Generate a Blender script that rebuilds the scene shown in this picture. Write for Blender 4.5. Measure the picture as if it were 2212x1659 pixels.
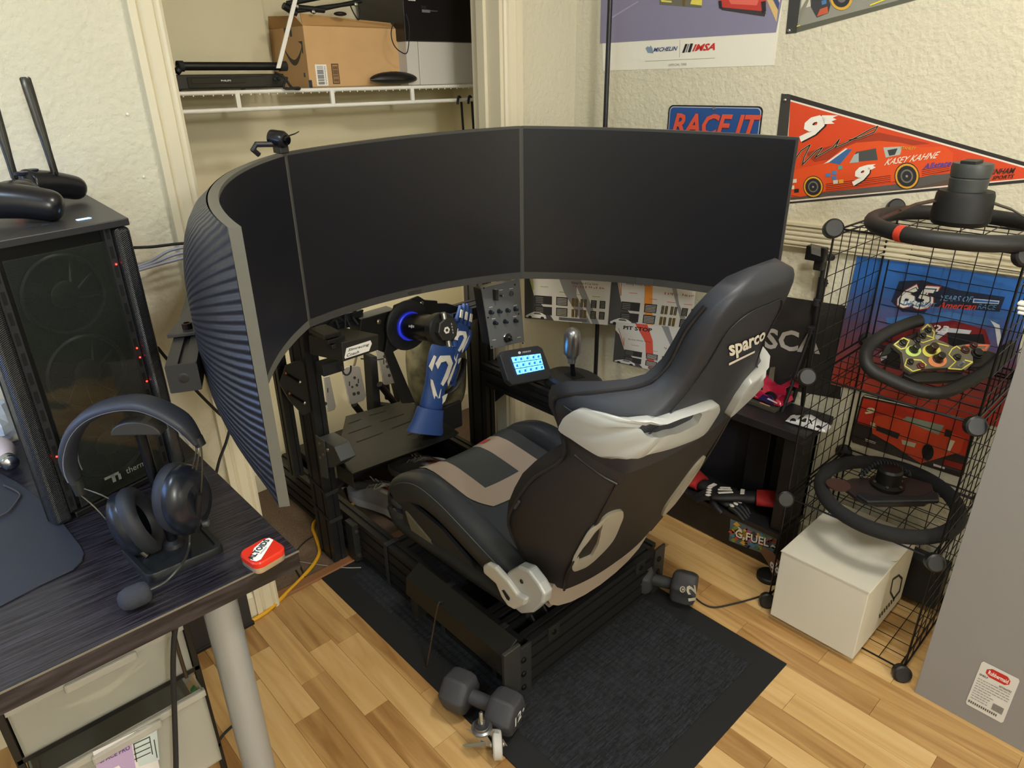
import bpy, bmesh, math, random
from mathutils import Vector as V, Matrix
S = bpy.context.scene
for o in list(bpy.data.objects): bpy.data.objects.remove(o)
random.seed(7)
PI = math.pi
# ------------------------------------------------------------------ camera
FPX, YAW, PIT, ROL, HC = 1481.403, 0.744206546, 0.423537773, -0.0153375502, 1.42
_a, _b = math.cos(YAW), math.sin(YAW)
cF = V((_b*math.cos(PIT), _a*math.cos(PIT), -math.sin(PIT))); _r = V((_a, -_b, 0)); _u = _r.cross(cF)
cR = math.cos(ROL)*_r + math.sin(ROL)*_u; cU = -math.sin(ROL)*_r + math.cos(ROL)*_u
EYE = V((0, 0, HC))
cam = bpy.data.cameras.new('camera'); cam.sensor_width = 36; cam.lens = FPX*36/2212; cam.clip_start = .01
co = bpy.data.objects.new('camera', cam); S.collection.objects.link(co)
m = Matrix((cR, cU, -cF)).transposed().to_4x4(); m.translation = EYE; co.matrix_world = m
S.camera = co
# ------------------------------------------------------------------ world, lights, exposure
S.view_settings.view_transform = 'Standard'; S.view_settings.look = 'None'
S.view_settings.gamma = 1; S.view_settings.use_curve_mapping = False
S.view_settings.exposure = 0.46
w = bpy.data.worlds.new('world'); S.world = w; w.use_nodes = True
w.node_tree.nodes['Background'].inputs[0].default_value = (.8, .85, 1, 1)
w.node_tree.nodes['Background'].inputs[1].default_value = .10
def area(name, loc, target, size, power, col, sy=None, shape='RECTANGLE'):
    l = bpy.data.lights.new(name, 'AREA'); l.shape = shape; l.size = size; l.size_y = sy or size
    l.energy = power; l.color = col
    o = bpy.data.objects.new(name, l); S.collection.objects.link(o); o.location = loc
    o.rotation_euler = (V(target)-V(loc)).to_track_quat('-Z', 'Y').to_euler(); return o
def bulb(name, loc, r, power, col):
    l = bpy.data.lights.new(name, 'POINT'); l.energy = power; l.color = col; l.shadow_soft_size = r
    o = bpy.data.objects.new(name, l); S.collection.objects.link(o); o.location = loc; return o
area('ceiling_lamp', (.95, .15, 2.36), (.95, .15, 0), .34, 15, (1, .95, .86), shape='DISK')
area('cool_fill_left', (-.55, .6, 2.36), (-.55, .6, 0), .4, 11, (.62, .80, 1), shape='DISK')  # unseen overhead fill, added and tinted blue to cool the left wall
bulb('table_lamp', (1.35, -1.9, 1.15), .11, 9, (1, .93, .80))
bulb('floor_lamp', (-.25, -2.1, 1.86), .10, 62, (.94, .97, 1))
area('led_bar', (1.15, 1.72, .92), (1.25, 2.2, .25), .6, 2.6, (1, .90, .72), .06)
area('desk_screen_light', (-.52, 1.18, 1.16), (.25, 1.0, .85), .5, 2.6, (.22, .42, 1), .3)
# ------------------------------------------------------------------ pixel -> point on a known plane (2212x1659 frame)
def ray(x, y): return cR*((x-1106)/FPX) - cU*((y-829.5)/FPX) + cF
def atZ(x, y, z=0): d = ray(x, y); return EYE + d*((z-HC)/d.z)
def atX(x, y, v): d = ray(x, y); return EYE + d*(v/d.x)
def atY(x, y, v): d = ray(x, y); return EYE + d*(v/d.y)
def atP(x, y, p, n): d = ray(x, y); p = V(p); n = V(n); return EYE + d*((p-EYE).dot(n)/d.dot(n))
def up(x, y, p):
    p = V((p[0], p[1], 0)); return atP(x, y, p, (p.x, p.y, 0))
# ------------------------------------------------------------------ materials
def lin(c):
    if isinstance(c, str): c = [int(c[i:i+2], 16)/255 for i in (0, 2, 4)]
    return tuple(((x/12.92) if x <= .04045 else ((x+.055)/1.055)**2.4) for x in c)
MC = {}
def mat(col, rough=.5, metal=0, bump=0, bscale=200, emit=0, var=0, vscale=20, coat=0, trans=0, alpha=1, spec=.5, bdist=.002):
    key = (col, rough, metal, bump, bscale, emit, var, vscale, coat, trans, alpha, spec)
    if key in MC: return MC[key]
    mt = bpy.data.materials.new('m_%d' % len(MC)); mt.use_nodes = True; nt = mt.node_tree; bs = nt.nodes['Principled BSDF']
    c = lin(col); bs.inputs['Base Color'].default_value = (*c, 1); bs.inputs['Roughness'].default_value = rough
    bs.inputs['Metallic'].default_value = metal; bs.inputs['Specular IOR Level'].default_value = spec
    if coat: bs.inputs['Coat Weight'].default_value = coat; bs.inputs['Coat Roughness'].default_value = .1
    if trans: bs.inputs['Transmission Weight'].default_value = trans
    if alpha < 1: bs.inputs['Alpha'].default_value = alpha
    if emit: bs.inputs['Emission Color'].default_value = (*c, 1); bs.inputs['Emission Strength'].default_value = emit
    tc = None
    if bump or var:
        tc = nt.nodes.new('ShaderNodeTexCoord')
    if bump:
        n = nt.nodes.new('ShaderNodeTexNoise'); n.inputs['Scale'].default_value = bscale; n.inputs['Detail'].default_value = 3
        nt.links.new(tc.outputs['Object'], n.inputs['Vector'])
        b = nt.nodes.new('ShaderNodeBump'); b.inputs['Strength'].default_value = bump; b.inputs['Distance'].default_value = bdist
        nt.links.new(n.outputs[0], b.inputs['Height']); nt.links.new(b.outputs[0], bs.inputs['Normal'])
    if var:
        n = nt.nodes.new('ShaderNodeTexNoise'); n.inputs['Scale'].default_value = vscale; n.inputs['Detail'].default_value = 5
        nt.links.new(tc.outputs['Object'], n.inputs['Vector'])
        r = nt.nodes.new('ShaderNodeMapRange'); r.inputs[1].default_value = .3; r.inputs[2].default_value = .7
        r.inputs[3].default_value = 1-var; r.inputs[4].default_value = 1+var
        mx = nt.nodes.new('ShaderNodeVectorMath'); mx.operation = 'SCALE'; mx.inputs[0].default_value = c
        nt.links.new(n.outputs[0], r.inputs[0]); nt.links.new(r.outputs[0], mx.inputs['Scale']); nt.links.new(mx.outputs[0], bs.inputs['Base Color'])
    MC[key] = mt; return mt
def ramp_wood(name, cols, stretch, grain=.5, rough=.4):
    mt = bpy.data.materials.new(name); mt.use_nodes = True; nt = mt.node_tree; bs = nt.nodes['Principled BSDF']; bs.inputs['Roughness'].default_value = rough
    tc = nt.nodes.new('ShaderNodeTexCoord'); oi = nt.nodes.new('ShaderNodeObjectInfo')
    ad = nt.nodes.new('ShaderNodeVectorMath'); ad.operation = 'MULTIPLY_ADD'
    ad.inputs[1].default_value = stretch
    cmb = nt.nodes.new('ShaderNodeCombineXYZ'); ml = nt.nodes.new('ShaderNodeMath'); ml.operation = 'MULTIPLY'; ml.inputs[1].default_value = 57
    nt.links.new(oi.outputs['Random'], ml.inputs[0])
    for i in range(3): nt.links.new(ml.outputs[0], cmb.inputs[i])
    nt.links.new(tc.outputs['Object'], ad.inputs[0]); nt.links.new(cmb.outputs[0], ad.inputs[2])
    n = nt.nodes.new('ShaderNodeTexNoise'); n.inputs['Scale'].default_value = 1; n.inputs['Detail'].default_value = 6; n.inputs['Distortion'].default_value = 1.1
    nt.links.new(ad.outputs[0], n.inputs['Vector'])
    mx = nt.nodes.new('ShaderNodeMath'); mx.operation = 'MULTIPLY_ADD'; mx.inputs[1].default_value = grain
    sub = nt.nodes.new('ShaderNodeMath'); sub.operation = 'MULTIPLY_ADD'; sub.inputs[1].default_value = 1-grain; sub.inputs[2].default_value = 0
    nt.links.new(oi.outputs['Random'], sub.inputs[0]); nt.links.new(n.outputs[0], mx.inputs[0]); nt.links.new(sub.outputs[0], mx.inputs[2])
    cr = nt.nodes.new('ShaderNodeValToRGB'); cr.color_ramp.elements.remove(cr.color_ramp.elements[0])
    cr.color_ramp.elements[0].position = cols[0][0]; cr.color_ramp.elements[0].color = (*lin(cols[0][1]), 1)
    for p, c in cols[1:]: e = cr.color_ramp.elements.new(p); e.color = (*lin(c), 1)
    nt.links.new(mx.outputs[0], cr.inputs[0]); nt.links.new(cr.outputs[0], bs.inputs['Base Color'])
    b = nt.nodes.new('ShaderNodeBump'); b.inputs['Strength'].default_value = .15; b.inputs['Distance'].default_value = .001
    nt.links.new(n.outputs[0], b.inputs['Height']); nt.links.new(b.outputs[0], bs.inputs['Normal'])
    return mt
def carbon(name, c1, c2, sc=160, rough=.3, coat=.5):
    mt = bpy.data.materials.new(name); mt.use_nodes = True; nt = mt.node_tree; bs = nt.nodes['Principled BSDF']; bs.inputs['Roughness'].default_value = rough
    bs.inputs['Coat Weight'].default_value = coat
    tc = nt.nodes.new('ShaderNodeTexCoord'); mp = nt.nodes.new('ShaderNodeMapping'); mp.inputs['Rotation'].default_value = (.6, .5, .785)
    wv = nt.nodes.new('ShaderNodeTexWave'); wv.inputs['Scale'].default_value = sc; wv.bands_direction = 'Z'
    mx = nt.nodes.new('ShaderNodeMix'); mx.data_type = 'RGBA'; mx.inputs[6].default_value = (*lin(c1), 1); mx.inputs[7].default_value = (*lin(c2), 1)
    nt.links.new(tc.outputs['Object'], mp.inputs[0]); nt.links.new(mp.outputs[0], wv.inputs['Vector']); nt.links.new(wv.outputs[0], mx.inputs[0]); nt.links.new(mx.outputs[2], bs.inputs['Base Color'])
    b = nt.nodes.new('ShaderNodeBump'); b.inputs['Strength'].default_value = .5; b.inputs['Distance'].default_value = .001
    nt.links.new(wv.outputs[0], b.inputs['Height']); nt.links.new(b.outputs[0], bs.inputs['Normal'])
    return mt
ANO = mat('262627', .42, .3)                 # black anodised aluminium
ANOG = mat('080808', .6)
BLK = mat('131314', .5); BLKG = mat('0f0f11', .18); BLKM = mat('1d1d1e', .75); STEEL = mat('b9b9b4', .3, 1); GREYP = mat('55585a', .5)
CHROME = mat('c9ccd0', .12, 1); SCREWM = mat('8d8478', .35, .9); SILV = mat('c4c4be', .38, .25); WHITE = mat('e9e7e0', .6); RUB = mat('1a1a1a', .85)
CASEM = mat('dcd3b8', .45); WALLM = mat('d3cdb6', .85, bump=.65, bscale=75, var=.03, vscale=3, bdist=.006); CLOSM = mat('e2d9b8', .85, bump=.25, bscale=60)
# ------------------------------------------------------------------ text meshes (one depsgraph pass)
TXT = {}
def _prep(strings):
    obs = []
    for s in strings:
        cu = bpy.data.curves.new('t', 'FONT'); cu.body = s[0]; cu.size = 1; cu.shear = s[1]; cu.offset = s[2]; cu.resolution_u = 2; cu.fill_mode = 'FRONT'
        o = bpy.data.objects.new('t', cu); S.collection.objects.link(o); obs.append((s, o))
    dg = bpy.context.evaluated_depsgraph_get()
    for s, o in obs:
        me = bpy.data.meshes.new_from_object(o.evaluated_get(dg))
        vs = [v.co.copy() for v in me.vertices]; fs = [tuple(p.vertices) for p in me.polygons]
        x0 = min(v.x for v in vs); x1 = max(v.x for v in vs); y0 = min(v.y for v in vs); y1 = max(v.y for v in vs)
        TXT[s] = ([((v.x-x0)/(x1-x0), (v.y-y0)/(y1-y0)) for v in vs], fs)
        bpy.data.meshes.remove(me); bpy.data.objects.remove(o)
    
NRM = (0.0, 0.0); 
_prep([(t, sh, of) for t, sh, of in [
 ('PHILIPS', 0, .02), ('RACE IT', .25, .03), ('MICHELIN', .3, .02), ('IMSA', .3, .03), ('OFFICIAL TIRE', 0, 0), ('9', .3, .05), ('KASEY KAHNE', .3, .01), ('Allstate', .2, .02),
 ('EVERNHAM', .3, .02), ('SPORTS', .3, .02), ('SCA', 0, .03), ('sparco', .3, .03), ('G FUEL', 0, .02), ('ally', 0, .03), ('12', 0, .03), ('ALTOIDS', 0, .03), ('SMALLS', 0, 0),
 ('Simracing', .1, .02), ('Coach', .1, .02), ('PIT STOP', 0, .03), ('Racing Class A Cup Series', 0, 0), ('Racing Xfinity Series', 0, 0), ('65', .2, .03), ('YEARS OF', .2, .01), ('THE GREAT', .2, .01),
 ('American', .3, .02), ('RACE', .2, .01), ('23', .1, .02), ('SHELF', 0, .02), ('ESTANTES', 0, .01), ('Rubbermaid', 0, .02), ('SPACE PRO', 0, .02), ('3 DRAWER', 0, 0), ('thermalt', 0, 0), ('iracing', .2, .01),
 ('STREAM DECK', 0, .01), ('STANLEY', 0, 0), ('SIMUCUBE', .2, .02), ('SPARCO', 0, .02), ('96', 0, .03), ('ll.', 0, .03), ('amazon', 0, 0), ('NR', 0, .02)]])
def norm_txt(s):
    for k in TXT:
        if k[0] == s: return TXT[k]
# ------------------------------------------------------------------ mesh builder
ORG = {}
class MB:
    def __init__(s): s.v = []; s.f = []; s.mi = []; s.T = Matrix.Identity(4); s.k = 0
    def add(s, vs, fs, k=None):
        n = len(s.v); s.v += [s.T @ V(v) for v in vs]; s.f += [tuple(i+n for i in f) for f in fs]; s.mi += [s.k if k is None else k]*len(fs); return s
    def box(s, a, b, k=None, ch=0):
        x0, y0, z0 = [min(a[i], b[i]) for i in range(3)]; x1, y1, z1 = [max(a[i], b[i]) for i in range(3)]
        return s.add([(x0,y0,z0),(x1,y0,z0),(x1,y1,z0),(x0,y1,z0),(x0,y0,z1),(x1,y0,z1),(x1,y1,z1),(x0,y1,z1)],
              [(0,3,2,1),(4,5,6,7),(0,1,5,4),(1,2,6,5),(2,3,7,6),(3,0,4,7)], k)
    def hexa(s, lo, hi, k=None):   # two quads
        return s.add(list(lo)+list(hi), [(3,2,1,0),(4,5,6,7),(0,1,5,4),(1,2,6,5),(2,3,7,6),(3,0,4,7)], k)
    def prism(s, pts, off, k=None):  # polygon (3d pts) extruded by vector
        n = len(pts); off = V(off); a = [V(p) for p in pts]
        return s.add(a+[p+off for p in a], [tuple(range(n-1,-1,-1)), tuple(range(n,2*n))]+[(i,(i+1)%n,n+(i+1)%n,n+i) for i in range(n)], k)
    def face(s, pts, k=None): return s.add(pts, [tuple(range(len(pts)))], k)
    def cone(s, p0, p1, r0, r1, n=16, k=None, caps=True):
        p0 = V(p0); p1 = V(p1); d = (p1-p0).normalized(); x = d.orthogonal().normalized(); y = d.cross(x)
        vs = []
        for p, r in ((p0, r0), (p1, r1)):
            for i in range(n): a = 2*PI*i/n; vs.append(p+(x*math.cos(a)+y*math.sin(a))*r)
        fs = [(i,(i+1)%n,n+(i+1)%n,n+i) for i in range(n)]
        if caps: fs += [tuple(range(n-1,-1,-1)), tuple(range(n,2*n))]
        return s.add(vs, fs, k)
    def cyl(s, p0, p1, r, n=16, k=None): return s.cone(p0, p1, r, r, n, k)
    def lathe(s, p, ax, prof, n=20, k=None):   # prof: (h, r)
        p = V(p); d = V(ax).normalized(); x = d.orthogonal().normalized(); y = d.cross(x); vs = []
        for h, r in prof:
            for i in range(n): a = 2*PI*i/n; vs.append(p+d*h+(x*math.cos(a)+y*math.sin(a))*max(r, 1e-5))
        fs = [(j*n+i, j*n+(i+1)%n, (j+1)*n+(i+1)%n, (j+1)*n+i) for j in range(len(prof)-1) for i in range(n)]
        fs += [tuple(range(n-1,-1,-1)), tuple((len(prof)-1)*n+i for i in range(n))]
        return s.add(vs, fs, k)
    def tube(s, path, r, n=8, k=None, closed=False, sx=1, upv=None):
        P = [V(p) for p in path]; N = len(P); vs = []; prev = None
        rr = r if isinstance(r, (list, tuple)) else [r]*N
        for i in range(N):
            a = P[(i-1) % N] if (closed or i > 0) else P[i]; b = P[(i+1) % N] if (closed or i < N-1) else P[i]
            d = (b-a).normalized()
            if upv is not None: x = V(upv)-d*V(upv).dot(d)
            elif prev is None: x = d.orthogonal()
            else: x = prev-d*prev.dot(d)
            if x.length < 1e-6: x = d.orthogonal()
            x.normalize(); prev = x; y = d.cross(x)
            for j in range(n): t = 2*PI*j/n; vs.append(P[i]+(x*math.cos(t)+y*math.sin(t)*sx)*rr[i])
        M_ = N if closed else N-1
        fs = [(i*n+j, i*n+(j+1)%n, ((i+1)%N)*n+(j+1)%n, ((i+1)%N)*n+j) for i in range(M_) for j in range(n)]
        if not closed: fs += [tuple(range(n-1,-1,-1)), tuple((N-1)*n+j for j in range(n))]
        return s.add(vs, fs, k)
    def grid(s, rows, k=None, closed=False):
        R_ = len(rows); C_ = len(rows[0]); vs = [p for r in rows for p in r]; cc = C_ if closed else C_-1
        return s.add(vs, [(i*C_+j, i*C_+(j+1)%C_, (i+1)*C_+(j+1)%C_, (i+1)*C_+j) for i in range(R_-1) for j in range(cc)], k)
    def loft(s, rings, k=None):
        n = len(rings[0]); s.grid(rings, k, True); 
        s.add(rings[0], [tuple(range(n-1,-1,-1))], k); return s.add(rings[-1], [tuple(range(n))], k)
    def ell(s, c, rx, ry, rz, k=None, n=16, m=10, rot=None):
        c = V(c); rows = []
        for i in range(m+1):
            ph = PI*i/m; row = []
            for j in range(n):
                t = 2*PI*j/n; p = V((rx*math.sin(ph)*math.cos(t), ry*math.sin(ph)*math.sin(t), rz*math.cos(ph)))
                row.append(c+(rot @ p if rot else p))
            rows.append(row)
        return s.grid(rows, k, True)
    def build(s, name, mats, parent=None, smooth=0, bevel=0, sub=0, bseg=2, weld=False):
        me = bpy.data.meshes.new(name); off = ORG.get(parent.name, V((0,0,0))) if parent else V((0,0,0))
        me.from_pydata([v-off for v in s.v], [], s.f)
        if not isinstance(mats, (list, tuple)): mats = [mats]
        for x in mats: me.materials.append(x)
        me.polygons.foreach_set('material_index', [min(i, len(mats)-1) for i in s.mi])
        bm = bmesh.new(); bm.from_mesh(me)
        if weld or sub or bevel: bmesh.ops.remove_doubles(bm, verts=bm.verts, dist=1e-5)
        bmesh.ops.recalc_face_normals(bm, faces=bm.faces); bm.to_mesh(me); bm.free()
        if smooth or sub:
            me.polygons.foreach_set('use_smooth', [True]*len(me.polygons))
        o = bpy.data.objects.new(name, me); S.collection.objects.link(o)
        if parent: o.parent = parent; ORG[o.name] = off
        else: ORG[o.name] = V((0,0,0))
        if bevel: b = o.modifiers.new('b', 'BEVEL'); b.width = bevel; b.segments = bseg; b.limit_method = 'ANGLE'; b.angle_limit = .6
        if sub: b = o.modifiers.new('s', 'SUBSURF'); b.levels = sub; b.render_levels = sub
        elif smooth:
            try: me.set_sharp_from_angle(angle=smooth if smooth > .01 else .7)
            except Exception: pass
        return o
def prop(o, label=None, cat=None, group=None, kind=None):
    if label: o['label'] = label
    if cat: o['category'] = cat
    if group: o['group'] = group
    if kind: o['kind'] = kind
    return o
def thing(name, label, cat, loc, group=None):
    o = bpy.data.objects.new(name, None); S.collection.objects.link(o); o.location = V(loc); o.empty_display_size = .05
    ORG[o.name] = V(loc); return prop(o, label, cat, group)
def single(mb, name, mats, label, cat, group=None, **kw):
    c = sum(mb.v, V((0,0,0)))/len(mb.v); z = min(v.z for v in mb.v); c.z = z
    mb.v = [v-c for v in mb.v]; o = mb.build(name, mats, None, **kw); o.location = c; ORG[o.name] = c; return prop(o, label, cat, group)
def bx(name, a, b, mt, parent, bevel=.001): return MB().box(a, b).build(name, mt, parent, bevel=bevel)
def struct(mb, name, mats, **kw):
    o = mb.build(name, mats, None, **kw); o['kind'] = 'structure'; return o
class Decal:
    """flat print laid on a plane: origin o, unit axes ux, uy, normal toward the viewer"""
    def __init__(s, o, ux, uy, n=None, w=1, h=1):
        s.o = V(o); s.x = V(ux).normalized()*w; s.y = V(uy).normalized()*h; s.n = (s.x.cross(s.y)).normalized() if n is None else V(n).normalized(); s.mb = MB(); s.mats = []; s.l = .0004
    def m(s, c, **kw):
        mt = mat(c, kw.pop('rough', .5), **kw)
        if mt not in s.mats: s.mats.append(mt)
        return s.mats.index(mt)
    def P(s, u, v, l): return s.o+s.x*u+s.y*v+s.n*(s.l*l)
    def poly(s, c, pts, l=1): s.mb.face([s.P(u, v, l) for u, v in pts], s.m(c)); return s
    def rect(s, c, u0, v0, u1, v1, l=1): return s.poly(c, [(u0,v0),(u1,v0),(u1,v1),(u0,v1)], l)
    def disc(s, c, u, v, ru, rv, l=1, n=20): return s.poly(c, [(u+ru*math.cos(2*PI*i/n), v+rv*math.sin(2*PI*i/n)) for i in range(n)], l)
    def text(s, c, t, u0, v0, u1, v1, l=3, sk=0):
        vs, fs = norm_txt(t); s.mb.add([s.P(u0+(u1-u0)*a+sk*b, v0+(v1-v0)*b, l) for a, b in vs], fs, s.m(c)); return s
    def build(s, name, parent):
        me = s.mb; return me.build(name, s.mats, parent)
class DecalW(Decal):
    """print placed by wall points: pixel lookups on a plane"""
    def __init__(s, pix, n): s.pix = pix; s.n = V(n).normalized(); s.mb = MB(); s.mats = []; s.l = .0005
    def P(s, u, v, l): return s.pix(u, v)+s.n*(s.l*l)
    def text(s, c, t, a, b, d, l=3):   # a = bottom-left px, b = bottom-right px, d = top-left px
        vs, fs = norm_txt(t); A = s.P(*a, l); B = s.P(*b, l)-A; D = s.P(*d, l)-A
        s.mb.add([A+B*p+D*q for p, q in vs], fs, s.m(c)); return s
def arc(c, r, a0, a1, n, z=None): return [(c[0]+r*math.cos(a0+(a1-a0)*i/n), c[1]+r*math.sin(a0+(a1-a0)*i/n)) for i in range(n+1)]
def smoothp(pts, n=6):
    P = [V(p) for p in pts]; out = []
    for i in range(len(P)-1):
        p0 = P[max(i-1,0)]; p1 = P[i]; p2 = P[i+1]; p3 = P[min(i+2,len(P)-1)]
        for j in range(n):
            t = j/n; out.append(.5*((2*p1)+(p2-p0)*t+(2*p0-5*p1+4*p2-p3)*t*t+(3*p1-p0-3*p2+p3)*t**3))
    return out+[P[-1]]
def interp(tab, x):
    if x <= tab[0][0]: return tab[0][1]
    for (a, b), (c, d) in zip(tab, tab[1:]):
        if x <= c:
            t = (x-a)/(c-a); t = t*t*(3-2*t) if False else t; return b+(d-b)*t
    return tab[-1][1]
def frame(o, x, y):
    x = V(x).normalized(); y = V(y); y = (y-x*y.dot(x)).normalized(); z = x.cross(y); M_ = Matrix((x, y, z)).transposed().to_4x4(); M_.translation = V(o); return M_

# ================================================================== SETTING
YB = 1.65                      # face of the wall with the closet opening
def wx(y): return 2.051-.14*y  # face of the right wall
WN = V((-1, -.14, 0)).normalized()
def WR(x, y): return atP(x, y, (2.051, 0, 0), (1, .14, 0))
# floor with laminate staves
fl = MB(); fl.box((-1.3, -2.4, -.05), (2.6, 1.672, -.006)); floor = struct(fl, 'floor', mat('4a3520', .8))
WOOD = ramp_wood('laminate', [(0, '70491f'), (.30, '9a7140'), (.46, 'b8905a'), (.62, 'cda66c'), (.8, 'd9b882'), (1, 'e4c998')], (30, 2.2, 30), .62, .36)
sw = .068; cache = {}
k = 0
x = -.62
while x < 2.3:
    y = -.55-random.random()*.4
    while y < 1.665:
        ln = random.choice((.28, .36, .44, .52)); y1 = min(y+ln, 1.667)
        if y1-y < .04: break
        L_ = round(y1-y, 3)
        if L_ not in cache:
            mb = MB().box((0, 0, -.006), (sw-.0007, L_-.0007, 0)); me_o = mb.build('plank', WOOD, floor); cache[L_] = me_o.data; o = me_o
        else:
            o = bpy.data.objects.new('plank', cache[L_]); S.collection.objects.link(o); o.parent = floor
        o.location = (x, y, 0); y = y1
    x += sw
struct(MB().box((-.9, 1.672, -.05), (2.5, 2.6, .003)), 'closet_carpet', mat('6d5a48', 1, bump=1, bscale=500, var=.25, vscale=220))
struct(MB().box((.561, 1.655, -.01), (1.50, 1.69, .009)), 'trim_1', mat('8d5f3c', .5), bevel=.004)
# walls
H_ = 2.4
mb = MB(); mb.box((-1.2, YB, 0), (.505, YB+.12, H_)); mb.box((1.545, YB, 0), (2.2, YB+.12, H_)); mb.box((.505, YB, 2.05), (1.545, YB+.12, H_))
struct(mb, 'wall_back', WALLM)
mb = MB(); mb.prism([(wx(-2.4), -2.4, 0), (wx(1.66), 1.66, 0), (wx(1.66)+.12, 1.66, 0), (wx(-2.4)+.12, -2.4, 0)], (0, 0, H_)); struct(mb, 'wall_right', WALLM)
struct(MB().box((-1.3, -2.4, 0), (-1.2, 1.77, H_)), 'wall_left', WALLM)
struct(MB().box((-1.3, -2.5, 0), (2.6, -2.4, H_)), 'wall_front', WALLM)
struct(MB().box((-1.3, -2.5, H_), (2.7, 2.6, H_+.1)), 'ceiling', mat('e6e1d4', .9))
struct(MB().box((.2, 2.27, 0), (2.1, 2.37, H_)), 'wall_closet_back', CLOSM)
struct(MB().box((.1, 1.77, 0), (.2, 2.37, H_)), 'wall_closet_left', CLOSM)
struct(MB().box((1.80, 1.77, 0), (1.9, 2.37, H_)), 'wall_closet_right', CLOSM)
struct(MB().box((.2, 2.235, 1.43), (1.06, 2.27, H_)), 'trim_2', CLOSM, bevel=.003)
# casings: profiled boards
def casing(name, xin, xout, d):
    s_ = 1 if xout > xin else -1; w_ = abs(xout-xin); mb = MB()
    prof = [(0, 0), (0, .008), (.10, .012), (.18, .012), (.24, .007), (.30, .013), (.62, .016), (.70, .010), (.78, .018), (1, .019), (1, 0)]
    mb.prism([(xin+s_*p*w_, YB-q, 0) for p, q in prof], (0, 0, 2.1)); return struct(mb, name, CASEM)
casing('trim_3', .563, .494, 1); casing('trim_4', 1.502, 1.566, 1)
struct(MB().box((.505, YB-.0005, 0), (.563, YB+.125, 2.07)), 'trim_5', CASEM)
mb = MB().box((1.490, YB-.0005, 0), (1.545, YB+.125, 2.07)); struct(mb, 'trim_6', CASEM)
mb = MB().box((1.478, YB+.055, 0), (1.490, YB+.09, 2.05)); struct(mb, 'trim_7', CASEM, bevel=.002)
# chair rail on the right wall, ribbed
mb = MB(); zs = [.958, .962, .970, .978, .986, .994, 1.002, 1.010, 1.018, 1.026]
def railsec(y):
    pr = [(0, .955), (.008, .957), (.016, .962)]
    for i in range(4):
        z0 = .966+i*.0135; pr += [(.012, z0), (.019, z0+.004), (.019, z0+.009), (.012, z0+.0125)]
    pr += [(.022, 1.022), (.022, 1.029), (0, 1.031)]; return [V((wx(y)-d, y, z)) for d, z in pr]
mb.loft([railsec(-1.6), railsec(1.655)]); struct(mb, 'trim_8', CASEM)
def base(name, a, b, n, hh=.085):
    a = V(a); b = V(b); n = V(n); u_ = V((0, 0, 1)); mb = MB()
    sec = lambda p: [p, p+n*.012, p+n*.012+u_*(hh-.012), p+n*.005+u_*hh, p+u_*hh]
    mb.loft([sec(a), sec(b)]); return struct(mb, name, CASEM)
base('baseboard_right', (wx(-1.6), -1.6, 0), (wx(1.655), 1.655, 0), WN)
base('baseboard_back', (-1.2, YB, 0), (.494, YB, 0), (0, -1, 0))
base('baseboard_closet', (.2, 2.27, .003), (1.8, 2.27, .003), (0, -1, 0))
# wall screws
for p in ((275, 247), (310, 382)):
    q = atY(*p, YB-.001); single(MB().lathe(q, (0, -1, 0), [(0, .003), (.002, .003), (.003, .0015)], 8), 'wall_screw', WHITE, 'small metal screw in the wall left of the closet casing, '+('upper' if p[1] < 300 else 'lower')+' one', 'screw')
# ================================================================== CLOSET SHELF AND WHAT STANDS ON IT
SZ = 1.392
sh = thing('wire_shelf', 'white wire closet shelf with a hanging rod across the closet', 'shelf', (1.2, 1.95, SZ))
WP = mat('ece9df', .35)
MB().tube([(.30, 1.95, SZ-.004), (1.79, 1.95, SZ-.004)], .0055, 8).build('front_rail', WP, sh, smooth=1)
MB().tube([(.30, 1.95, SZ-.047), (1.79, 1.95, SZ-.047)], .006, 8).build('rod', WP, sh, smooth=1)
MB().tube([(.30, 2.26, SZ-.004), (1.79, 2.26, SZ-.004)], .004, 8).build('rear_rail', WP, sh, smooth=1)
MB().tube([(.30, 2.1, SZ-.007), (1.79, 2.1, SZ-.007)], .003, 6).build('middle_rail', WP, sh, smooth=1)
me = None
for i in range(58):
    xx = .32+i*.0254
    if me is None:
        o0 = MB().tube([(.32, 1.948, SZ-.012), (.32, 1.950, SZ), (.32, 2.262, SZ)], .0016, 5).build('wire', WP, sh, smooth=1); me = o0.data
    else:
        o = bpy.data.objects.new('wire', me); S.collection.objects.link(o); o.parent = sh; o.location = (i*.0254, 0, 0)
for px in (513, 718, 891):
    q = atY(px, 210, 1.948); MB().box((q.x-.006, 1.944, SZ-.05), (q.x+.006, 1.952, SZ)).build('hanger_strap', WP, sh, bevel=.001)
a = atY(598, 130, 1.953); b = atY(640, -12, 1.953)
MB().prism([a+V((-.006, 0, -.02)), a+V((.006, 0, -.02)), b+V((.006, 0, 0)), b+V((-.006, 0, 0))], (0, -.003, 0)).build('diagonal_brace', WP, sh)
for px, lab in ((990, 'left'), (1013, 'right')):
    q = atY(px, 216, 1.95)
    pts = smoothp([(q.x-.012, 1.94, SZ-.06), (q.x-.008, 1.94, SZ-.040), (q.x+.006, 1.95, SZ-.037), (q.x+.016, 1.955, SZ-.05), (q.x+.02, 1.957, SZ-.10), (q.x+.026, 1.96, SZ-.18)], 5)
    single(MB().tube(pts, .004, 8), 'hook', BLKM, 'black wire hook over the closet rod, %s one of the two' % lab, 'hook', 'hooks on the closet rod', smooth=1)
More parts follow.
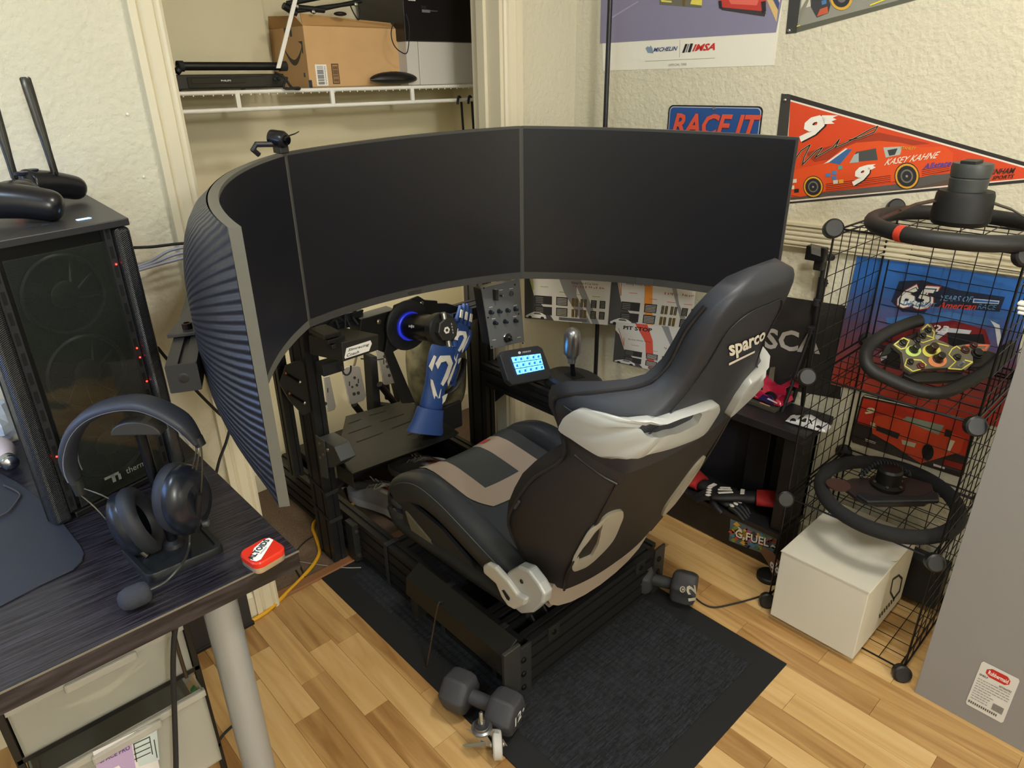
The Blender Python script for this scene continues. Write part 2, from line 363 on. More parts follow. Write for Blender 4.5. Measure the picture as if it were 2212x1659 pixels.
# disc player with a tube speaker lying on it
q0 = atY(378, 190, 1.955); q1 = atY(628, 190, 1.955)
dp = thing('disc_player', 'flat black disc player on the left of the closet shelf', 'disc player', ((q0.x+q1.x)/2, 2.05, SZ+.002))
MB().box((q0.x-.02, 1.975, SZ+.004), (q1.x-.005, 2.2, SZ+.04)).build('case', mat('1a1816', .3), dp, bevel=.003)
MB().box((q0.x+.04, 1.972, SZ+.008), (q1.x-.06, 1.976, SZ+.034)).build('front_panel', mat('15130f', .12), dp, bevel=.001)
MB().box((q0.x+.05, 1.9705, SZ+.018), (q1.x-.12, 1.973, SZ+.031)).build('disc_tray', mat('100f0d', .2), dp, bevel=.0008)
for u in (.035, .022): MB().lathe((q1.x-u, 1.976, SZ+.027), (0, -1, 0), [(0, .005), (.004, .005), (.005, .004)], 14).build('button', BLK, dp, smooth=.5)
d = Decal((q0.x, 1.970, SZ), (1, 0, 0), (0, 0, 1), (0, -1, 0)); d.text('dddddd', 'PHILIPS', .125, .0225, .152, .0265); d.build('lettering', dp)
for ff in (.02, .19): MB().lathe((q0.x+ff, 1.99, SZ), (0, 0, 1), [(0, .007), (.005, .006)], 10).build('foot', RUB, dp)
t0 = atY(383, 143, 1.985); t1 = atY(618, 143, 1.985)
tp = thing('folded_tripod', 'black round folded stand lying on the disc player', 'stand', (t0.x, 1.99, t0.z))
MB().tube([t0, t1], .0105, 14).build('tube', mat('161616', .3), tp, smooth=1)
for u, v in ((0, .05), (.0, .012), (.93, 1)): a = t0.lerp(t1, u); b = t0.lerp(t1, v if v > u else u+.03); MB().cyl(a, b, .013, 14).build('collar', BLKM, tp, smooth=.5)
MB().tube([t0+V((.01, 0, 0)), t0+V((-.006, -.004, -.014))], .009, 10).build('hinge', BLK, tp, smooth=1)
lp = smoothp([(q1.x-.035, 1.965, SZ+.042), (q1.x-.02, 1.945, SZ+.03), (q1.x-.005, 1.94, SZ+.005), (q1.x+.018, 1.945, SZ-.0), (q1.x+.01, 1.93, SZ+.003), (q1.x-.03, 1.935, SZ+.004), (q1.x-.012, 1.945, SZ+.03)], 6)
single(MB().tube(lp, .0035, 7), 'looped_strap', BLKM, 'black looped strap hanging over the right end of the disc player', 'strap', smooth=1)
# cardboard box
c0 = atY(680, 186, 2.03).x; c1 = atY(882, 186, 2.03).x; zt = atY(668, 45, 2.03).z
CARD = mat('cfa673', .8, var=.05, vscale=12); CARDE = mat('bb9059', .8)
cb = thing('cardboard_box', 'large brown cardboard shipping box with open flaps on the closet shelf', 'box', ((c0+c1)/2, 2.08, SZ+.002))
x0 = c0-.015; MB().box((x0, 2.03, SZ+.002), (c1, 2.25, zt-.012)).build('carton', CARD, cb, bevel=.002)
MB().hexa([(x0, 2.03, zt-.012), (c1, 2.03, zt-.012), (c1, 2.033, zt-.012), (x0, 2.033, zt-.012)], [(x0+.01, 2.055, zt+.02), (c1-.01, 2.055, zt+.004), (c1-.01, 2.058, zt+.004), (x0+.01, 2.058, zt+.02)]).build('flap', CARDE, cb)
MB().hexa([(x0, 2.03, zt-.012), (x0, 2.25, zt-.012), (x0+.003, 2.25, zt-.012), (x0+.003, 2.03, zt-.012)], [(x0-.02, 2.035, zt+.012), (x0-.02, 2.2, zt+.02), (x0-.017, 2.2, zt+.02), (x0-.017, 2.035, zt+.012)]).build('flap', CARDE, cb)
d = Decal((c0, 2.03, SZ), (1, 0, 0), (0, 0, 1), (0, -1, 0))
d.rect('eeece6', .008, .006, .046, .064); 
for i in range(16): d.rect('222222', .013, .010+i*.0032, .034, .010+i*.0032+random.choice((.001, .002)), 2)
for i in range(12): d.rect('444444', .038, .010+i*.0042, .0405, .0122+i*.0042, 2)
d.rect('2a2018', .062, .010, .086, .066, 1); d.rect('b08455', .0645, .0125, .0835, .0635, 2)
for i in range(14): d.rect('2a2018', .066, .014+i*.0034, .082, .014+i*.0034+random.choice((.0009, .002)), 3)
d.build('print', cb)
d = Decal((x0, 2.25, SZ), (0, -1, 0), (0, 0, 1), (-1, 0, 0))
pts = [(.085+.115*t, .112-.034*math.sin(PI*t)) for t in [i/12 for i in range(13)]]
up_ = [(.085+.115*t, .112-.050*math.sin(PI*t)**.8) for t in [i/12 for i in range(12, -1, -1)]]
d.poly('3b322a', pts+up_[1:-1]); d.poly('3b322a', [(.180, .126), (.206, .126), (.203, .092), (.196, .097), (.198, .118)])
d.rect('33404a', .10, .135, .125, .165); d.rect('33404a', .135, .14, .148, .17); d.rect('3a4d63', .215, .0, .235, .022); d.rect('3a4d63', .19, .03, .2, .042)
d.build('print', cb)
# stack at right: white box below, black boxes on top
b0 = atY(884, 188, 1.98).x; b1 = 1.72; zt2 = atY(1020, 92, 1.98).z
wb_ = thing('white_box', 'plain white carton right of the brown box on the closet shelf', 'box', ((b0+b1)/2, 2.1, SZ+.002))
MB().box((b0+.05, 1.985, SZ+.002), (b1, 2.24, zt2)).build('carton', mat('cfc9bf', .6), wb_, bevel=.002)
MB().box((b0+.002, 1.985, SZ+.002), (b0+.048, 2.24, zt2)).build('sleeve', mat('cfcac0', .6), wb_, bevel=.002)
kb = thing('black_box', 'glossy black product box on top of the white carton', 'box', ((b0+b1)/2, 2.1, zt2+.001))
MB().box((b0-.002, 1.98, zt2+.001), (b1, 2.24, zt2+.30)).build('carton', mat('1d1a1c', .22), kb, bevel=.002)
d = Decal((b0, 1.98, zt2), (1, 0, 0), (0, 0, 1), (0, -1, 0)); d.rect('d8d5d0', .018, .112, .046, .17); d.rect('1a1a1a', .026, .128, .030, .16, 2); d.rect('1a1a1a', .033, .128, .037, .16, 2); d.disc('1a1a1a', .041, .127, .002, .002, 2)
d.rect('77737a', .068, .082, .10, .09); d.rect('55515a', .10, .086, .13, .089); d.rect('1f2024', .066, .092, .085, .1, 2); d.build('print', kb)
# glasses case
gx = (atY(805, 188, 1.975).x+atY(905, 188, 1.975).x)/2; gr = (atY(905, 188, 1.975).x-atY(805, 188, 1.975).x)/2
gc = thing('glasses_case', 'black hard glasses case in front of the brown box on the closet shelf', 'case', (gx, 1.985, SZ+.002))
def half(zs, top):
    rings = []
    for i in range(9):
        t = i/8; r = math.cos(t*PI/2)**.45 if i < 8 else .12; ring = []
        for j in range(24):
            a = 2*PI*j/24; ring.append((gx+gr*r*math.cos(a), 1.985+.028*r*math.sin(a), SZ+.003+(.018+.022*t if top else .017-.015*t)))
        rings.append(ring)
    return MB().loft(rings)
half(0, True).build('lid', mat('181817', .45), gc, smooth=.6); half(0, False).build('bottom', mat('181817', .45), gc, smooth=.6)
# folded black clamp arm lying on the brown box
ca = thing('clamp_arm', 'folded black boom arm lying on the open brown box', 'arm', (c0+.05, 2.05, zt+.02))
def pz(x, y, Yv=2.05): return atY(x, y, Yv)
for a, b, r in (((612, 12), (640, 30), .010), ((620, 8), (775, -22), .007), ((625, 26), (772, 6), .006), ((672, 24), (780, 2), .006), ((640, 16), (700, 22), .008)):
    MB().tube([pz(*a), pz(*b)], r, 8).build('bar', BLK, ca, smooth=1)
for p in ((676, 26), (768, 10), (640, 14)): MB().lathe(pz(*p, 2.035), (0, -1, 0), [(0, .006), (.006, .006), (.008, .003)], 10).build('bolt', STEEL, ca, smooth=.5)
MB().tube(smoothp([pz(755, 8), pz(765, 30), pz(775, 42), pz(778, 20), pz(770, 10)], 5), .002, 6).build('cable', BLKM, ca, smooth=1)
MB().ell(pz(735, 30, 2.02), .02, .015, .006).build('knob', BLK, ca, smooth=1)
single(MB().tube(smoothp([atY(852, 42, 1.955), atY(845, 70, 1.955), atY(850, 95, 1.955), atY(864, 111, 1.955), atY(880, 112, 1.95), atY(884, 60, 1.955), atY(877, 30, 1.955)], 6), .0017, 6), 'thin_cable', BLKM, 'thin black cable hanging down the right side of the brown box', 'cable', smooth=1)

# ================================================================== MONITORS
MP = [V((.303, .772, 0)), V((.655, 1.378, 0)), V((1.353, 1.418, 0)), V((1.608, .767, 0))]
top = [(527, 489), (620, 330), (1130, 272), (1722, 297)]; bot = [(617, 1095), (665, 708), (1127, 602), (1672, 660)]
ZT = [up(*top[i], MP[i]).z for i in range(4)]; ZB = [up(*bot[i], MP[i]).z for i in range(4)]
SCR = mat('12131a', .40, spec=.6); BEZ = mat('3b3b3a', .35, .3); BACKM = mat('1e1e20', .38, spec=.6)
def monitor(i, label):
    A, B = MP[i], MP[i+1]; c = (A+B)/2; wv = (B-A); W_ = wv.length; ux = wv/W_
    nrm = V((ux.y, -ux.x, 0))        # towards the seat
    if nrm.dot(V((1.0, .6, 0))-c) < 0: nrm = -nrm
    t = thing('curved_monitor', label, 'monitor', (c.x, c.y, (ZB[i]+ZB[i+1])/2), 'curved racing monitors')
    Rr = .98; sag = Rr-math.sqrt(Rr*Rr-(W_/2)**2)
    def pt(u, v, d):  # u 0..1 across, v 0..1 up, d depth behind screen
        xx = (u-.5)*W_; dep = math.sqrt(Rr*Rr-xx*xx)-(Rr-sag); p = A.lerp(B, u)-nrm*(dep+d)
        zt = ZT[i]+(ZT[i+1]-ZT[i])*u; zb = ZB[i]+(ZB[i+1]-ZB[i])*u; return V((p.x, p.y, zb+(zt-zb)*v))
    N = 24
    e = .006/W_; eb = .05; et = .015
    MB().grid([[pt(e+(1-2*e)*k/N, v, -.0012) for k in range(N+1)] for v in (eb, 1-et)]).build('screen', SCR, t, smooth=1)
    mb = MB()
    rings = []
    for k in range(N+1):
        u = k/N; rings.append([pt(u, 0, 0), pt(u, 0, .014), pt(u, 1, .014), pt(u, 1, 0), pt(u, 1-et, 0), pt(u, eb, 0)])
    mb.loft(rings); mb.build('bezel', mat('6c6b64', .4, .3) if i == 0 else mat('4b4b4a', .35, .3), t, smooth=.5)
    # curved rear shell with ribs running to the middle
    M_ = 20; rows = []
    for j in range(M_+1):
        v = .002+.996*j/M_; row = []
        for k in range(33):
            u = .001+.998*k/32; du = abs(u-.5)*2; dv = abs(v-.5)*2
            bulge = .058*max(0, 1-du**2.6)**.8*max(0, 1-dv**3.2)**.7; ang = math.atan2((v-.5)*.62, (u-.5)); rr = math.hypot((v-.5)*.62, u-.5)
            row.append(pt(u, v, .0138+bulge))
        rows.append(row)
    MB().grid(rows).build('rear_shell', BACKM if i else RIBM, t, smooth=1)
    MB().box((-.03, -.0015, -.004), (.03, .0015, .004))
    return t, pt
def rib_mat():
    mt = bpy.data.materials.new('ribbed_shell'); mt.use_nodes = True; nt = mt.node_tree; bs = nt.nodes['Principled BSDF']
    bs.inputs['Base Color'].default_value = (*lin('2b2b2f'), 1); bs.inputs['Roughness'].default_value = .38
    tc = nt.nodes.new('ShaderNodeTexCoord'); mp = nt.nodes.new('ShaderNodeMapping'); mp.inputs['Location'].default_value = (0, 0, -.16)
    mp.inputs['Rotation'].default_value = (0, 0, 0)
    sp = nt.nodes.new('ShaderNodeSeparateXYZ'); nt.links.new(tc.outputs['Object'], mp.inputs[0]); nt.links.new(mp.outputs[0], sp.inputs[0])
    sw_ = nt.nodes.new('ShaderNodeVectorMath'); sw_.operation = 'DOT_PRODUCT'; sw_.inputs[1].default_value = (.502, .865, 0)
    nt.links.new(mp.outputs[0], sw_.inputs[0])
    ad = nt.nodes.new('ShaderNodeMath'); ad.operation = 'SUBTRACT'; ad.inputs[1].default_value = .02; nt.links.new(sw_.outputs['Value'], ad.inputs[0])
    at = nt.nodes.new('ShaderNodeMath'); at.operation = 'ARCTAN2'; nt.links.new(sp.outputs['Z'], at.inputs[0]); nt.links.new(ad.outputs[0], at.inputs[1])
    ml = nt.nodes.new('ShaderNodeMath'); ml.operation = 'MULTIPLY'; ml.inputs[1].default_value = 190; nt.links.new(at.outputs[0], ml.inputs[0])
    sn = nt.nodes.new('ShaderNodeMath'); sn.operation = 'SINE'; nt.links.new(ml.outputs[0], sn.inputs[0])
    b = nt.nodes.new('ShaderNodeBump'); b.inputs['Strength'].default_value = .8; b.inputs['Distance'].default_value = .0012
    nt.links.new(sn.outputs[0], b.inputs['Height']); nt.links.new(b.outputs[0], bs.inputs['Normal']); return mt
RIBM = rib_mat()
monL, ptL = monitor(0, 'curved black monitor on the left, seen almost edge on with its ribbed back showing')
monC, ptC = monitor(1, 'curved black monitor in the middle above the wheel base, screen off')
monR, ptR = monitor(2, 'curved black monitor on the right, behind the headrest of the seat, screen off')
# ring corner foot detail and small brand bar
MB().prism([ptC(.47, .012, -.001), ptC(.53, .012, -.001), ptC(.53, .03, -.001), ptC(.47, .03, -.001)], V((0, -.001, 0))).build('badge', mat('8b8a86', .3, 1), monC)
MB().prism([ptR(.46, .0, -.001), ptR(.53, .0, -.001), ptR(.53, .048, -.001), ptR(.46, .048, -.001)], V((0, -.001, 0))).build('badge', mat('57585c', .3, .5), monR)
# vesa brackets behind monitors to the frame
# webcam
wcp = ptC(.0, 1, .0)
wc = thing('webcam', 'black webcam clipped on the seam of the left and middle monitors', 'webcam', wcp)
c_ = atP(603, 297, wcp, (0, 1, 0)); 
MB().lathe(c_+V((-.012, .016, 0)), (.45, -.85, -.12), [(0, .010), (.004, .016), (.03, .017), (.036, .014), (.038, .008)], 18).build('body', mat('17171a', .25), wc, smooth=.6)
MB().lathe(c_+V((.006, -.018, -.004)), (.45, -.85, -.12), [(0, .009), (.004, .009), (.005, .006)], 16).build('lens', mat('050507', .05), wc, smooth=.6)
MB().box(c_+V((-.008, -.012, -.030)), c_+V((.012, .02, -.016))).build('clip', BLK, wc, bevel=.002)
MB().tube([c_+V((-.01, .0, -.012)), atP(553, 312, wcp, (0, 1, 0)), atP(545, 322, wcp, (0, 1, 0))+V((0, 0, -.004))], .0055, 8).build('arm', mat('1c1d26', .4), wc, smooth=.3)
MB().tube([atP(545, 322, wcp, (0, 1, 0)), atP(560, 335, wcp, (0, 1, 0))], .005, 6).build('rear_foot', BLK, wc)
MB().tube([c_+V((.012, 0, 0)), atP(637, 289, wcp, (0, 1, 0)), atP(646, 284, wcp, (0, 1, 0))], [.0018, .0014, .001], 6).build('antenna', BLK, wc)

# ================================================================== RACING RIG
rig = thing('racing_rig', 'black aluminium profile sim racing frame standing on the mat and into the closet', 'racing frame', (1.13, 1.2, .005))
def profile(name, a, b, w_, h_, upv=(0, 0, 1), slots=None, lab=None):
    """extruded slotted aluminium bar from a to b; w_ sideways, h_ along upv"""
    a = V(a); b = V(b); d = (b-a).normalized(); u_ = V(upv); u_ = (u_-d*u_.dot(d)).normalized(); s_ = d.cross(u_); mb = MB()
    def slotline(n0, length, ns):  # positions along an edge with grooves
        pts = []; 
        for i in range(ns):
            c = length*(i+.5)/ns; pts += [(c-.0045, 0), (c-.0045, .005), (c+.0045, .005), (c+.0045, 0)]
        return pts
    nu = max(1, round(h_/.04)); nw = max(1, round(w_/.04)); sec = []
    sec.append((-w_/2, -h_/2)); sec += [(-w_/2+p, -h_/2+q) for p, q in slotline(0, w_, nw)]
    sec.append((w_/2, -h_/2)); sec += [(w_/2-q, -h_/2+p) for p, q in slotline(0, h_, nu)]
    sec.append((w_/2, h_/2)); sec += [(w_/2-p, h_/2-q) for p, q in slotline(0, w_, nw)]
    sec.append((-w_/2, h_/2)); sec += [(-w_/2+q, h_/2-p) for p, q in slotline(0, h_, nu)]
    ra = [a+s_*p+u_*q for p, q in sec]; rb = [b+s_*p+u_*q for p, q in sec]
    mb.loft([ra, rb]); o = mb.build(name, ANO, rig); 
    if lab: o['label'] = lab
    return o
z0 = .006
profile('side_rail', (.862, .93, z0+.075), (.862, 2.2, z0+.075), .04, .15)
profile('side_rail', (1.403, .93, z0+.075), (1.403, 2.2, z0+.075), .04, .15)
profile('cross_bar', (.884, .93, z0+.075), (1.382, .93, z0+.075), .04, .15)
profile('cross_bar', (.884, 1.005, z0+.115), (1.382, 1.005, z0+.115), .04, .04)
profile('cross_bar', (.884, 1.06, z0+.115), (1.382, 1.06, z0+.115), .04, .04)
profile('cross_bar', (.884, 1.46, z0+.115), (1.382, 1.46, z0+.115), .08, .04)
profile('cross_bar', (.884, 2.18, z0+.075), (1.382, 2.18, z0+.075), .04, .15)
for xx in (.858, 1.407):
    p = bx('end_plate', (xx-.024, .902, z0+.0), (xx+.024, .909, z0+.158), mat('2a2b2c', .45), rig)
    for zz in (.035, .08, .125): MB().lathe((xx-.004, .902, zz), (0, -1, 0), [(0, .008), (.003, .008), (.005, .005)], 12).build('bolt', mat('2c2a27', .35, .8), p, smooth=.5)
# uprights
profile('upright', (.795, 1.735, .004), (.795, 1.735, .86), .04, .10, (0, 1, 0))
profile('upright', (1.445, 1.735, .004), (1.445, 1.735, .86), .04, .10, (0, 1, 0))
profile('upright', (.745, 1.80, .3), (.745, 1.80, 1.0), .03, .04, (0, 1, 0))
for xx in (.83, 1.42): 
    g = MB().box((xx-.008, 1.635, .012), (xx+.03 if xx < 1 else xx-.03, 1.682, .15)).build('corner_bracket', mat('222321', .5), rig, bevel=.002)
    if xx < 1:
        for zz in (.035, .125): MB().lathe((xx+.004, 1.634, zz), (0, -1, 0), [(0, .007), (.004, .007), (.005, .003)], 10).build('bolt', SCREWM, g, smooth=.5)
# velcro straps round the left upright
for zz, dz in ((.265, -.05), (.165, -.04)):
    mb = MB(); path = [(.773, 1.682, zz), (.773, 1.788, zz+.02), (.818, 1.79, zz+.02), (.818, 1.682, zz)]
    for a, b in zip(path, path[1:]+path[:1]): mb.hexa([V(a)+V((0, 0, -.007)), V(b)+V((0, 0, -.007)), V(b)+V((.001, .001, -.007)), V(a)+V((.001, .001, -.007))], [V(a)+V((0, 0, .007)), V(b)+V((0, 0, .007)), V(b)+V((.001, .001, .007)), V(a)+V((.001, .001, .007))])
    mb.build('strap', mat('202223', .8), rig)
for yy in (1.47, 1.20, .985):
    mb = MB()
    for a, b in (((.840, yy, .01), (.838, yy+.016, .160)), ((.840, yy, .156), (.884, yy+.016, .159))): mb.box(a, b)
    mb.build('strap', mat('232425', .8), rig)
# pivot bracket with three bolts, holding the keyboard tray
u0 = (.773, 1.682)
Bq = [atX(*p, .80) for p in ((663, 915), (706, 905), (748, 893), (690, 960), (692, 985), (672, 960))]
mb = MB(); mb.prism([(.772, 1.67, .47), (.772, 1.58, .475), (.772, 1.55, .44), (.772, 1.60, .40), (.772, 1.66, .37)], (.05, 0, 0))
g = mb.build('tray_bracket', mat('3a3d3d', .45, .2), rig, bevel=.002)
mb = MB(); mb.prism([(.771, 1.681, .475), (.771, 1.63, .475), (.771, 1.64, .345), (.771, 1.681, .335)], (-.003, 0, 0)); mb.build('bracket_plate', mat('4a4f50', .4, .3), rig)
for yy, zz in ((1.66, .455), (1.645, .425), (1.668, .405), (1.615, .452)): MB().lathe((.771, yy, zz), (-1, 0, 0), [(0, .006), (.005, .006), (.006, .003)], 10).build('bolt', SCREWM, g, smooth=.5)
# tray
tz = .385
TC = [atZ(x, y, tz) for x, y in ((747, 899), (862, 868), (905, 872), (991, 934), (985, 940), (761, 1023), (725, 1000))]
mb = MB().prism(TC, (0, 0, -.003)); tr = mb.build('keyboard_tray', mat('191b18', .42, .2), rig)
mb = MB().prism([TC[5], TC[6], TC[6]+V((0, 0, -.05)), TC[5]+V((0, 0, -.05))], (.002, 0, 0)); mb.build('tray_lip', mat('22251f', .42, .2), rig)
SL = mat('050505', .8)
for a, b in (((752, 915), (780, 905)), ((753, 936), (802, 919)), ((770, 955), (827, 934)), ((735, 968), (752, 963)), ((798, 897), (834, 887)), ((823, 910), (872, 894)), ((846, 925), (896, 906))):
    p = atZ(*a, tz+.0006); q = atZ(*b, tz+.0006); n_ = (q-p).cross(V((0, 0, 1))).normalized()*.0022
    MB().prism([p-n_, q-n_, q+n_, p+n_], (0, 0, .0003)).build('slot', SL, tr)
for p in ((755, 980), (757, 987), (885, 938), (907, 940)): q = atZ(*p, tz+.0006); MB().box(q+V((-.009, -.002, 0)), q+V((.009, .002, .0003))).build('slot', SL, tr)
# wheel deck: side plates that carry the base, and the front plate
for xx in (.90, 1.36):
    pass
mb = MB(); mb.prism([atY(600, 1000, 1.80), atY(585, 840, 1.80), atY(600, 780, 1.80), atY(640, 1000, 1.80)], (0, .004, 0)); 
# slotted side plate with two long bolts left of the upright
sp_ = [atY(*p, 1.70) for p in ((618, 790), (650, 777), (668, 800), (672, 890), (655, 897), (626, 866), (605, 830))]
g = MB().prism(sp_, (0, .006, 0)).build('slotted_plate', mat('2d2b27', .4, .3), rig)
for a, b in (((617, 806), (648, 825)), ((625, 850), (658, 870))):
    A_ = atY(*a, 1.69); B_ = atY(*b, 1.69); MB().tube([A_, B_], .0035, 8).build('long_bolt', mat('171717', .3, .8), g, smooth=1)
    MB().ell(A_, .006, .006, .006, n=8, m=6).build('bolt_head', mat('74503c', .4, .9), g, smooth=1); MB().ell(B_, .006, .006, .006, n=8, m=6).build('bolt_head', STEEL, g, smooth=1)
# front mount plate behind the hub (Y 1.62) reaching down to the deck
Yw = 1.60
FP = [atY(*p, Yw) for p in ((853, 660), (905, 640), (918, 648), (945, 650), (950, 690), (930, 715), (850, 760), (897, 870), (870, 872), (832, 765), (838, 720), (845, 690))]
g = MB().prism(FP, (0, .008, 0)).build('front_plate', mat('1f1f1e', .4, .3), rig, bevel=.0015)
for p in ((848, 675), (910, 655), (818, 695), (860, 749), (923, 732)): MB().lathe(atY(*p, Yw-.001), (0, -1, 0), [(0, .007), (.003, .007), (.005, .004)], 12).build('bolt', SCREWM, g, smooth=.5)
FP2 = [atY(*p, 1.62) for p in ((780, 690), (855, 668), (850, 770), (800, 750), (775, 740))]
MB().prism(FP2, (0, .05, 0)).build('side_plate', mat('23221f', .45, .3), rig, bevel=.002)
FP3 = [atY(*p, 1.66) for p in ((918, 655), (965, 655), (1012, 668), (1012, 700), (940, 705))]
MB().prism(FP3, (0, .006, 0)).build('side_plate', mat('1c1b1a', .45, .3), rig, bevel=.002)
a = atY(940, 705, 1.66); b = atY(1035, 680, 1.66)
profile('cross_bar', (a.x-.05, 1.69, (a.z+b.z)/2+.01), (1.43, 1.69, (a.z+b.z)/2+.01), .08, .04)
profile('cross_bar', (.81, 1.69, .80), (.95, 1.69, .80), .08, .04)
# right-hand arm carrying shifter and panels
A_ = atX(1060, 850, 1.45); 
profile('side_arm', (1.425, 1.66, .505), (1.425, 1.05, .505), .08, .04)
profile('side_arm', (1.425, 1.66, .455), (1.425, 1.10, .455), .04, .04)
MB().prism([(1.445, 1.66, .49), (1.445, 1.52, .49), (1.445, 1.66, .36)], (.006, 0, 0)).build('gusset', mat('1a1b1f', .5), rig)
profile('side_arm', (1.425, 1.10, .10), (1.425, 1.10, .45), .04, .04, (0, 1, 0))
# monitor mast behind the screens and its cross beams
profile('monitor_beam', (.5, 1.76, 1.04), (1.55, 1.76, 1.04), .04, .08)
profile('upright', (.80, 1.765, .80), (.80, 1.765, 1.10), .04, .04, (0, 1, 0)); profile('upright', (1.42, 1.765, .80), (1.42, 1.765, 1.10), .04, .04, (0, 1, 0))
bd = V((math.sin(math.radians(24)), math.cos(math.radians(24)), 0))
be = atP(397, 815, (.285, .955, .98), (0, 1, 0))
bm_ = profile('monitor_beam', be, be+bd*.80, .04, .04, lab='black beam with a square plastic end cap behind the left monitor')
sd = bd.cross(V((0, 0, 1)))
mb = MB(); cpt = [be-bd*.0035+sd*p+V((0, 0, q)) for p, q in ((-.019, -.0205), (.019, -.0205), (.0205, -.019), (.0205, .019), (.019, .0205), (-.019, .0205), (-.0205, .019), (-.0205, -.019))]
g = mb.prism(cpt, bd*.0035).build('end_cap', mat('232426', .5), bm_ if False else rig); MB().lathe(be-bd*.0032, -bd, [(0, .008), (.0006, .007), (.0004, .003)], 16).build('dimple', mat('18191a', .5), g, smooth=1)
p1 = be+bd*.115+V((0, 0, .021)); p2 = be+bd*.30+V((0, 0, .021))
g = MB().prism([p1-sd*.028, p1+sd*.04, p2+sd*.055, p2-sd*.004, p1+bd*.05-sd*.02], (0, 0, .006)).build('monitor_bracket', mat('3f3a37', .45, .3), rig, bevel=.001)
for f_, s2 in ((.02, .0), (.10, .018)): q = p1+bd*f_+sd*s2+V((0, 0, .006)); MB().lathe(q, (0, 0, 1), [(0, .0075), (.009, .0075), (.0095, .005), (.006, .0045), (.006, .001)], 12).build('bolt', mat('2b1b18', .35, .7), g, smooth=.5)
# long black steel box hung on the left rail
S1 = [atX(*p, .80) for p in ((885, 1223), (1088, 1396), (1080, 1482), (870, 1300))]
mb = MB(); mb.loft([[(.838, y, .150), (.80, y, .118), (.786, y, .118), (.792, y, .172), (.838, y, .200)] for y in (.905, 1.30)])
mb.build('side_trunk', mat('161715', .5, .2), rig, bevel=.002)
bx('trunk_end', (.785, .893, .05), (.838, .904, .192), mat('3a3a37', .42, .3), rig, .002)
bx('trunk_arm', (.80, 1.27, .04), (.838, 1.30, .14), mat('2c2b28', .45, .3), rig, .002)
# seat bracket feet on the rear bars
for xx in (.945, 1.30):
    mb = MB(); mb.prism([(xx, .945, .136), (xx, 1.08, .136), (xx, 1.08, .205), (xx, 1.02, .205)], (.006, 0, 0)); mb.prism([(xx+.046, .945, .136), (xx+.046, 1.08, .136), (xx+.046, 1.08, .205), (xx+.046, 1.02, .205)], (.006, 0, 0)); mb.box((xx, .945, .136), (xx+.052, 1.09, .140)); mb.build('seat_bracket', mat('1c1d1c', .5), rig)
    q = bx('corner_bracket', (xx+.0, .905, .118), (xx+.04, .912, .158), mat('222321', .5), rig); MB().lathe((xx+.02, .905, .138), (0, -1, 0), [(0, .008), (.003, .007)], 12).build('bolt', mat('2c2a27', .35, .8), q, smooth=.5)
for xx in (.93, 1.31): bx('slider', (xx, .97, .16), (xx+.03, 1.47, .182), mat('151515', .5), rig)
bx('seat_base', (.95, 1.02, .182), (1.33, 1.44, .24), mat('101010', .6), rig, .01)

# ================================================================== WHEEL BASE, BOXES
hb = thing('wheel_base', 'black direct drive wheel base with blue light ring, no rim fitted', 'wheel base', atY(880, 705, Yw))
c1 = atY(880, 702, Yw-.001); ax = V((.0, -1, .16)).normalized()
MB().lathe(c1, (0, -1, 0), [(0, .075), (.006, .075), (.009, .068), (.010, .05)], 40).build('flange', mat('24262b', .35, .3), hb, smooth=.5)
c2 = c1+V((0, -.009, 0)); MB().lathe(c2, (0, -1, 0), [(0, .043), (.008, .043), (.010, .040)], 36).build('light_ring', mat('2a3cff', .4, emit=.12), hb, smooth=.5)
tip = atP(968, 712, (0, 1.40, 0), (0, 1, 0)); c3 = c2+V((0, -.008, 0)); dx = (tip-c3).normalized()
MB().lathe(c3, dx, [(0, .036), (.01, .038), ((tip-c3).length-.05, .038), ((tip-c3).length-.048, .042)], 32).build('shaft', mat('0e0e14', .25), hb, smooth=.5)
qr = MB().lathe(tip-dx*.05, dx, [(0, .044), (.028, .046), (.032, .043)], 32).build('quick_release', mat('2a2a28', .4, .4), hb, smooth=.5)
MB().lathe(tip-dx*.018, dx, [(0, .033), (.018, .033), (.02, .030)], 8).build('wheel_adapter', mat('2b2b29', .4, .3), hb, smooth=.3)
sx_ = dx.cross(V((0, 0, 1))).normalized(); sy_ = sx_.cross(dx)
for s2 in (-1, 1): MB().lathe(tip+sx_*.002+sy_*.036*s2-dx*.006, sy_*s2, [(-.008, .0075), (.010, .0075), (.012, .005)], 12).build('lock_pin', STEEL, hb, smooth=.5)
d = Decal(tip+dx*.0022, sx_, sy_, dx); d.poly('cfcac0', [(.006+.010*math.cos(PI/3*i), .010*math.sin(PI/3*i)) for i in range(6)], 1); d.disc('2b2b29', .006, 0, .0045, .0045, 2, 8)
for i in range(4): d.rect('9a968d', -.014, -.014+i*.008, -.011, -.009+i*.008, 1)
d.build('emblem', hb)
lp0 = c3+dx*.05; vd = (EYE-lp0); vd = (vd-dx*vd.dot(dx)).normalized(); dd = Decal(lp0+vd*.0385, dx, vd.cross(dx)*-1, vd); dd.text('e8e8e8', 'SIMUCUBE', .0, -.003, .030, .003); dd.disc('e8e8e8', .016, 0, .004, .0055, 2, 6); dd.build('lettering', hb)
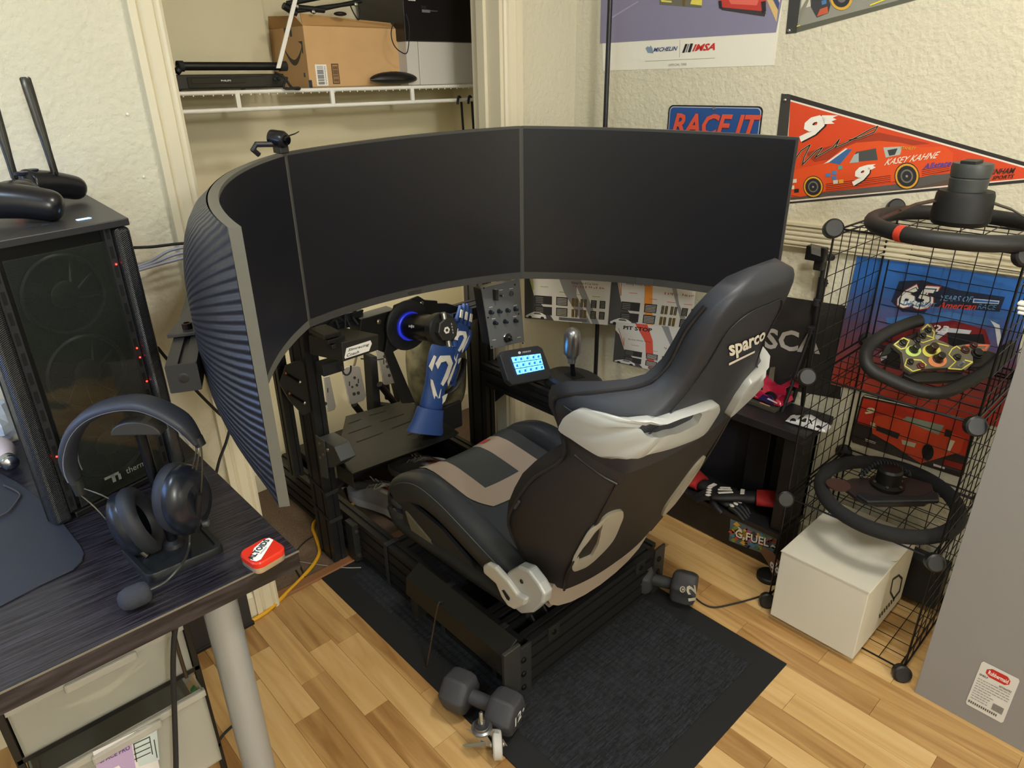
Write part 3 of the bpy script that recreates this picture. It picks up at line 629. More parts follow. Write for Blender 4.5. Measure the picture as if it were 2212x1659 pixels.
# control box with white sticker
YC = 1.50
bx0 = atY(745, 775, YC); bx1 = atY(808, 745, YC)
cbx = thing('control_box', 'small black electronics box with a white silver sticker under the left of the middle monitor', 'electronics box', atY(750, 790, YC))
A_ = atY(738, 792, YC); W2 = .135; L0 = V((.98, -.05, .0)).normalized()
pa = [atY(*p, YC) for p in ((741, 782), (818, 756), (818, 722), (738, 740))]
n_ = V((0, 1, 0)); off = V((-.035, .11, .0))
mb = MB().hexa([pa[0], pa[1], pa[1]+off, pa[0]+off], [pa[3], pa[2], pa[2]+off, pa[3]+off]); mb.build('housing', mat('211f1c', .5), cbx, bevel=.002)
d = DecalW(lambda x, y: atY(x, y, YC), (0, -1, 0)); d.poly('e6e4df', [(744, 772), (748, 752), (800, 735), (803, 742), (797, 758), (745, 775)])
d.text('444444', 'Simracing', (751, 761), (796, 748), (753, 753), 2); d.text('444444', 'Coach', (748, 771), (775, 763), (749, 764), 2); d.build('sticker', cbx)
for i in range(3): a = atY(700+i*9, 735+i*10, 1.52); MB().box(a, a+V((.05, .08, .012))).build('mount_bar', BLK, cbx, bevel=.002)
MB().box(atY(700, 815, 1.6), atY(742, 775, 1.6)+V((0, .04, 0))).build('connector_block', BLKM, cbx, bevel=.003)
for k_ in range(7):
    a = atY(690+k_*14, 735-k_*6+random.uniform(-8, 8), 1.62); b = atY(700+k_*14, 700-k_*5+random.uniform(-8, 8), 1.60)
    cpath = smoothp([a, (a+b)/2+V((random.uniform(-.02, .02), .02, random.uniform(-.01, .02))), b], 5)
    o = MB().tube(cpath, .003, 6).build('cable', BLKM, cbx, smooth=1)
MB().tube(smoothp([atY(738, 790, 1.55), atY(742, 806, 1.55), atY(750, 810, 1.55), atY(757, 803, 1.55), atY(758, 790, 1.55)], 5), .0025, 6).build('cable', BLKM, cbx, smooth=1)
MB().tube(smoothp([atY(780, 775, 1.54), atY(800, 776, 1.55), atY(815, 777, 1.56), atY(828, 775, 1.57)], 5), .002, 6).build('cable', mat('3a3936', .5), cbx, smooth=1)
# button box
def quadframe(pts, n=None):  # 4 world pts: bl, br, tr, tl
    bl, br, tr, tl = pts; return bl, (br-bl), (tl-bl)
YP = 1.50
P4 = [atY(*p, YP) for p in ((1061, 754), (1133, 738), (1122, 602), (1040, 622))]
YP2 = 1.47
bb = thing('button_box', 'grey carbon button box with knobs and a rotary dial beside the right upright', 'button box', P4[0])
nb = (P4[1]-P4[0]).cross(P4[3]-P4[0]).normalized()
if nb.y > 0: nb = -nb
MB().prism(P4, nb*-.004).build('face_plate', carbon('carbon_grey', '5d6062', '75787a', 260, .4, .2), bb, bevel=.001)
MB().prism([p+nb*-.004 for p in [P4[0].lerp(P4[2], .04), P4[1].lerp(P4[3], .04), P4[2].lerp(P4[0], .04), P4[3].lerp(P4[1], .04)]], nb*-.045).build('housing', BLK, bb, bevel=.002)
def bb_(x, y): return atP(x, y, P4[0], nb)
for p in ((1045, 622), (1112, 615), (1054, 686), (1120, 678), (1062, 749), (1129, 741)): MB().lathe(bb_(*p), nb, [(0, .0028), (.0015, .0028), (.002, .001)], 8).build('screw', BLK, bb, smooth=.5)
for p in ((1059, 674), (1077, 672), (1095, 670), (1112, 667), (1068, 697), (1090, 694), (1112, 692)):
    MB().lathe(bb_(*p), nb, [(0, .0072), (.003, .0068), (.0035, .005), (.014, .0045), (.015, .003)], 14).build('knob', mat('1a222c', .35), bb, smooth=.5)
a = bb_(1067, 635); MB().prism([a+V((-.005, 0, -.017)), a+V((.005, 0, -.019)), a+V((.004, 0, .014)), a+V((-.006, 0, .016))], nb*.016).build('safety_cover', mat('2a2c2c', .45), bb, bevel=.001)
MB().lathe(bb_(1082, 638), nb, [(0, .007), (.003, .006), (.010, .004), (.011, .002)], 12).build('key_switch', CHROME, bb, smooth=.5)
MB().lathe(bb_(1104, 634), nb, [(0, .0085), (.004, .008), (.0045, .0055), (.003, .005)], 18).build('start_button', mat('4a4d4d', .4), bb, smooth=.5)
MB().lathe(bb_(1095, 729), nb, [(0, .016), (.002, .0158), (.003, .0145)], 24).build('dial_ring', CHROME, bb, smooth=.5)
q = MB().lathe(bb_(1095, 729)+nb*.003, nb, [(0, .0125), (.010, .011), (.011, .009)], 20).build('rotary_dial', mat('202020', .4), bb, smooth=.5)
a = bb_(1095, 729)+nb*.014; MB().prism([a+V((-.009, 0, .006)), a+V((-.005, 0, .009)), a+V((.009, 0, -.006)), a+V((.005, 0, -.009))], nb*.005).build('pointer', CHROME, bb, bevel=.0005)
d = DecalW(bb_, nb)
for x, y in ((1060, 663), (1113, 659), (1066, 688), (1112, 683), (1082, 626), (1104, 623), (1068, 625), (1067, 734), (1121, 728)): d.poly('e8e8e4', [(x-4, y+1.5), (x+4, y+.2), (x+4, y-.9), (x-4, y+.4)])
d.build('lettering', bb)
# macro key screen
YD = 1.40
D4 = [atP(x, y, (0, YD, .60), (0, .88, -.47)) for x, y in ((1112, 830), (1191, 814), (1166, 747), (1086, 758))]
D4b = [atP(x, y, (0, YD, .60), (0, .88, -.47)) for x, y in ((1108, 828), (1100, 832), (1098, 826), (1082, 770), (1088, 758), (1162, 746), (1172, 752), (1192, 808), (1186, 816))]
md = thing('macro_pad', 'small black desk pad with fifteen glowing blue picture keys beside the shifter', 'key pad', D4[0])
nd = (D4[1]-D4[0]).cross(D4[3]-D4[0]).normalized(); 
if nd.y > 0: nd = -nd
MB().prism([atP(x, y, (0, YD, .60), (0, .88, -.47)) for x, y in ((1108, 832), (1097, 822), (1080, 768), (1088, 758), (1162, 746), (1172, 752), (1193, 808), (1187, 818))], nd*-.022).build('housing', mat('2e3136', .45), md, bevel=.003)
def mdp(x, y): return atP(x, y, D4[0]+nd*.0008, nd)
KEYM = mat('5fb4ff', .3, emit=2.2); 
for r in range(3):
    for c in range(5):
        u = c/5; v = r/3
        def q(uu, vv):
            l0 = V((1103, 771, 0)).lerp(V((1117, 810, 0)), vv); r0 = V((1167, 763, 0)).lerp(V((1176, 798, 0)), vv); e_ = l0.lerp(r0, uu); return mdp(e_.x, e_.y)
        ps = [q(u+.012, v+.32), q(u+.185, v+.32), q(u+.185, v+.03), q(u+.012, v+.03)]
        kk = MB().prism(ps, nd*.0022).build('key', KEYM, md)
        i0 = u+.05+random.uniform(0, .03); MB().prism([p+nd*.0024 for p in (q(i0, v+.24), q(i0+.07, v+.27), q(i0+.09, v+.10), q(i0+.02, v+.13))], nd*.0002).build('icon', mat('1557c8', .4, emit=1.2), kk)
d = DecalW(lambda x, y: atP(x, y, D4[0], nd), nd); d.disc('e8e8e8', 1122, 762, 3.2, 3, 1, 10); d.text('e8e8e8', 'STREAM DECK', (1128, 763), (1147, 760), (1128, 759.5), 1); d.build('lettering', md)
a = D4[0]; MB().tube([D4[0].lerp(D4[2], .5)-nd*.02, V((1.40, 1.45, .53))], .008, 8).build('stand', BLK, md)
# shifter
shx = thing('shifter', 'black sequential shifter with tall polished steel knob', 'gear shifter', (1.48, 1.32, .527))
MB().loft([[(1.48+a*math.cos(t)*.075, 1.32+a*math.sin(t)*.105, z) for t in [2*PI*i/28 for i in range(28)]] for a, z in ((1, .525), (1.02, .53), (.97, .548), (.85, .555))]).build('housing', mat('2a2927', .45), shx, smooth=.5)
MB().prism([(1.455, 1.300, .5555), (1.495, 1.285, .5555), (1.51, 1.335, .5555), (1.47, 1.352, .5555)], (0, 0, .0008)).build('gate', mat('060606', .6), shx)
q = V((1.48, 1.32, .545)); t_ = up(1237, 706, q)
MB().tube([q, (t_.x, t_.y, t_.z-.105)], .0075, 12).build('rod', mat('14161c', .3, .6), shx, smooth=1)
b = V((t_.x, t_.y, t_.z-.095))
b.z = t_.z-.118
MB().lathe(b, (0, 0, 1), [(h*1.22, r*1.38) for h, r in [(0, .009), (.012, .0095), (.013, .012), (.018, .0125), (.026, .019), (.072, .019), (.082, .0175), (.090, .013), (.0945, .006), (.096, .001)]], 32).build('knob', mat('a9abae', .3, .9), shx, smooth=1)
d = Decal((1.44, 1.25, .5555), (.7, -.7, 0), (.7, .7, 0), (0, 0, 1))
for i in range(6): d.rect('99968e', .0+.007*i, .02, .004+.007*i, .027); 
for i in range(5): d.rect('99968e', -.03+.006*i, .09, -.027+.006*i, .095)
d.build('lettering', shx)
bx('bracket', (1.44, 1.22, .520), (1.52, 1.44, .526), mat('3c362f', .4, .4), shx)

# ================================================================== PEDALS
pd = thing('racing_pedals', 'set of racing pedals with brushed metal perforated faces deep in the frame', 'pedals', (1.06, 1.95, .16))
PFM = mat('8d8983', .4, .7)
def pface(poly, Yv, holes, slots):
    pts = [atP(x, y, (0, Yv, .45), (0, .93, -.36)) for x, y in poly]; nn = V((0, -.93, .36)).normalized()
    o = MB().prism(pts, nn*-.004).build('pedal_face', PFM, pd, bevel=.001)
    for x, y, r in holes: MB().lathe(atP(x, y, pts[0]+nn*.0003, nn), nn, [(0, r), (.0004, r)], 14).build('hole', SL, o)
    for x, y, a, b in slots:
        MB().prism([atP(x+p, y+q, pts[0]+nn*.0003, nn) for p, q in ((-a, -b), (a, -b*.9), (a, b), (-a, b*.9))], nn*.0004).build('hole', SL, o)
pface([(739, 800), (748, 793), (771, 790), (778, 793), (791, 855), (786, 865), (764, 873), (755, 872)], 1.92, [(766, 816, .005), (771, 832, .005), (761, 836, .004), (765, 851, .006), (774, 849, .006)], [(755, 829, 1.2, 5), (774, 823, 1.2, 5)])
pface([(813, 757), (822, 754), (845, 760), (857, 820), (853, 827), (834, 832), (829, 830)], 1.90, [(831, 770, .006), (837, 792, .006), (841, 811, .006)], [(829, 782, 1.1, 5), (840, 779, 1.1, 5), (834, 781, 1, 3)])
pface([(700, 815), (712, 812), (726, 878), (723, 885), (708, 890)], 1.92, [(703, 872, .006)], [(708, 843, 1.1, 5)])
for p, q in (((820, 830), (860, 880)), ((765, 873), (790, 905)), ((825, 760), (838, 860))): MB().tube([atY(*p, 1.97), atY(*q, 2.0)], .012, 8).build('pedal_arm', BLK, pd)
MB().prism([atY(*p, 2.02) for p in ((800, 770), (815, 770), (823, 875), (870, 880), (858, 830), (880, 850), (885, 890), (808, 895))], (0, .05, 0)).build('pedal_frame', BLKM, pd, bevel=.003)
MB().tube([atY(862, 828, 1.93), atY(872, 845, 1.93), atY(866, 860, 1.93), atY(865, 868, 1.93)], .003, 6).build('heel_rest', STEEL, pd)
MB().tube([atY(770, 770, 1.99), atY(765, 790, 1.95)], .004, 6).build('spring', SCREWM, pd)
bx('base', (.90, 1.86, .157), (1.37, 2.16, .19), BLK, pd, .003)

# ================================================================== BAG AND BLUE GLOVES
bagc = atY(965, 790, 1.72)
bg = thing('round_bag', 'mottled grey green round bag with curved black strap hanging inside the frame', 'bag', (bagc.x, 1.78, bagc.z-.2))
CAM = mat('6f6a50', .8, var=.45, vscale=28, bump=.3, bscale=80)
rings = []
out = [(905, 690, 1), (893, 760, 1), (893, 800, 1), (900, 850, 1), (905, 890, 1), (950, 895, 1), (990, 890, 1), (1008, 860, 1), (1010, 790, 1), (1005, 720, 1), (985, 680, 1), (940, 665, 1)]
O_ = [atY(x, y, 1.74) for x, y, _ in out]; cc = sum(O_, V((0,0,0)))/len(O_)
for f_, yy in ((.15, -.05), (.5, -.045), (.8, -.025), (1, .0), (1, .05), (.8, .08)): rings.append([cc+(p-cc)*f_+V((0, yy, 0)) for p in O_])
MB().loft(rings).build('shell', CAM, bg, sub=2)
st = smoothp([atY(x, y, 1.682) for x, y in ((1003, 775), (1000, 800), (988, 828), (972, 845), (950, 855))], 6)
MB().tube(st, .012, 10, sx=.5, upv=(0, -1, 0)).build('strap', mat('101113', .5), bg, smooth=1)
MB().box(atY(935, 890, 1.70), atY(1000, 920, 1.70)+V((0, .05, 0))).build('base_panel', mat('1e2024', .6), bg, bevel=.004)
# gloves: built as one hand shape with five fingers each
BLUE = mat('1d3f7c', .6, bump=.2, bscale=300); GLW = mat('d9d4c8', .6)
def rot_frame(o, xd, yd): return frame(o, xd, yd)
def glove(name, label, group, F, scale, mb_mat, extra, cuff=None, spread=.25, curl=.5):
    """F: local frame, x across the palm, y toward the fingertips, z back of the hand"""
    t = thing(name, label, 'glove', F.translation, group); s_ = scale
    mb = MB(); mb.T = F
    rings = []
    for y, w_, h_ in ((-.10, .040, .026), (-.06, .036, .022), (-.02, .034, .018), (.02, .044, .018), (.06, .047, .016), (.088, .043, .012)):
        rings.append([(s_*w_*math.cos(a)*.95, s_*y, s_*h_*math.sin(a)) for a in [2*PI*i/16 for i in range(16)]])
    mb.loft(rings); mb.build('palm', mb_mat, t, sub=1)
    L = [.062, .075, .080, .070]
    for i in range(4):
        x_ = (.034-i*.0225)*s_; a = (i-1.5)*-spread*.3; mb = MB(); mb.T = F; pts = []; z = 0; y = .082*s_; x0_ = x_; el = 0
        for j in range(4):
            pts.append((x0_, y, z)); seg = L[3-i]*s_/3; el += curl*.6; y += seg*math.cos(el); z -= seg*math.sin(el); x0_ -= math.sin(a)*seg
        mb.tube(smoothp(pts, 3), [(.0105-.0003*k_)*s_ for k_ in range(10)], 8); mb.build('finger', mb_mat, t, smooth=1)
    mb = MB(); mb.T = F; mb.tube(smoothp([(.036*s_, -.01*s_, 0), (.055*s_, .02*s_, -.008*s_), (.064*s_, .05*s_, -.016*s_), (.062*s_, .072*s_, -.024*s_)], 3), [(.015-.0005*k_)*s_ for k_ in range(10)], 8); mb.build('thumb', mb_mat, t, smooth=1)
    extra(t, F, s_, cuff); return t
def blue_extra(t, F, s_, cuff):
    mb = MB(); mb.T = F; z = .0185*s_
    for poly in ([(-.03, .03), (-.02, .052), (.01, .058), (.026, .04), (.02, .0), (.008, -.022), (.0, -.018), (.008, .01), (.012, .032), (0, .042), (-.014, .036), (-.02, .018)], [(-.034, -.01), (-.028, -.012), (.0, -.055), (.004, -.03), (.008, -.07), (-.006, -.068), (-.03, -.025)]):
        mb.prism([(x*s_, y*s_, z-abs(x)*.1) for x, y in poly], (0, 0, .003))
    for poly in ([(-.044, .02), (-.036, .05), (-.030, .048), (-.034, .01)], [(.030, -.02), (.040, .02), (.044, .05), (.036, .03), (.024, -.01)], [(.012, -.05), (.034, -.04), (.03, -.06), (.014, -.075)]):
        mb.prism([(x*s_, y*s_, z-abs(x)*.22) for x, y in poly], (0, 0, .003))
    mb.build('white_print', GLW, t)
    mb = MB(); mb.T = F; mb.loft([[(s_*w_*math.cos(a), s_*y, s_*h_*math.sin(a)) for a in [2*PI*i/16 for i in range(16)]] for y, w_, h_ in ((-.15, .06, .024), (-.12, .048, .024), (-.085, .04, .026))]); mb.build('cuff', mat('27457f', .6), t, smooth=1)
    for i in range(3):
        mb = MB(); mb.T = F; x_ = (.026-i*.026)*s_; mb.prism([(x_-.006*s_, .10*s_, .009*s_), (x_+.006*s_, .10*s_, .009*s_), (x_+.005*s_, .13*s_, .002*s_), (x_-.005*s_, .13*s_, .002*s_)], (0, 0, .004)); mb.build('finger_print', GLW, t)
g1 = atY(955, 800, 1.60)
F1 = frame(g1, (.95, -.25, -.25), (.22, .05, .97)); F1.translation = atY(950, 805, 1.60)
glove('racing_glove', 'blue and white racing glove hanging fingers up against the mottled bag, lower one', 'blue racing gloves', F1 @ Matrix.Rotation(PI, 4, 'Y') if False else frame(atY(945, 812, 1.60), (.9, 0, -.42), (.42, .12, .9)), 1.22, BLUE, blue_extra, spread=.4, curl=.1)
F2 = frame(atY(985, 745, 1.62), (.85, 0, -.5), (.5, .1, .85)); glove('racing_glove', 'blue and white racing glove hanging just below the quick release hub, upper one', 'blue racing gloves', F2, .85, BLUE, blue_extra, spread=.3, curl=.15)
# ================================================================== RACING SEAT
seat = thing('racing_chair', 'black leather and fabric racing seat with silver shoulder vents, facing the curved monitors', 'chair', (1.135, 1.1, .24))
SO = V((1.150, .87, .27)); SA = V((0, -.371, .928))*.98; SN = V((0, .928, .371)); SX = V((1, 0, 0)); SL_ = .885
TT = [(0,.11),(.05,.17),(.1,.21),(.18,.22),(.30,.205),(.40,.165),(.44,.145),(.47,.175),(.50,.205),(.55,.215),(.585,.19),(.62,.135),(.64,.105),(.66,.085),(.70,.078),(.80,.075),(.885,.055)]
WW = [(0,.20),(.05,.23),(.12,.25),(.27,.255),(.40,.25),(.46,.24),(.51,.262),(.56,.27),(.59,.262),(.615,.235),(.64,.195),(.665,.163),(.70,.148),(.75,.145),(.80,.143),(.84,.135),(.865,.12),(.885,.095)]
def _bp(q, s):
    W_ = interp(WW, s); T_ = interp(TT, s); a = abs(q); sg = 1 if q >= 0 else -1; k0 = .66
    if a <= k0: x = W_*(.84+.10*max(0, min(1, (s-.6)/.1)))*a/k0; d = .016*(a/k0)**2.5
    else: t = (a-k0)/(1-k0); kk = .84+.10*max(0, min(1, (s-.6)/.1)); x = W_*(kk+(1-kk)*math.sin(t*PI/2)); d = .016+(T_-.045)*(t**1.15)
    return SO+SX*sg*x+SA*s+SN*(d-.012*math.sin(s/.885*PI))
def back_pt(q, s, off=0):
    """rear surface; q -1..1 across, s metres up the spine; off lifts it outward"""
    q = max(-1, min(1, q)); p = _bp(q, s)
    if off:
        u_ = _bp(min(1, q+.02), s)-_bp(max(-1, q-.02), s); v_ = _bp(q, s+.01)-_bp(q, s-.01); n = v_.cross(u_).normalized()
        if n.dot(p-(SO+SA*s+SN*.07)) < 0: n = -n
        p = p+n*off
    return p
def front_pt(q, s):
    W_ = interp(WW, s); T_ = interp(TT, s); hd = max(0, min(1, (s-.60)/.12)); a = abs(q); sg = 1 if q >= 0 else -1
    d = .055+(T_-.055)*a**2.6*(1-.3*hd) if T_ > .03 else T_
    return SO+SX*(sg*W_*a*.93)+SA*s+SN*d
LEA = mat('282b33', .50, spec=.5, bump=.05, bscale=400); FAB = mat('231f1d', .62, bump=.08, bscale=600); LEA2 = mat('34383c', .45)
TAU = mat('9b8c7d', .6, bump=.15, bscale=500); SSIL = mat('b3b5b3', .36, .15)
ss = [0, .02, .05, .1, .16, .22, .28, .34, .40, .44, .47, .50, .53, .56, .59, .62, .64, .66, .68, .70, .74, .78, .82, .85, .87, .885]
qs = [-1+2*i/36 for i in range(37)]
def ring(s): return [back_pt(q, s) for q in qs]+[front_pt(q, s) for q in reversed(qs)]
# lower shell (fabric back) and upper leather part share the surface, split at the shoulder seam
def shellpart(name, s0, s1, mt, capped=True):
    sl = [s for s in ss if s0 <= s <= s1]; rings = [ring(s) for s in sl]
    if s1 >= .885:
        c = sum(rings[-1], V((0,0,0)))/len(rings[-1]); rings.append([c+(p-c)*.55+SA*.016 for p in rings[-1]]); rings.append([c+(p-c)*.1+SA*.02 for p in rings[-1]])
    return MB().loft(rings).build(name, mt, seat, smooth=1)
lower = shellpart('backrest', 0, .47, FAB)
upper = shellpart('shoulder_and_head_pad', .47, .885, LEA)
# welts (piping) following the shell
def on_back(pts, r, name, mt, par=None, off=.002, n=6):
    return MB().tube(smoothp([back_pt(q, s, off) for q, s in pts], 5), r, n).build(name, mt, par or seat, smooth=1)
for g_ in (-1, 1):
    on_back([(g_*.68, .0), (g_*.67, .12), (g_*.66, .24), (g_*.665, .34), (g_*.68, .44)], .0035, 'piping', mat('26211e', .4))
    on_back([(g_*.68, .44), (g_*.80, .445), (g_*.97, .45)], .003, 'piping', mat('1b1817', .4))
    on_back([(g_*.97, .56), (g_*.80, .565), (g_*.64, .585), (g_*.56, .64), (g_*.52, .72), (g_*.47, .80), (g_*.3, .835), (0, .84)], .0014, 'seam', mat('191b20', .5))
# edge piping along the wing tips
for sg in (-1, 1):
    MB().tube(smoothp([back_pt(sg*.99, s)+SN*.012 for s in (.03, .12, .22, .32, .42, .48, .55, .60, .65, .70, .78, .84)], 4), .004, 6).build('piping', mat('1a1c22', .4), seat, smooth=1)
# --- inverse lookup: which (q, s) of the shell lies under a point of the photograph's view
def proj(p):
    d = p-EYE; z = d.dot(cF); return (1106+FPX*d.dot(cR)/z, 829.5-FPX*d.dot(cU)/z)
_GP = []
for _i in range(-60, 61):
    for _j in range(0, 111):
        _q, _s = _i/60, _j/125; _p = back_pt(_q, _s); _n = (_bp(_q, _s+.008)-_bp(_q, _s)).cross(_bp(_q+.017, _s)-_bp(_q, _s)) if _q < .98 else (_bp(_q, _s+.008)-_bp(_q, _s)).cross(_bp(_q, _s)-_bp(_q-.017, _s))
        if _n.dot(_p-(SO+SA*_s+SN*.07)) < 0: _n = -_n
        if (EYE-_p).dot(_n) > 0: _GP.append((_q, _s, *proj(_p)))
def inv(x, y): g = min(_GP, key=lambda g: (g[2]-x)**2+(g[3]-y)**2); return g[0], g[1]
def panel(name, outer, hole, mt, h_=.012, dens=3, mirror=False, inner_mt=None, shift=0):
    """raised frame following the shell: outer and hole are pixel loops of equal length, counter-ordered alike"""
    objs = []
    def dn(lp): return [(a[0]+(b[0]-a[0])*j/dens, a[1]+(b[1]-a[1])*j/dens) for a, b in zip(lp, lp[1:]+lp[:1]) for j in range(dens)]
    QS_o = [inv(*p) for p in dn(outer)]; QS_h = [inv(*p) for p in dn(hole)] if hole else None; dens = 1
    def sm(l):
        for _ in range(2): l = [((l[i-1][0]+2*l[i][0]+l[(i+1) % len(l)][0])/4, (l[i-1][1]+2*l[i][1]+l[(i+1) % len(l)][1])/4) for i in range(len(l))]
        return l
    QS_o = sm(QS_o); QS_h = sm(QS_h) if QS_h else None
    for sg in ((1, -1) if mirror else (1,)):
        def rs(loop):
            out = []
            n = len(loop)
            for i in range(n):
                a = loop[i]; b = loop[(i+1) % n]
                for j in range(dens): t = j/dens; out.append((a[0]+(b[0]-a[0])*t, a[1]+(b[1]-a[1])*t))
            return out
        o_ = rs(QS_o); hl = rs(QS_h) if hole else None; mb = MB()
        f = lambda q, s, off: back_pt(q if sg > 0 else min(1, max(.05, -q*.8+shift)), s, off)
        if hl:
            rows = [[f(q, s, 0) for q, s in o_], [f(q, s, h_) for q, s in o_]]
            mid = [((a[0]+b[0])/2, (a[1]+b[1])/2) for a, b in zip(o_, hl)]; rows.append([f(q, s, h_*1.35) for q, s in mid]); rows.append([f(q, s, h_) for q, s in hl]); rows.append([f(q, s, -.012) for q, s in hl])
            mb.grid(rows, closed=True)
        else:
            c = (sum(p[0] for p in o_)/len(o_), sum(p[1] for p in o_)/len(o_))
            rows = [[f(q, s, -.004) for q, s in o_], [f(q, s, h_) for q, s in o_]]
            for t in (.6, .2): rows.append([f(c[0]+(q-c[0])*t, c[1]+(s-c[1])*t, h_*1.1) for q, s in o_])
            mb.grid(rows, closed=True)
        o = mb.build(name, mt, seat, smooth=1.1); objs.append(o)
        if hole and inner_mt:
            c = (sum(p[0] for p in hl)/len(hl), sum(p[1] for p in hl)/len(hl))
            mb = MB().grid([[f(q, s, -.001) for q, s in hl], [f(c[0]+(q-c[0])*.3, c[1]+(s-c[1])*.3, -.001) for q, s in hl], [f(c[0], c[1], -.001) for q, s in hl]], closed=True); mb.build('vent_backing', inner_mt, o, smooth=1)
    return objs
# shoulder vents
panel('shoulder_vent', [(1214, 917), (1240, 884), (1262, 882), (1338, 901), (1432, 895), (1541, 860), (1543, 878), (1510, 932), (1440, 958), (1330, 980), (1312, 978), (1262, 950)],
      [(1372, 926), (1378, 921), (1390, 916), (1410, 910), (1440, 900), (1492, 878), (1506, 884), (1492, 908), (1464, 922), (1432, 930), (1408, 934), (1388, 933)], SSIL, .016, 5, True, mat('8a877c', .5), .32)
# lumbar vents
panel('lumbar_vent', [(1233, 1233), (1243, 1190), (1280, 1135), (1310, 1107), (1344, 1097), (1341, 1120), (1322, 1165), (1290, 1200), (1262, 1222)],
      [(1247, 1209), (1252, 1192), (1284, 1145), (1305, 1122), (1300, 1125), (1293, 1150), (1290, 1170), (1278, 1195), (1262, 1203)], mat('a39d8f', .45, .1), .006, 5, True, mat('121110', .6))
# sparco lettering on the head pad: laid on the shell by lookup
def shell_text(t, a, b, dpx, mt, name, off=.003):
    vs, fs = norm_txt(t); mb = MB(); cache_ = {}
    qa = inv(*a); qb = inv(*b); qd = inv(*dpx)
    f = lambda u, v: (qa[0]+(qb[0]-qa[0])*u+(qd[0]-qa[0])*v, qa[1]+(qb[1]-qa[1])*u+(qd[1]-qa[1])*v)
    mb.add([back_pt(*f(u, v), off) for u, v in vs], fs); return mb, f, name, mt
mb, f, _, _ = shell_text('sparco', (1578, 778), (1650, 735), (1566, 747), None, '')
mb.add([back_pt(*f(u, v), .003) for u, v in ((-.1, -.28), (.6, -.28), (.62, -.12), (-.08, -.12))], [(0, 1, 2, 3)])
mb.build('lettering', mat('e4dfd2', .5), seat)
# ---- cushion
CZ = [(.92,.30),(1.05,.32),(1.15,.335),(1.25,.345),(1.33,.355),(1.40,.362),(1.45,.358),(1.49,.34),(1.52,.31),(1.53,.27)]
def cush(x, y, off=0):
    u = (x-1.135)/.185; return V((x, y, interp(CZ, y)+.014*u*u*1.5*(1 if abs(u) > .3 else abs(u)/.3)+off))
ys = [.94+i*.02 for i in range(30)]; rings = []
for y in ys:
    n_ = 18; topr = [cush(.95+.37*i/n_, y) for i in range(n_+1)]; f_ = .0
    rings.append(topr+[V((1.325, y, .25)), V((1.30, y, .235)), V((.97, y, .235)), V((.945, y, .25))])
cu = MB().loft(rings).build('seat_cushion', mat('33373a', .45), seat, smooth=.9)
def patch(poly_rows, name, mt, off, par):
    return MB().grid([[cush(x, y, off) for x, y in r] for r in poly_rows]).build(name, mt, par, smooth=1)
XL0, XL1, XR0, XR1, YI, YO = .985, 1.06, 1.192, 1.268, 1.27, 1.19
# taupe U: left arm, right arm, rear web
def arm(xa, xb, y0): return [[(xa+(xb-xa)*i/4, y) for i in range(5)] for y in [y0+(1.505-y0)*j/12 for j in range(13)]]
def web():
    rows = []
    for j in range(7):
        t = j/6; y = YO+(YI-YO)*t; ins = .0+.035*(1-t)**2; rows.append([(XL0+ins+(XR1-XL0-2*ins)*i/10, y) for i in range(11)])
    return rows
mb = MB()
for r in (arm(XL0, XL1, YI), arm(XR0, XR1, YI), web()): mb.grid([[cush(x, y, .0025) for x, y in rr] for rr in r])
mb.build('taupe_panel', TAU, cu, smooth=1)
MB().grid([[cush(XL1+(XR0-XL1)*i/6, YI+(1.505-YI)*j/12, .002) for i in range(7)] for j in range(13)]).build('center_panel', mat('34393a', .6, bump=.2, bscale=500), cu, smooth=1)
MB().grid([[cush(x, y, .0035) for x in (1.215, 1.23, 1.245)] for y in (1.455, 1.47, 1.485)]).build('emblem', mat('b04440', .6), cu, smooth=1)
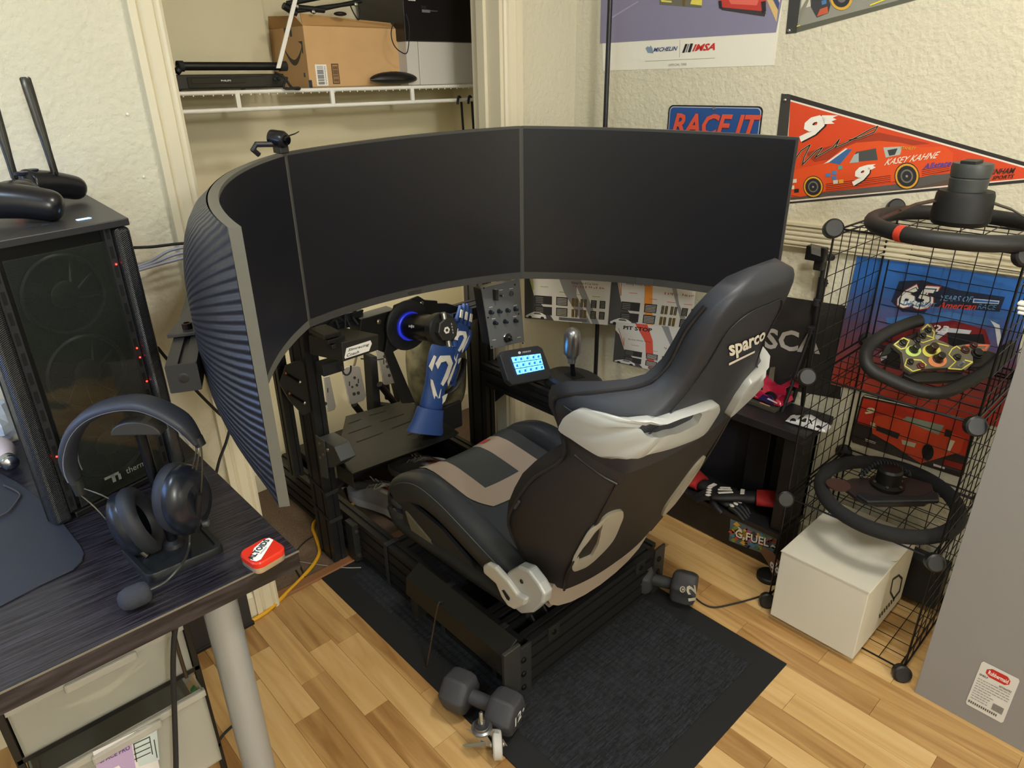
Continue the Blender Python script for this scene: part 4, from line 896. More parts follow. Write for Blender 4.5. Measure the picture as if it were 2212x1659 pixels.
# side bolsters: padded leather arches with the triangular mesh window below
for sg, X0 in ((-1, .915), (1, 1.355)):
    path = smoothp([(X0, 1.475, .25), (X0, 1.465, .315), (X0, 1.415, .355), (X0, 1.34, .378), (X0, 1.25, .370), (X0, 1.16, .345), (X0, 1.08, .32), (X0, 1.00, .295), (X0, .93, .27)], 5)
    N_ = len(path); mb = MB(); ringsb = []
    for i, p in enumerate(path):
        d = (path[min(i+1, N_-1)]-path[max(i-1, 0)]).normalized(); u_ = V((1, 0, 0)); n2 = u_.cross(d).normalized()
        if n2.z < 0 and abs(n2.z) > .3: n2 = -n2
        if i < 3: n2 = V((0, .97, .2))
        ringsb.append([p+u_*(.040*math.copysign(abs(math.cos(a))**.7, math.cos(a)))+n2*(.046*math.copysign(abs(math.sin(a))**.7, math.sin(a))) for a in [2*PI*k_/16 for k_ in range(16)]])
    mb.loft(ringsb); bo = mb.build('side_bolster', mat('2e3237', .42), seat, smooth=1)
    MB().tube([p+V((sg*.037, 0, .03)) for p in path[2:-2]], .0012, 5).build('seam', mat('5a5f63', .5), bo, smooth=1)
    MB().prism([(X0+sg*.026, 1.41, .292), (X0+sg*.026, 1.375, .212), (X0+sg*.026, 1.20, .214)], (sg*.012, 0, 0)).build('mesh_window', mat('6f6a58', .8, bump=.8, bscale=600), bo)
    MB().prism([(X0+sg*.022, 1.445, .325), (X0+sg*.022, 1.40, .33), (X0+sg*.022, 1.25, .315), (X0+sg*.022, 1.14, .275), (X0+sg*.022, 1.10, .255), (X0+sg*.022, 1.42, .235)], (sg*.01, 0, 0)).build('mesh_panel', mat('25282c', .5), bo)
    MB().tube(smoothp([(X0+sg*.014, 1.49, .27), (X0+sg*.014, 1.45, .225), (X0+sg*.014, 1.30, .228), (X0+sg*.014, 1.12, .235), (X0+sg*.014, .98, .245)], 4), .030, 10).build('lower_frame', mat('202429', .5), bo, smooth=1)
MB().loft([[V((1.135+.20*math.cos(a), y, .265+.075*math.sin(a))) for a in [2*PI*k_/20 for k_ in range(20)]] for y in (.90, .95)]).build('lower_back_trim', TAU, seat, smooth=.6)
MB().prism([(.935, .965, .25), (1.335, .965, .25), (1.30, .93, .195), (.97, .93, .195)], (0, -.015, .02)).build('rear_skirt', TAU, seat, bevel=.003)
# recliner: silver hinge cover and lever on the left
XH = .868
def hp(x, y, v=XH): return atX(x, y, v)
o = MB().prism([hp(*p) for p in ((1093, 1238), (1118, 1224), (1140, 1232), (1163, 1262), (1176, 1285), (1172, 1305), (1150, 1325), (1125, 1327), (1105, 1310))], (.030, 0, 0)).build('hinge_cover', SSIL, seat, bevel=.006)
o['label'] = 'silver recliner hinge cover'
MB().lathe(hp(1127, 1256), (-1, 0, 0), [(0, .006), (.002, .005)], 10).build('screw', BLK, o)
o = MB().prism([hp(*p, XH-.012) for p in ((1042, 1222), (1052, 1218), (1068, 1226), (1095, 1255), (1117, 1285), (1136, 1295), (1131, 1308), (1110, 1318), (1096, 1310), (1082, 1290), (1070, 1262), (1043, 1238))], (.016, 0, 0)).build('recline_lever', mat('c9c9c4', .32, .15), seat, bevel=.005)
d = DecalW(lambda x, y: atX(x, y, XH-.0125), (-1, 0, 0)); d.poly('15161a', [(1084, 1275), (1089, 1274), (1102, 1292), (1100, 1298), (1095, 1295)]); d.build('badge', o)
MB().lathe((.90, .985, .255), (1, 0, 0), [(0, .05), (.02, .052), (.03, .045)], 20).build('hinge', mat('17181b', .5), seat, smooth=.5)
tg = inv(1113, 1078); MB().tube([back_pt(max(-1, tg[0]), tg[1], .003), back_pt(max(-1, tg[0]), tg[1]-.03, .003)], .004, 6).build('tag', mat('3c3c40', .5), seat)

# ================================================================== MAT, DUMBBELLS, CASTER
mt_ = thing('floor_mat', 'black ribbed door mat with flat border under the back of the racing frame', 'mat', (1.06, 1.08, 0))
MB().prism([(.708, .50, .0005), (1.423, .50, .0005), (1.423, 1.655, .0005), (.708, 1.655, .0005)], (0, 0, .004)).build('border', mat('111214', .8), mt_)
PILE = bpy.data.materials.new('mat_pile'); PILE.use_nodes = True; nt = PILE.node_tree; bs = nt.nodes['Principled BSDF']; bs.inputs['Roughness'].default_value = .95
tc = nt.nodes.new('ShaderNodeTexCoord'); mp = nt.nodes.new('ShaderNodeMapping'); mp.inputs['Scale'].default_value = (30, 260, 260); n = nt.nodes.new('ShaderNodeTexNoise'); n.inputs['Scale'].default_value = 1; n.inputs['Detail'].default_value = 4
cr = nt.nodes.new('ShaderNodeValToRGB'); cr.color_ramp.elements[0].position = .35; cr.color_ramp.elements[0].color = (*lin('08090b'), 1); cr.color_ramp.elements[1].position = .75; cr.color_ramp.elements[1].color = (*lin('2c2f35'), 1)
nt.links.new(tc.outputs['Object'], mp.inputs[0]); nt.links.new(mp.outputs[0], n.inputs['Vector']); nt.links.new(n.outputs[0], cr.inputs[0]); nt.links.new(cr.outputs[0], bs.inputs['Base Color'])
b = nt.nodes.new('ShaderNodeBump'); b.inputs['Distance'].default_value = .004; nt.links.new(n.outputs[0], b.inputs['Height']); nt.links.new(b.outputs[0], bs.inputs['Normal'])
mb = MB(); rows = []
nx = 60
for i in range(2): rows.append([V((.775+.582*j/nx, .565+i*1.03, .0055+.0022*(j % 2))) for j in range(nx+1)])
mb.grid(rows); mb.build('pile', PILE, mt_)
NEO = mat('3a3a3e', .62, bump=.1, bscale=300)
def dumbbell(label, A, B, up_ang, numside):
    A = V(A); B = V(B); ax = (B-A).normalized(); t = thing('dumbbell', label, 'dumbbell', (A+B)/2-V((0, 0, .05)), 'twelve pound dumbbells')
    x = ax.cross(V((0, 0, 1))).normalized(); y = x.cross(ax); R_ = .052
    def hx(c, r): return [c+x*r*math.cos(PI/3*i+up_ang)+y*r*math.sin(PI/3*i+up_ang) for i in range(6)]
    for c, s2 in ((A, 1), (B, -1)):
        MB().loft([hx(c-ax*.034*s2, R_*.80), hx(c-ax*.030*s2, R_*.93), hx(c-ax*.016*s2, R_), hx(c+ax*.016*s2, R_), hx(c+ax*.030*s2, R_*.93), hx(c+ax*.036*s2, R_*.75)]).build('head', NEO, t, bevel=.006, bseg=3, smooth=.9)
    L_ = (B-A).length; MB().lathe(A, ax, [(.02, .021), (.04, .0175), (L_/2, .0185), (L_-.04, .0175), (L_-.02, .021)], 18).build('handle', NEO, t, smooth=1)
    c = B if numside > 0 else A; s2 = 1 if numside > 0 else -1
    fx = -x*s2; d = Decal(c+ax*s2*.0348, fx, y, ax*s2); return t, d
pA = atZ(992, 1492, .065); pB = atZ(1118, 1548, .062); pB = pA+(pB-pA).normalized()*.125
t, d = dumbbell('dark grey hex dumbbell on the mat corner behind the caster wheel', pA, pB, .2, 1)
d.text('dcdcd6', '12', -.018, -.014, .014, .014); d.disc('c9c9c4', .026, -.004, .005, .005, 1, 12); d.build('lettering', t)
qA = atZ(1478, 1268, .055); qB = qA+V((-.05, .115, 0))
t, d = dumbbell('dark grey hex dumbbell beside the rear right corner of the racing frame', qB, qA, .5, 1)
d.mb = MB(); d.mats = []; d = DecalW(lambda x, y: atP(x, y, qA+V((0, -.036, 0)), (.4, -.9, 0)), (.3, -.9, 0))
d.text('c9c9bd', '12', (1505, 1296), (1501, 1264), (1486, 1299)); d.disc('b9b9ad', 1474, 1273, 6, 7, 1, 14); d.disc('3a3a3e', 1474, 1273, 4, 5, 2, 14); d.disc('b9b9ad', 1474, 1273, 2, 2.5, 3, 10); d.build('lettering', t)
# caster
cw = atZ(1074, 1608, .033); cs = thing('caster_wheel', 'loose swivel caster with white wheel, brake and threaded stem in front of the dumbbell', 'caster', (cw.x, cw.y, .0))
axw = V((.78, -.62, 0)).normalized()
MB().lathe(cw-axw*.011, axw, [(0, .024), (.001, .030), (.004, .0325), (.018, .0325), (.021, .030), (.022, .024)], 32).build('tyre', mat('b9b6ae', .5), cs, smooth=.6)
MB().lathe(cw-axw*.0125, axw, [(0, .019), (.025, .019)], 24).build('wheel_disc', mat('26262a', .4), cs, smooth=.5); MB().lathe(cw-axw*.016, axw, [(0, .006), (.032, .006)], 10).build('axle', STEEL, cs, smooth=.5)
top_ = up(1050, 1580, cw); sc = V((cw.x-.022, cw.y+.026, .088)); g_ = V((0, 0, 1))
fx = V((-.64, .77, 0))
for s2 in (-1, 1):
    c = cw+axw*.014*s2; MB().prism([c+V((0,0,-.006))+fx*-.008, c+V((0,0,-.006))+fx*.008, V((sc.x, sc.y, .078))+axw*.014*s2+fx*.02, V((sc.x, sc.y, .078))+axw*.014*s2-fx*.018], axw*.0018*s2).build('fork', mat('a9adb0', .25, .9), cs, bevel=.0006)
MB().lathe((sc.x, sc.y, .076), g_, [(0, .018), (.003, .024), (.008, .024), (.010, .019), (.016, .018), (.018, .012)], 20).build('swivel', mat('8d9194', .3, .9), cs, smooth=.5)
MB().lathe((sc.x, sc.y, .090), g_, [(0, .017), (.005, .017)], 18).build('cap_ring', mat('2a2a2c', .5), cs, smooth=.5)
MB().lathe((sc.x, sc.y, .095), g_, [(0, .009), (.006, .009)], 6).build('nut', STEEL, cs)
th = [(0, .0042)]
for i in range(10): th += [(.002+.0028*i, .0048), (.0034+.0028*i, .0041)]
MB().lathe((sc.x, sc.y, .101), g_, th+[(.0305, .003)], 12).build('stem', CHROME, cs, smooth=.6)
a = cw-axw*.014; MB().prism([a+fx*.01+V((0, 0, .01)), a+fx*.045+V((0, 0, -.002)), a+fx*.056+V((0, 0, -.006)), a+fx*.05+V((0, 0, -.014)), a+fx*.01+V((0, 0, -.006))], axw*-.012).build('brake_lever', mat('8c9aa0', .35, .7), cs, bevel=.0015)
# hex key leaning on the trunk
a = atZ(922, 1440, .006); b = atX(946, 1308, .783)
single(MB().tube(smoothp([a+V((-.006, .006, 0)), a, a.lerp(b, .5), b, b+V((.012, 0, .004)), b+V((.022, .004, -.002))], 5), .0022, 6), 'hex_key', mat('6f6557', .35, .9), 'long thin steel hex key leaning on the black side trunk', 'hex key', smooth=1)
# sneakers
SHG = mat('c0c3ca', .7, bump=.4, bscale=400); SHW = mat('e6e6e8', .5); SHD = mat('8f9196', .7)
def sneaker(label, heel, toe, white):
    heel = V(heel); toe = V(toe); L_ = (toe-heel).length; F = frame(heel, (toe-heel), V((0, 0, 1)).cross(toe-heel)); t = thing('sneaker', label, 'shoe', heel, 'pair of sneakers in the closet')
    k_ = L_/.28
    def sole(w_, u): return [(x*k_, y*w_*k_) for x, y in ((0, .0), (.01, .022), (.04, .033), (.10, .030), (.15, .036), (.20, .046), (.24, .043), (.27, .025), (.28, 0), (.27, -.022), (.24, -.036), (.20, -.038), (.15, -.030), (.10, -.027), (.04, -.031), (.01, -.022))]
    def rg(w_, z, zt=None, sx=1, dx=0): return [F @ V((x*sx+dx, y, z+(0 if zt is None else zt*max(0, (x/k_-.18))*-1))) for x, y in sole(w_, 0)]
    MB().loft([rg(1, 0), rg(1.04, .012), rg(1.0, .03)]).build('sole', SHW, t, smooth=.7)
    up_r = [rg(1.0, .028), rg(1.02, .04, .1, .99), rg(.9, .06, .30, .95, .004), rg(.72, .082, .52, .86, .008), rg(.58, .098, .62, .72, .010)]
    rows = MB(); rows.grid(up_r, closed=True); rows.build('upper', SHG if white else SHD, t, smooth=1)
    MB().loft([[F @ V((.075*k_+.058*k_*math.cos(a), .022*k_*math.sin(a), .074+.012*0)) for a in [2*PI*i/14 for i in range(14)]], [F @ V((.075*k_+.05*k_*math.cos(a), .019*k_*math.sin(a), .05)) for a in [2*PI*i/14 for i in range(14)]]]).build('insole', mat('b4532d', .7), t)
    MB().tube([F @ V((.075*k_+.062*k_*math.cos(a), .026*k_*math.sin(a), .093-.012*math.cos(a))) for a in [2*PI*i/18 for i in range(18)]], .006, 6, closed=True).build('collar', SHW if white else SHG, t, smooth=1)
    for i in range(5):
        xx = (.125+.016*i)*k_; zz = .094-.009*i; MB().tube([F @ V((xx, -.022, zz-.01)), F @ V((xx+.004, 0, zz+.003)), F @ V((xx+.008, .022, zz-.01))], .003, 5).build('lace', SHW, t, smooth=1)
    MB().tube(smoothp([F @ V(p) for p in ((.13, .01, .1), (.11, .035, .125), (.15, .05, .10), (.17, .02, .10))], 5), .0025, 5).build('lace', SHW, t, smooth=1)
    for i in range(4): MB().tube([F @ V(((.10+.03*i)*k_, -.036, .035)), F @ V(((.12+.028*i)*k_, -.030, .065)), F @ V(((.135+.024*i)*k_, -.020, .082))], .0022, 5).build('side_stripe', SHW, t, smooth=1)
h0 = atZ(868, 1135, .02); t0_ = atZ(757, 1068, .01)
sneaker('light grey sneaker with orange lining on the closet carpet, nearest the left rail', h0+V((.05, -.02, 0)), t0_+V((.02, .02, 0)), True)
sneaker('darker grey sneaker behind the light one, mostly hidden by the seat', atZ(990, 1065, .01)+V((0, .02, 0)), atZ(850, 1015, .01)+V((.01, .03, 0)), False)
# ================================================================== DESK
DZ = .74
DW = bpy.data.materials.new('dark_wood'); DW.use_nodes = True; nt = DW.node_tree; bs = nt.nodes['Principled BSDF']; bs.inputs['Roughness'].default_value = .33
tc = nt.nodes.new('ShaderNodeTexCoord'); mp = nt.nodes.new('ShaderNodeMapping'); mp.inputs['Scale'].default_value = (12, 260, 100); n = nt.nodes.new('ShaderNodeTexNoise'); n.inputs['Scale'].default_value = 1; n.inputs['Detail'].default_value = 5
cr = nt.nodes.new('ShaderNodeValToRGB'); cr.color_ramp.elements[0].position = .40; cr.color_ramp.elements[0].color = (*lin('151318'), 1); cr.color_ramp.elements[1].position = .85; cr.color_ramp.elements[1].color = (*lin('49434a'), 1)
nt.links.new(tc.outputs['Object'], mp.inputs[0]); nt.links.new(mp.outputs[0], n.inputs['Vector']); nt.links.new(n.outputs[0], cr.inputs[0]); nt.links.new(cr.outputs[0], bs.inputs['Base Color'])
b = nt.nodes.new('ShaderNodeBump'); b.inputs['Strength'].default_value = .3; b.inputs['Distance'].default_value = .0006; nt.links.new(n.outputs[0], b.inputs['Height']); nt.links.new(b.outputs[0], bs.inputs['Normal'])
desk = thing('desk', 'dark wood grain desk with round metal legs in the left foreground', 'desk', (-.3, 1.25, 0))
MB().box((-.95, .880, DZ-.034), (.346, 1.63, DZ)).build('desk_top', DW, desk, bevel=.0015)
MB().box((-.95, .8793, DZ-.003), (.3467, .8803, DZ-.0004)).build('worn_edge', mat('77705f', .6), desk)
def leg(x, y):
    MB().cyl((x, y, 0), (x, y, DZ-.045), .0265, 28).build('leg', mat('a2a4a4', .35, .2), desk, smooth=.5)
leg(.232, .945); leg(.25, 1.56); leg(-.85, .945)
MB().cyl((.232, .945, DZ-.045), (.232, .945, DZ-.034), .045, 24).build('leg_plate', BLKM, desk)
# mouse pad
mpad = [atZ(*p, DZ) for p in ((-60, 1345), (0, 1312), (90, 1265), (160, 1232), (178, 1215), (183, 1198), (176, 1183), (120, 1110), (88, 1080), (40, 1045), (-80, 980))]
single(MB().prism(mpad, (0, 0, .003)), 'mouse_pad', mat('2a2d36', .55), 'dark cloth mouse pad with rounded corner on the desk', 'mouse pad', bevel=.001)
single(MB().tube(smoothp([atZ(*p, DZ+.006) for p in ((-10, 1118), (18, 1105), (38, 1080), (43, 1068), (30, 1058), (8, 1048))], 5), .0016, 6), 'thin_desk_cable', mat('4c4546', .5), 'thin dark cord crossing the mouse pad', 'cable', smooth=1)
# mint tin
tn = thing('mint_tin', 'small red and white mint tin at the corner of the desk', 'tin', atZ(563, 1190, DZ))
e0 = atZ(519, 1195, DZ+.018); e1 = atZ(548, 1226, DZ+.018); e2 = atZ(611, 1190, DZ+.018); e3 = atZ(588, 1155, DZ+.018)
cc_ = (e0+e1+e2+e3)/4; ux_ = ((e2-e1)+(e3-e0))/2; uy_ = ((e3-e2)+(e0-e1))/2; hw, hh_ = ux_.length/2*1.0, uy_.length/2*1.0; ux_.normalize(); uy_ = V((-ux_.y, ux_.x, 0))
if uy_.dot(e0-e1) < 0: uy_ = -uy_
def rrect(hw, hh, r, z, n=6):
    out = []
    for qx, qy, a0 in ((1, 1, 0), (-1, 1, PI/2), (-1, -1, PI), (1, -1, 1.5*PI)):
        for i in range(n+1): a = a0+PI/2*i/n; u, v = qx*(hw-r)+r*math.cos(a), qy*(hh-r)+r*math.sin(a); out.append(V((cc_.x, cc_.y, 0))+ux_*u+uy_*v+V((0, 0, z)))
    return out
MB().loft([rrect(hw*.96, hh_*.96, .010, DZ), rrect(hw, hh_, .012, DZ+.002), rrect(hw, hh_, .012, DZ+.011)]).build('tin_base', mat('c9b9a0', .3, .6), tn, smooth=.6)
MB().loft([rrect(hw*1.02, hh_*1.02, .013, DZ+.010), rrect(hw*1.03, hh_*1.03, .013, DZ+.018), rrect(hw*.97, hh_*.97, .012, DZ+.0205)]).build('lid', mat('d2301c', .3), tn, smooth=.6)
uy2 = -uy_ if uy_.y < 0 else uy_
d = Decal(V((cc_.x, cc_.y, DZ+.0206)), ux_, V((-ux_.y, ux_.x, 0)), V((0, 0, 1)))
d.poly('f0ece4', [(-hw*.93, -hh_*.30), (-hw*.80, -hh_*.72), (-hw*.55, -hh_*.78), (hw*.93, hh_*.30), (hw*.90, hh_*.72), (hw*.60, hh_*.80), (-hw*.2, hh_*.55)], 1)
vs, fs = norm_txt('ALTOIDS'); A2 = V((-hw*.86, -hh_*.45, 0)); B2 = V((hw*.80, hh_*.42, 0)); dxy = (B2-A2); nn_ = V((-dxy.y, dxy.x, 0)).normalized()*.0105
d.mb.add([d.P((A2+dxy*u+nn_*v).x, (A2+dxy*u+nn_*v).y, 3) for u, v in vs], fs, d.m('1d2a25'))
vs, fs = norm_txt('SMALLS'); A3 = A2+dxy*.3-nn_*.45; d.mb.add([d.P((A3+dxy*.35*u+nn_*.25*v).x, (A3+dxy*.35*u+nn_*.25*v).y, 3) for u, v in vs], fs, d.m('4a5a50')); d.build('print', tn)
# light bulb
bu = thing('light_bulb', 'white light bulb with screw base lying on the desk left of the computer', 'bulb', atZ(20, 1015, DZ))
p_ = atZ(62, 1032, DZ+.018); p0 = atZ(-8, 975, DZ+.033); bdv = (p_-p0).normalized()
MB().lathe(p0-bdv*.028, bdv, [(0, .001), (.002, .012), (.008, .021), (.018, .028), (.03, .030), (.042, .028), (.056, .021), (.066, .0165), (.072, .0150)], 28).build('glass', mat('d9c6c4', .3), bu, smooth=1)
tot = (p_-p0).length
MB().lathe(p0+bdv*.044, bdv, [(0, .0150), (.003, .0135), (.006, .0145), (.009, .013), (.012, .0145), (.015, .013), (.018, .0140), (.021, .010), (.024, .005)], 24).build('screw_base', mat('b9bbbe', .2, 1), bu, smooth=.9)
# PC case
PL_, PR_ = atZ(125, 1142, DZ), atZ(405, 1000, DZ); PL_.z = PR_.z = 0
px_ = (PR_-PL_).normalized(); PW = (PR_-PL_).length; py_ = V((-px_.y, px_.x, 0)); PH = 1.212-DZ; PD = .335
pc = thing('computer_case', 'black tower computer case with tinted glass front and carbon edges on the desk', 'computer', (PL_+PR_)/2+V((0, 0, DZ)))
def cp(u, v, h): return PL_+px_*u*PW+py_*v+V((0, 0, DZ+h))
CARB = carbon('carbon_black', '0e0f11', '2b2c2e', 150, .3, .5)
def cbox(u0, u1, v0, v1, h0, h1): return MB().hexa([cp(u0, v0, h0), cp(u1, v0, h0), cp(u1, v1, h0), cp(u0, v1, h0)], [cp(u0, v0, h1), cp(u1, v0, h1), cp(u1, v1, h1), cp(u0, v1, h1)])
ctop = [cp(1, 0, PH), cp(0, 0, PH), V((.122, 1.57, DZ+PH)), atZ(184, 418, DZ+PH)]
MB().prism([p+V((0, 0, -PH))+py_*(.03 if i < 2 else 0) for i, p in enumerate(ctop)], (0, 0, PH-.012)).build('body', mat('141415', .45), pc, bevel=.002)
MB().prism(ctop, (0, 0, -.012)).build('top_panel', mat('2f2f30', .42), pc, bevel=.0015)
cbox(0, .115, 0, .03, 0, PH-.013).build('carbon_edge', CARB, pc, bevel=.008, bseg=3); cbox(.885, 1, 0, .03, 0, PH-.013).build('carbon_edge', CARB, pc, bevel=.008, bseg=3)
cbox(.13, .87, .0, .03, 0.0, .012).build('lower_lip', mat('101011', .4), pc, bevel=.002)
cbox(.12, .88, .024, .029, .012, PH-.014).build('inner_panel', mat('0b0c0b', .5), pc)
for h in (.10, .235, .37):
    c = cp(.5, .016, h); R_ = .062
    f_ = MB().tube([c+px_*R_*math.cos(a)+V((0, 0, R_*math.sin(a))) for a in [2*PI*i/32 for i in range(32)]], .004, 6, closed=True).build('fan', mat('1d1e1c', .4), pc, smooth=1)
    MB().lathe(c+py_*.004, -py_, [(0, .022), (.006, .022), (.008, .018)], 20).build('fan_hub', mat('171816', .4), f_, smooth=.5)
    for i in range(9):
        a = 2*PI*i/9; e1_ = px_*math.cos(a)+V((0, 0, math.sin(a))); e2_ = px_*math.cos(a+.45)+V((0, 0, math.sin(a+.45))); e3_ = px_*math.cos(a+.2)+V((0, 0, math.sin(a+.2)))
        MB().face([c+e1_*.02+py_*.002, c+e3_*.02+py_*.004, c+e2_*.058+py_*.006, c+e2_*.058*.9+e1_*.005]).build('fan_blade', mat('1a1b19', .4), f_)
cbox(.185, .815, .002, .0045, .014, PH-.03).build('glass_front', mat('30342f', .03, alpha=.38, spec=.9), pc, bevel=.0008)
cbox(.12, .17, .010, .02, .01, PH-.014).build('vent_channel', mat('26272a', .5), pc); cbox(.83, .88, .010, .02, .01, PH-.014).build('vent_channel', mat('26272a', .5), pc)
vm = None
for u in (.135, .845):
    for i in range(14):
        h = .02+i*.0325; cbox(u, u+.022, .0094, .0102, h, h+.020).build('vent_slot', mat('040404', .8), pc)
LED = mat('ff2a1a', .4, emit=6)
for u, h in ((.145, .118), (.86, .40), (.855, .25), (.86, .232), (.865, .185)): MB().ell(cp(u, .0088, h), .0016, .0016, .0016, n=8, m=6).build('led', LED, pc, smooth=1)
d = Decal(cp(.5, .0016, .04), px_, (0, 0, 1), -py_); d.text('8e8f88', 'thermalt', .008, -.004, .060, .0075); d.rect('8e8f88', -.03, .003, -.004, .008); d.rect('8e8f88', -.018, -.008, -.012, .008); d.rect('8e8f88', -.007, -.008, -.002, .003); d.build('lettering', pc)
ps_ = atZ(183, 474, DZ+PH); MB().hexa([ps_+V((-.011, -.0035, -.001)), ps_+V((.011, .003, -.001)), ps_+V((.009, .011, -.001)), ps_+V((-.012, .005, -.001))], [ps_+V((-.011, -.0035, .001)), ps_+V((.011, .003, .001)), ps_+V((.009, .011, .001)), ps_+V((-.012, .005, .001))]).build('power_button', mat('8fd0ff', .3, emit=2.5), pc)
for p in ((97, 485), (62, 489)): q = atZ(*p, DZ+PH); MB().box(q+V((-.005, -.002, -.0005)), q+V((.005, .002, .0008))).build('port', mat('1d2a40', .4), pc)
# antennas
TZ = DZ+PH
ant = thing('antenna_base', 'small base on the rear of the computer case carrying two tall paddle antennas', 'antenna', (.235, 1.50, TZ))
bx('base', (.19, 1.49, TZ), (.262, 1.51, TZ+.012), BLK, ant, .004)
for a, b in (((119, 376), (53, 166)), ((32, 385), (-22, 205))):
    A_ = atY(*a, 1.5); B_ = atY(*b, 1.5); A_.z = max(A_.z, TZ+.02); dd_ = (B_-A_).normalized(); s_ = V((1, 0, 0)); s_ = (s_-dd_*s_.dot(dd_)).normalized()
    MB().tube([A_-dd_*.035, A_+dd_*.004], .005, 10).build('joint', BLKG, ant, smooth=.5)
    L_ = (B_-A_).length; rr = []
    for t, w_, h_ in ((0, .0058, .0048), (.25, .0062, .0045), (.5, .0078, .004), (.9, .0088, .0036), (.985, .0086, .0036), (1, .006, .003)):
        c = A_+dd_*L_*t; rr.append([c+s_*w_*math.copysign(abs(math.cos(x))**.6, math.cos(x))+V((0, 1, 0))*h_*math.copysign(abs(math.sin(x))**.6, math.sin(x)) for x in [2*PI*i/12 for i in range(12)]])
    MB().loft(rr).build('antenna', mat('23231f', .25), ant, smooth=.8)
# game controller
gcx = atZ(75, 440, TZ+.028)
gp = thing('game_controller', 'black game controller resting grips forward on top of the computer case', 'game controller', (gcx.x, gcx.y, TZ))
GM = mat('17171b', .28)
def grip(p, q, r0, r1, r2):
    P_ = smoothp([p, p.lerp(q, .5)+V((0, 0, .004)), q], 6); n_ = len(P_); rr = [r0+(r1-r0)*(i/(n_-1))**.8 for i in range(n_)]
    rr[-1] *= .55; rr[-2] *= .87; return MB().tube(P_, rr, 18, sx=1, upv=(0, 0, 1)).build('grip', GM, gp, smooth=1, sub=1)
grip(atZ(-45, 432, TZ+.040), atZ(138, 449, TZ+.020), .031, .025, 0); grip(atZ(55, 398, TZ+.045), atZ(180, 409, TZ+.021), .027, .0215, 0)
a = atZ(10, 425, TZ+.045); bq = atZ(75, 395, TZ+.045)
MB().ell((a+bq)/2+V((-.01, 0, -.004)), .045, .03, .020, rot=Matrix.Rotation(.6, 3, 'Z')).build('body', GM, gp, smooth=1)
for p in ((45, 372), (68, 366)):
    q = atZ(*p, TZ+.068); MB().lathe(q+V((0, 0, -.018)), (0, 0, 1), [(0, .005), (.012, .004), (.014, .010), (.018, .011), (.019, .008)], 18).build('thumbstick', mat('1c2230', .35), gp, smooth=.6)
for p, l in (((57, 402), 0), ((84, 390), 1)):
    q = atZ(*p, TZ+.048); MB().ell(q, .010, .016, .012, rot=Matrix.Rotation(.5, 3, 'Z')).build('trigger', mat('2a2620', .2), gp, smooth=1)
MB().tube([atZ(22, 452, TZ+.012), atZ(45, 450, TZ+.012)], .0015, 6).build('light_bar', mat('e02b3c', .4, emit=1.5), gp)
# headset on stand
HB = atZ(372, 1190, DZ); hs = thing('headset_stand', 'black headphone stand with rectangular tray base on the desk', 'stand', (HB.x, HB.y, DZ))
hq = [atZ(*p, DZ+.0) for p in ((262, 1197), (322, 1262), (487, 1192), (440, 1142))]
def inset(qd, z, r, f):
    c = sum(qd, V((0,0,0)))/4; out = []
    for i in range(4):
        p = c+(qd[i]-c)*f; a = c+(qd[i-1]-c)*f; b = c+(qd[(i+1) % 4]-c)*f
        for t in range(5):
            k_ = t/4; pa_ = p+(a-p).normalized()*r; pb_ = p+(b-p).normalized()*r; out.append(pa_.lerp(p, k_).lerp(p.lerp(pb_, k_), k_)+V((0, 0, z)))
    return out
MB().loft([inset(hq, 0, .012, 1), inset(hq, .010, .012, 1), inset(hq, .013, .012, .975), inset(hq, .013, .010, .86), inset(hq, .009, .010, .84)]).build('tray_base', mat('1a1c1d', .4), hs, smooth=.6)
PB = V((.186, 1.032, DZ+.009)); tpole = up(300, 925, PB); pt_ = V((tpole.x, tpole.y, tpole.z))
MB().tube([PB+V((.02, -.01, 0)), pt_], .0075, 14).build('pole', mat('121318', .25, .3), hs, smooth=1)
MB().lathe(PB+V((.02, -.01, 0)), (0, 0, 1), [(0, .018), (.006, .016), (.010, .009)], 16).build('pole_foot', BLK, hs, smooth=.5)
hv = V((.736, -.677, 0)); hn = V((-.677, -.736, 0))   # across the view, and toward the camera
cr_ = [pt_+hv*(.037*math.cos(a))+V((0, 0, .022*math.sin(a)-.006)) for a in [PI*i/12 for i in range(13)]]
MB().prism([p+hn*-.012 for p in cr_], hn*.024).build('hanger', mat('37342f', .4), hs, bevel=.002)
hp_ = thing('headset', 'black padded gaming headset with boom microphone hanging on the stand', 'headset', pt_)
def hpx(x, y, dep=0): return atP(x, y, pt_+hn*dep, hn)
band = smoothp([hpx(*p) for p in ((166, 1042), (151, 1012), (148, 975), (162, 930), (195, 895), (245, 875), (300, 870), (350, 885), (392, 910), (415, 935), (428, 955))], 4)
N_ = len(band); rr = []
for i, p in enumerate(band):
    d_ = (band[min(i+1, N_-1)]-band[max(i-1, 0)]).normalized(); o_ = d_.cross(hn).normalized(); t = i/(N_-1); k_ = min(1, .55+2.2*min(t, 1-t))
    rr.append([p+hn*(.020*k_*math.copysign(abs(math.cos(a))**.7, math.cos(a)))+o_*(.0095*k_*math.sin(a)) for a in [2*PI*j/16 for j in range(16)]])
hbnd = MB().loft(rr).build('headband', mat('33353c', .5), hp_, smooth=1)
for s2 in (-1, 1):
    pts = []
    for i, p in enumerate(band[2:-2]):
        d_ = (band[i+3]-band[i+1]).normalized(); o_ = d_.cross(hn).normalized(); pts.append(p+hn*.0185*s2+o_*.003)
    MB().tube(pts, .0009, 5).build('stitching', mat('6e7176', .6), hbnd, smooth=1)
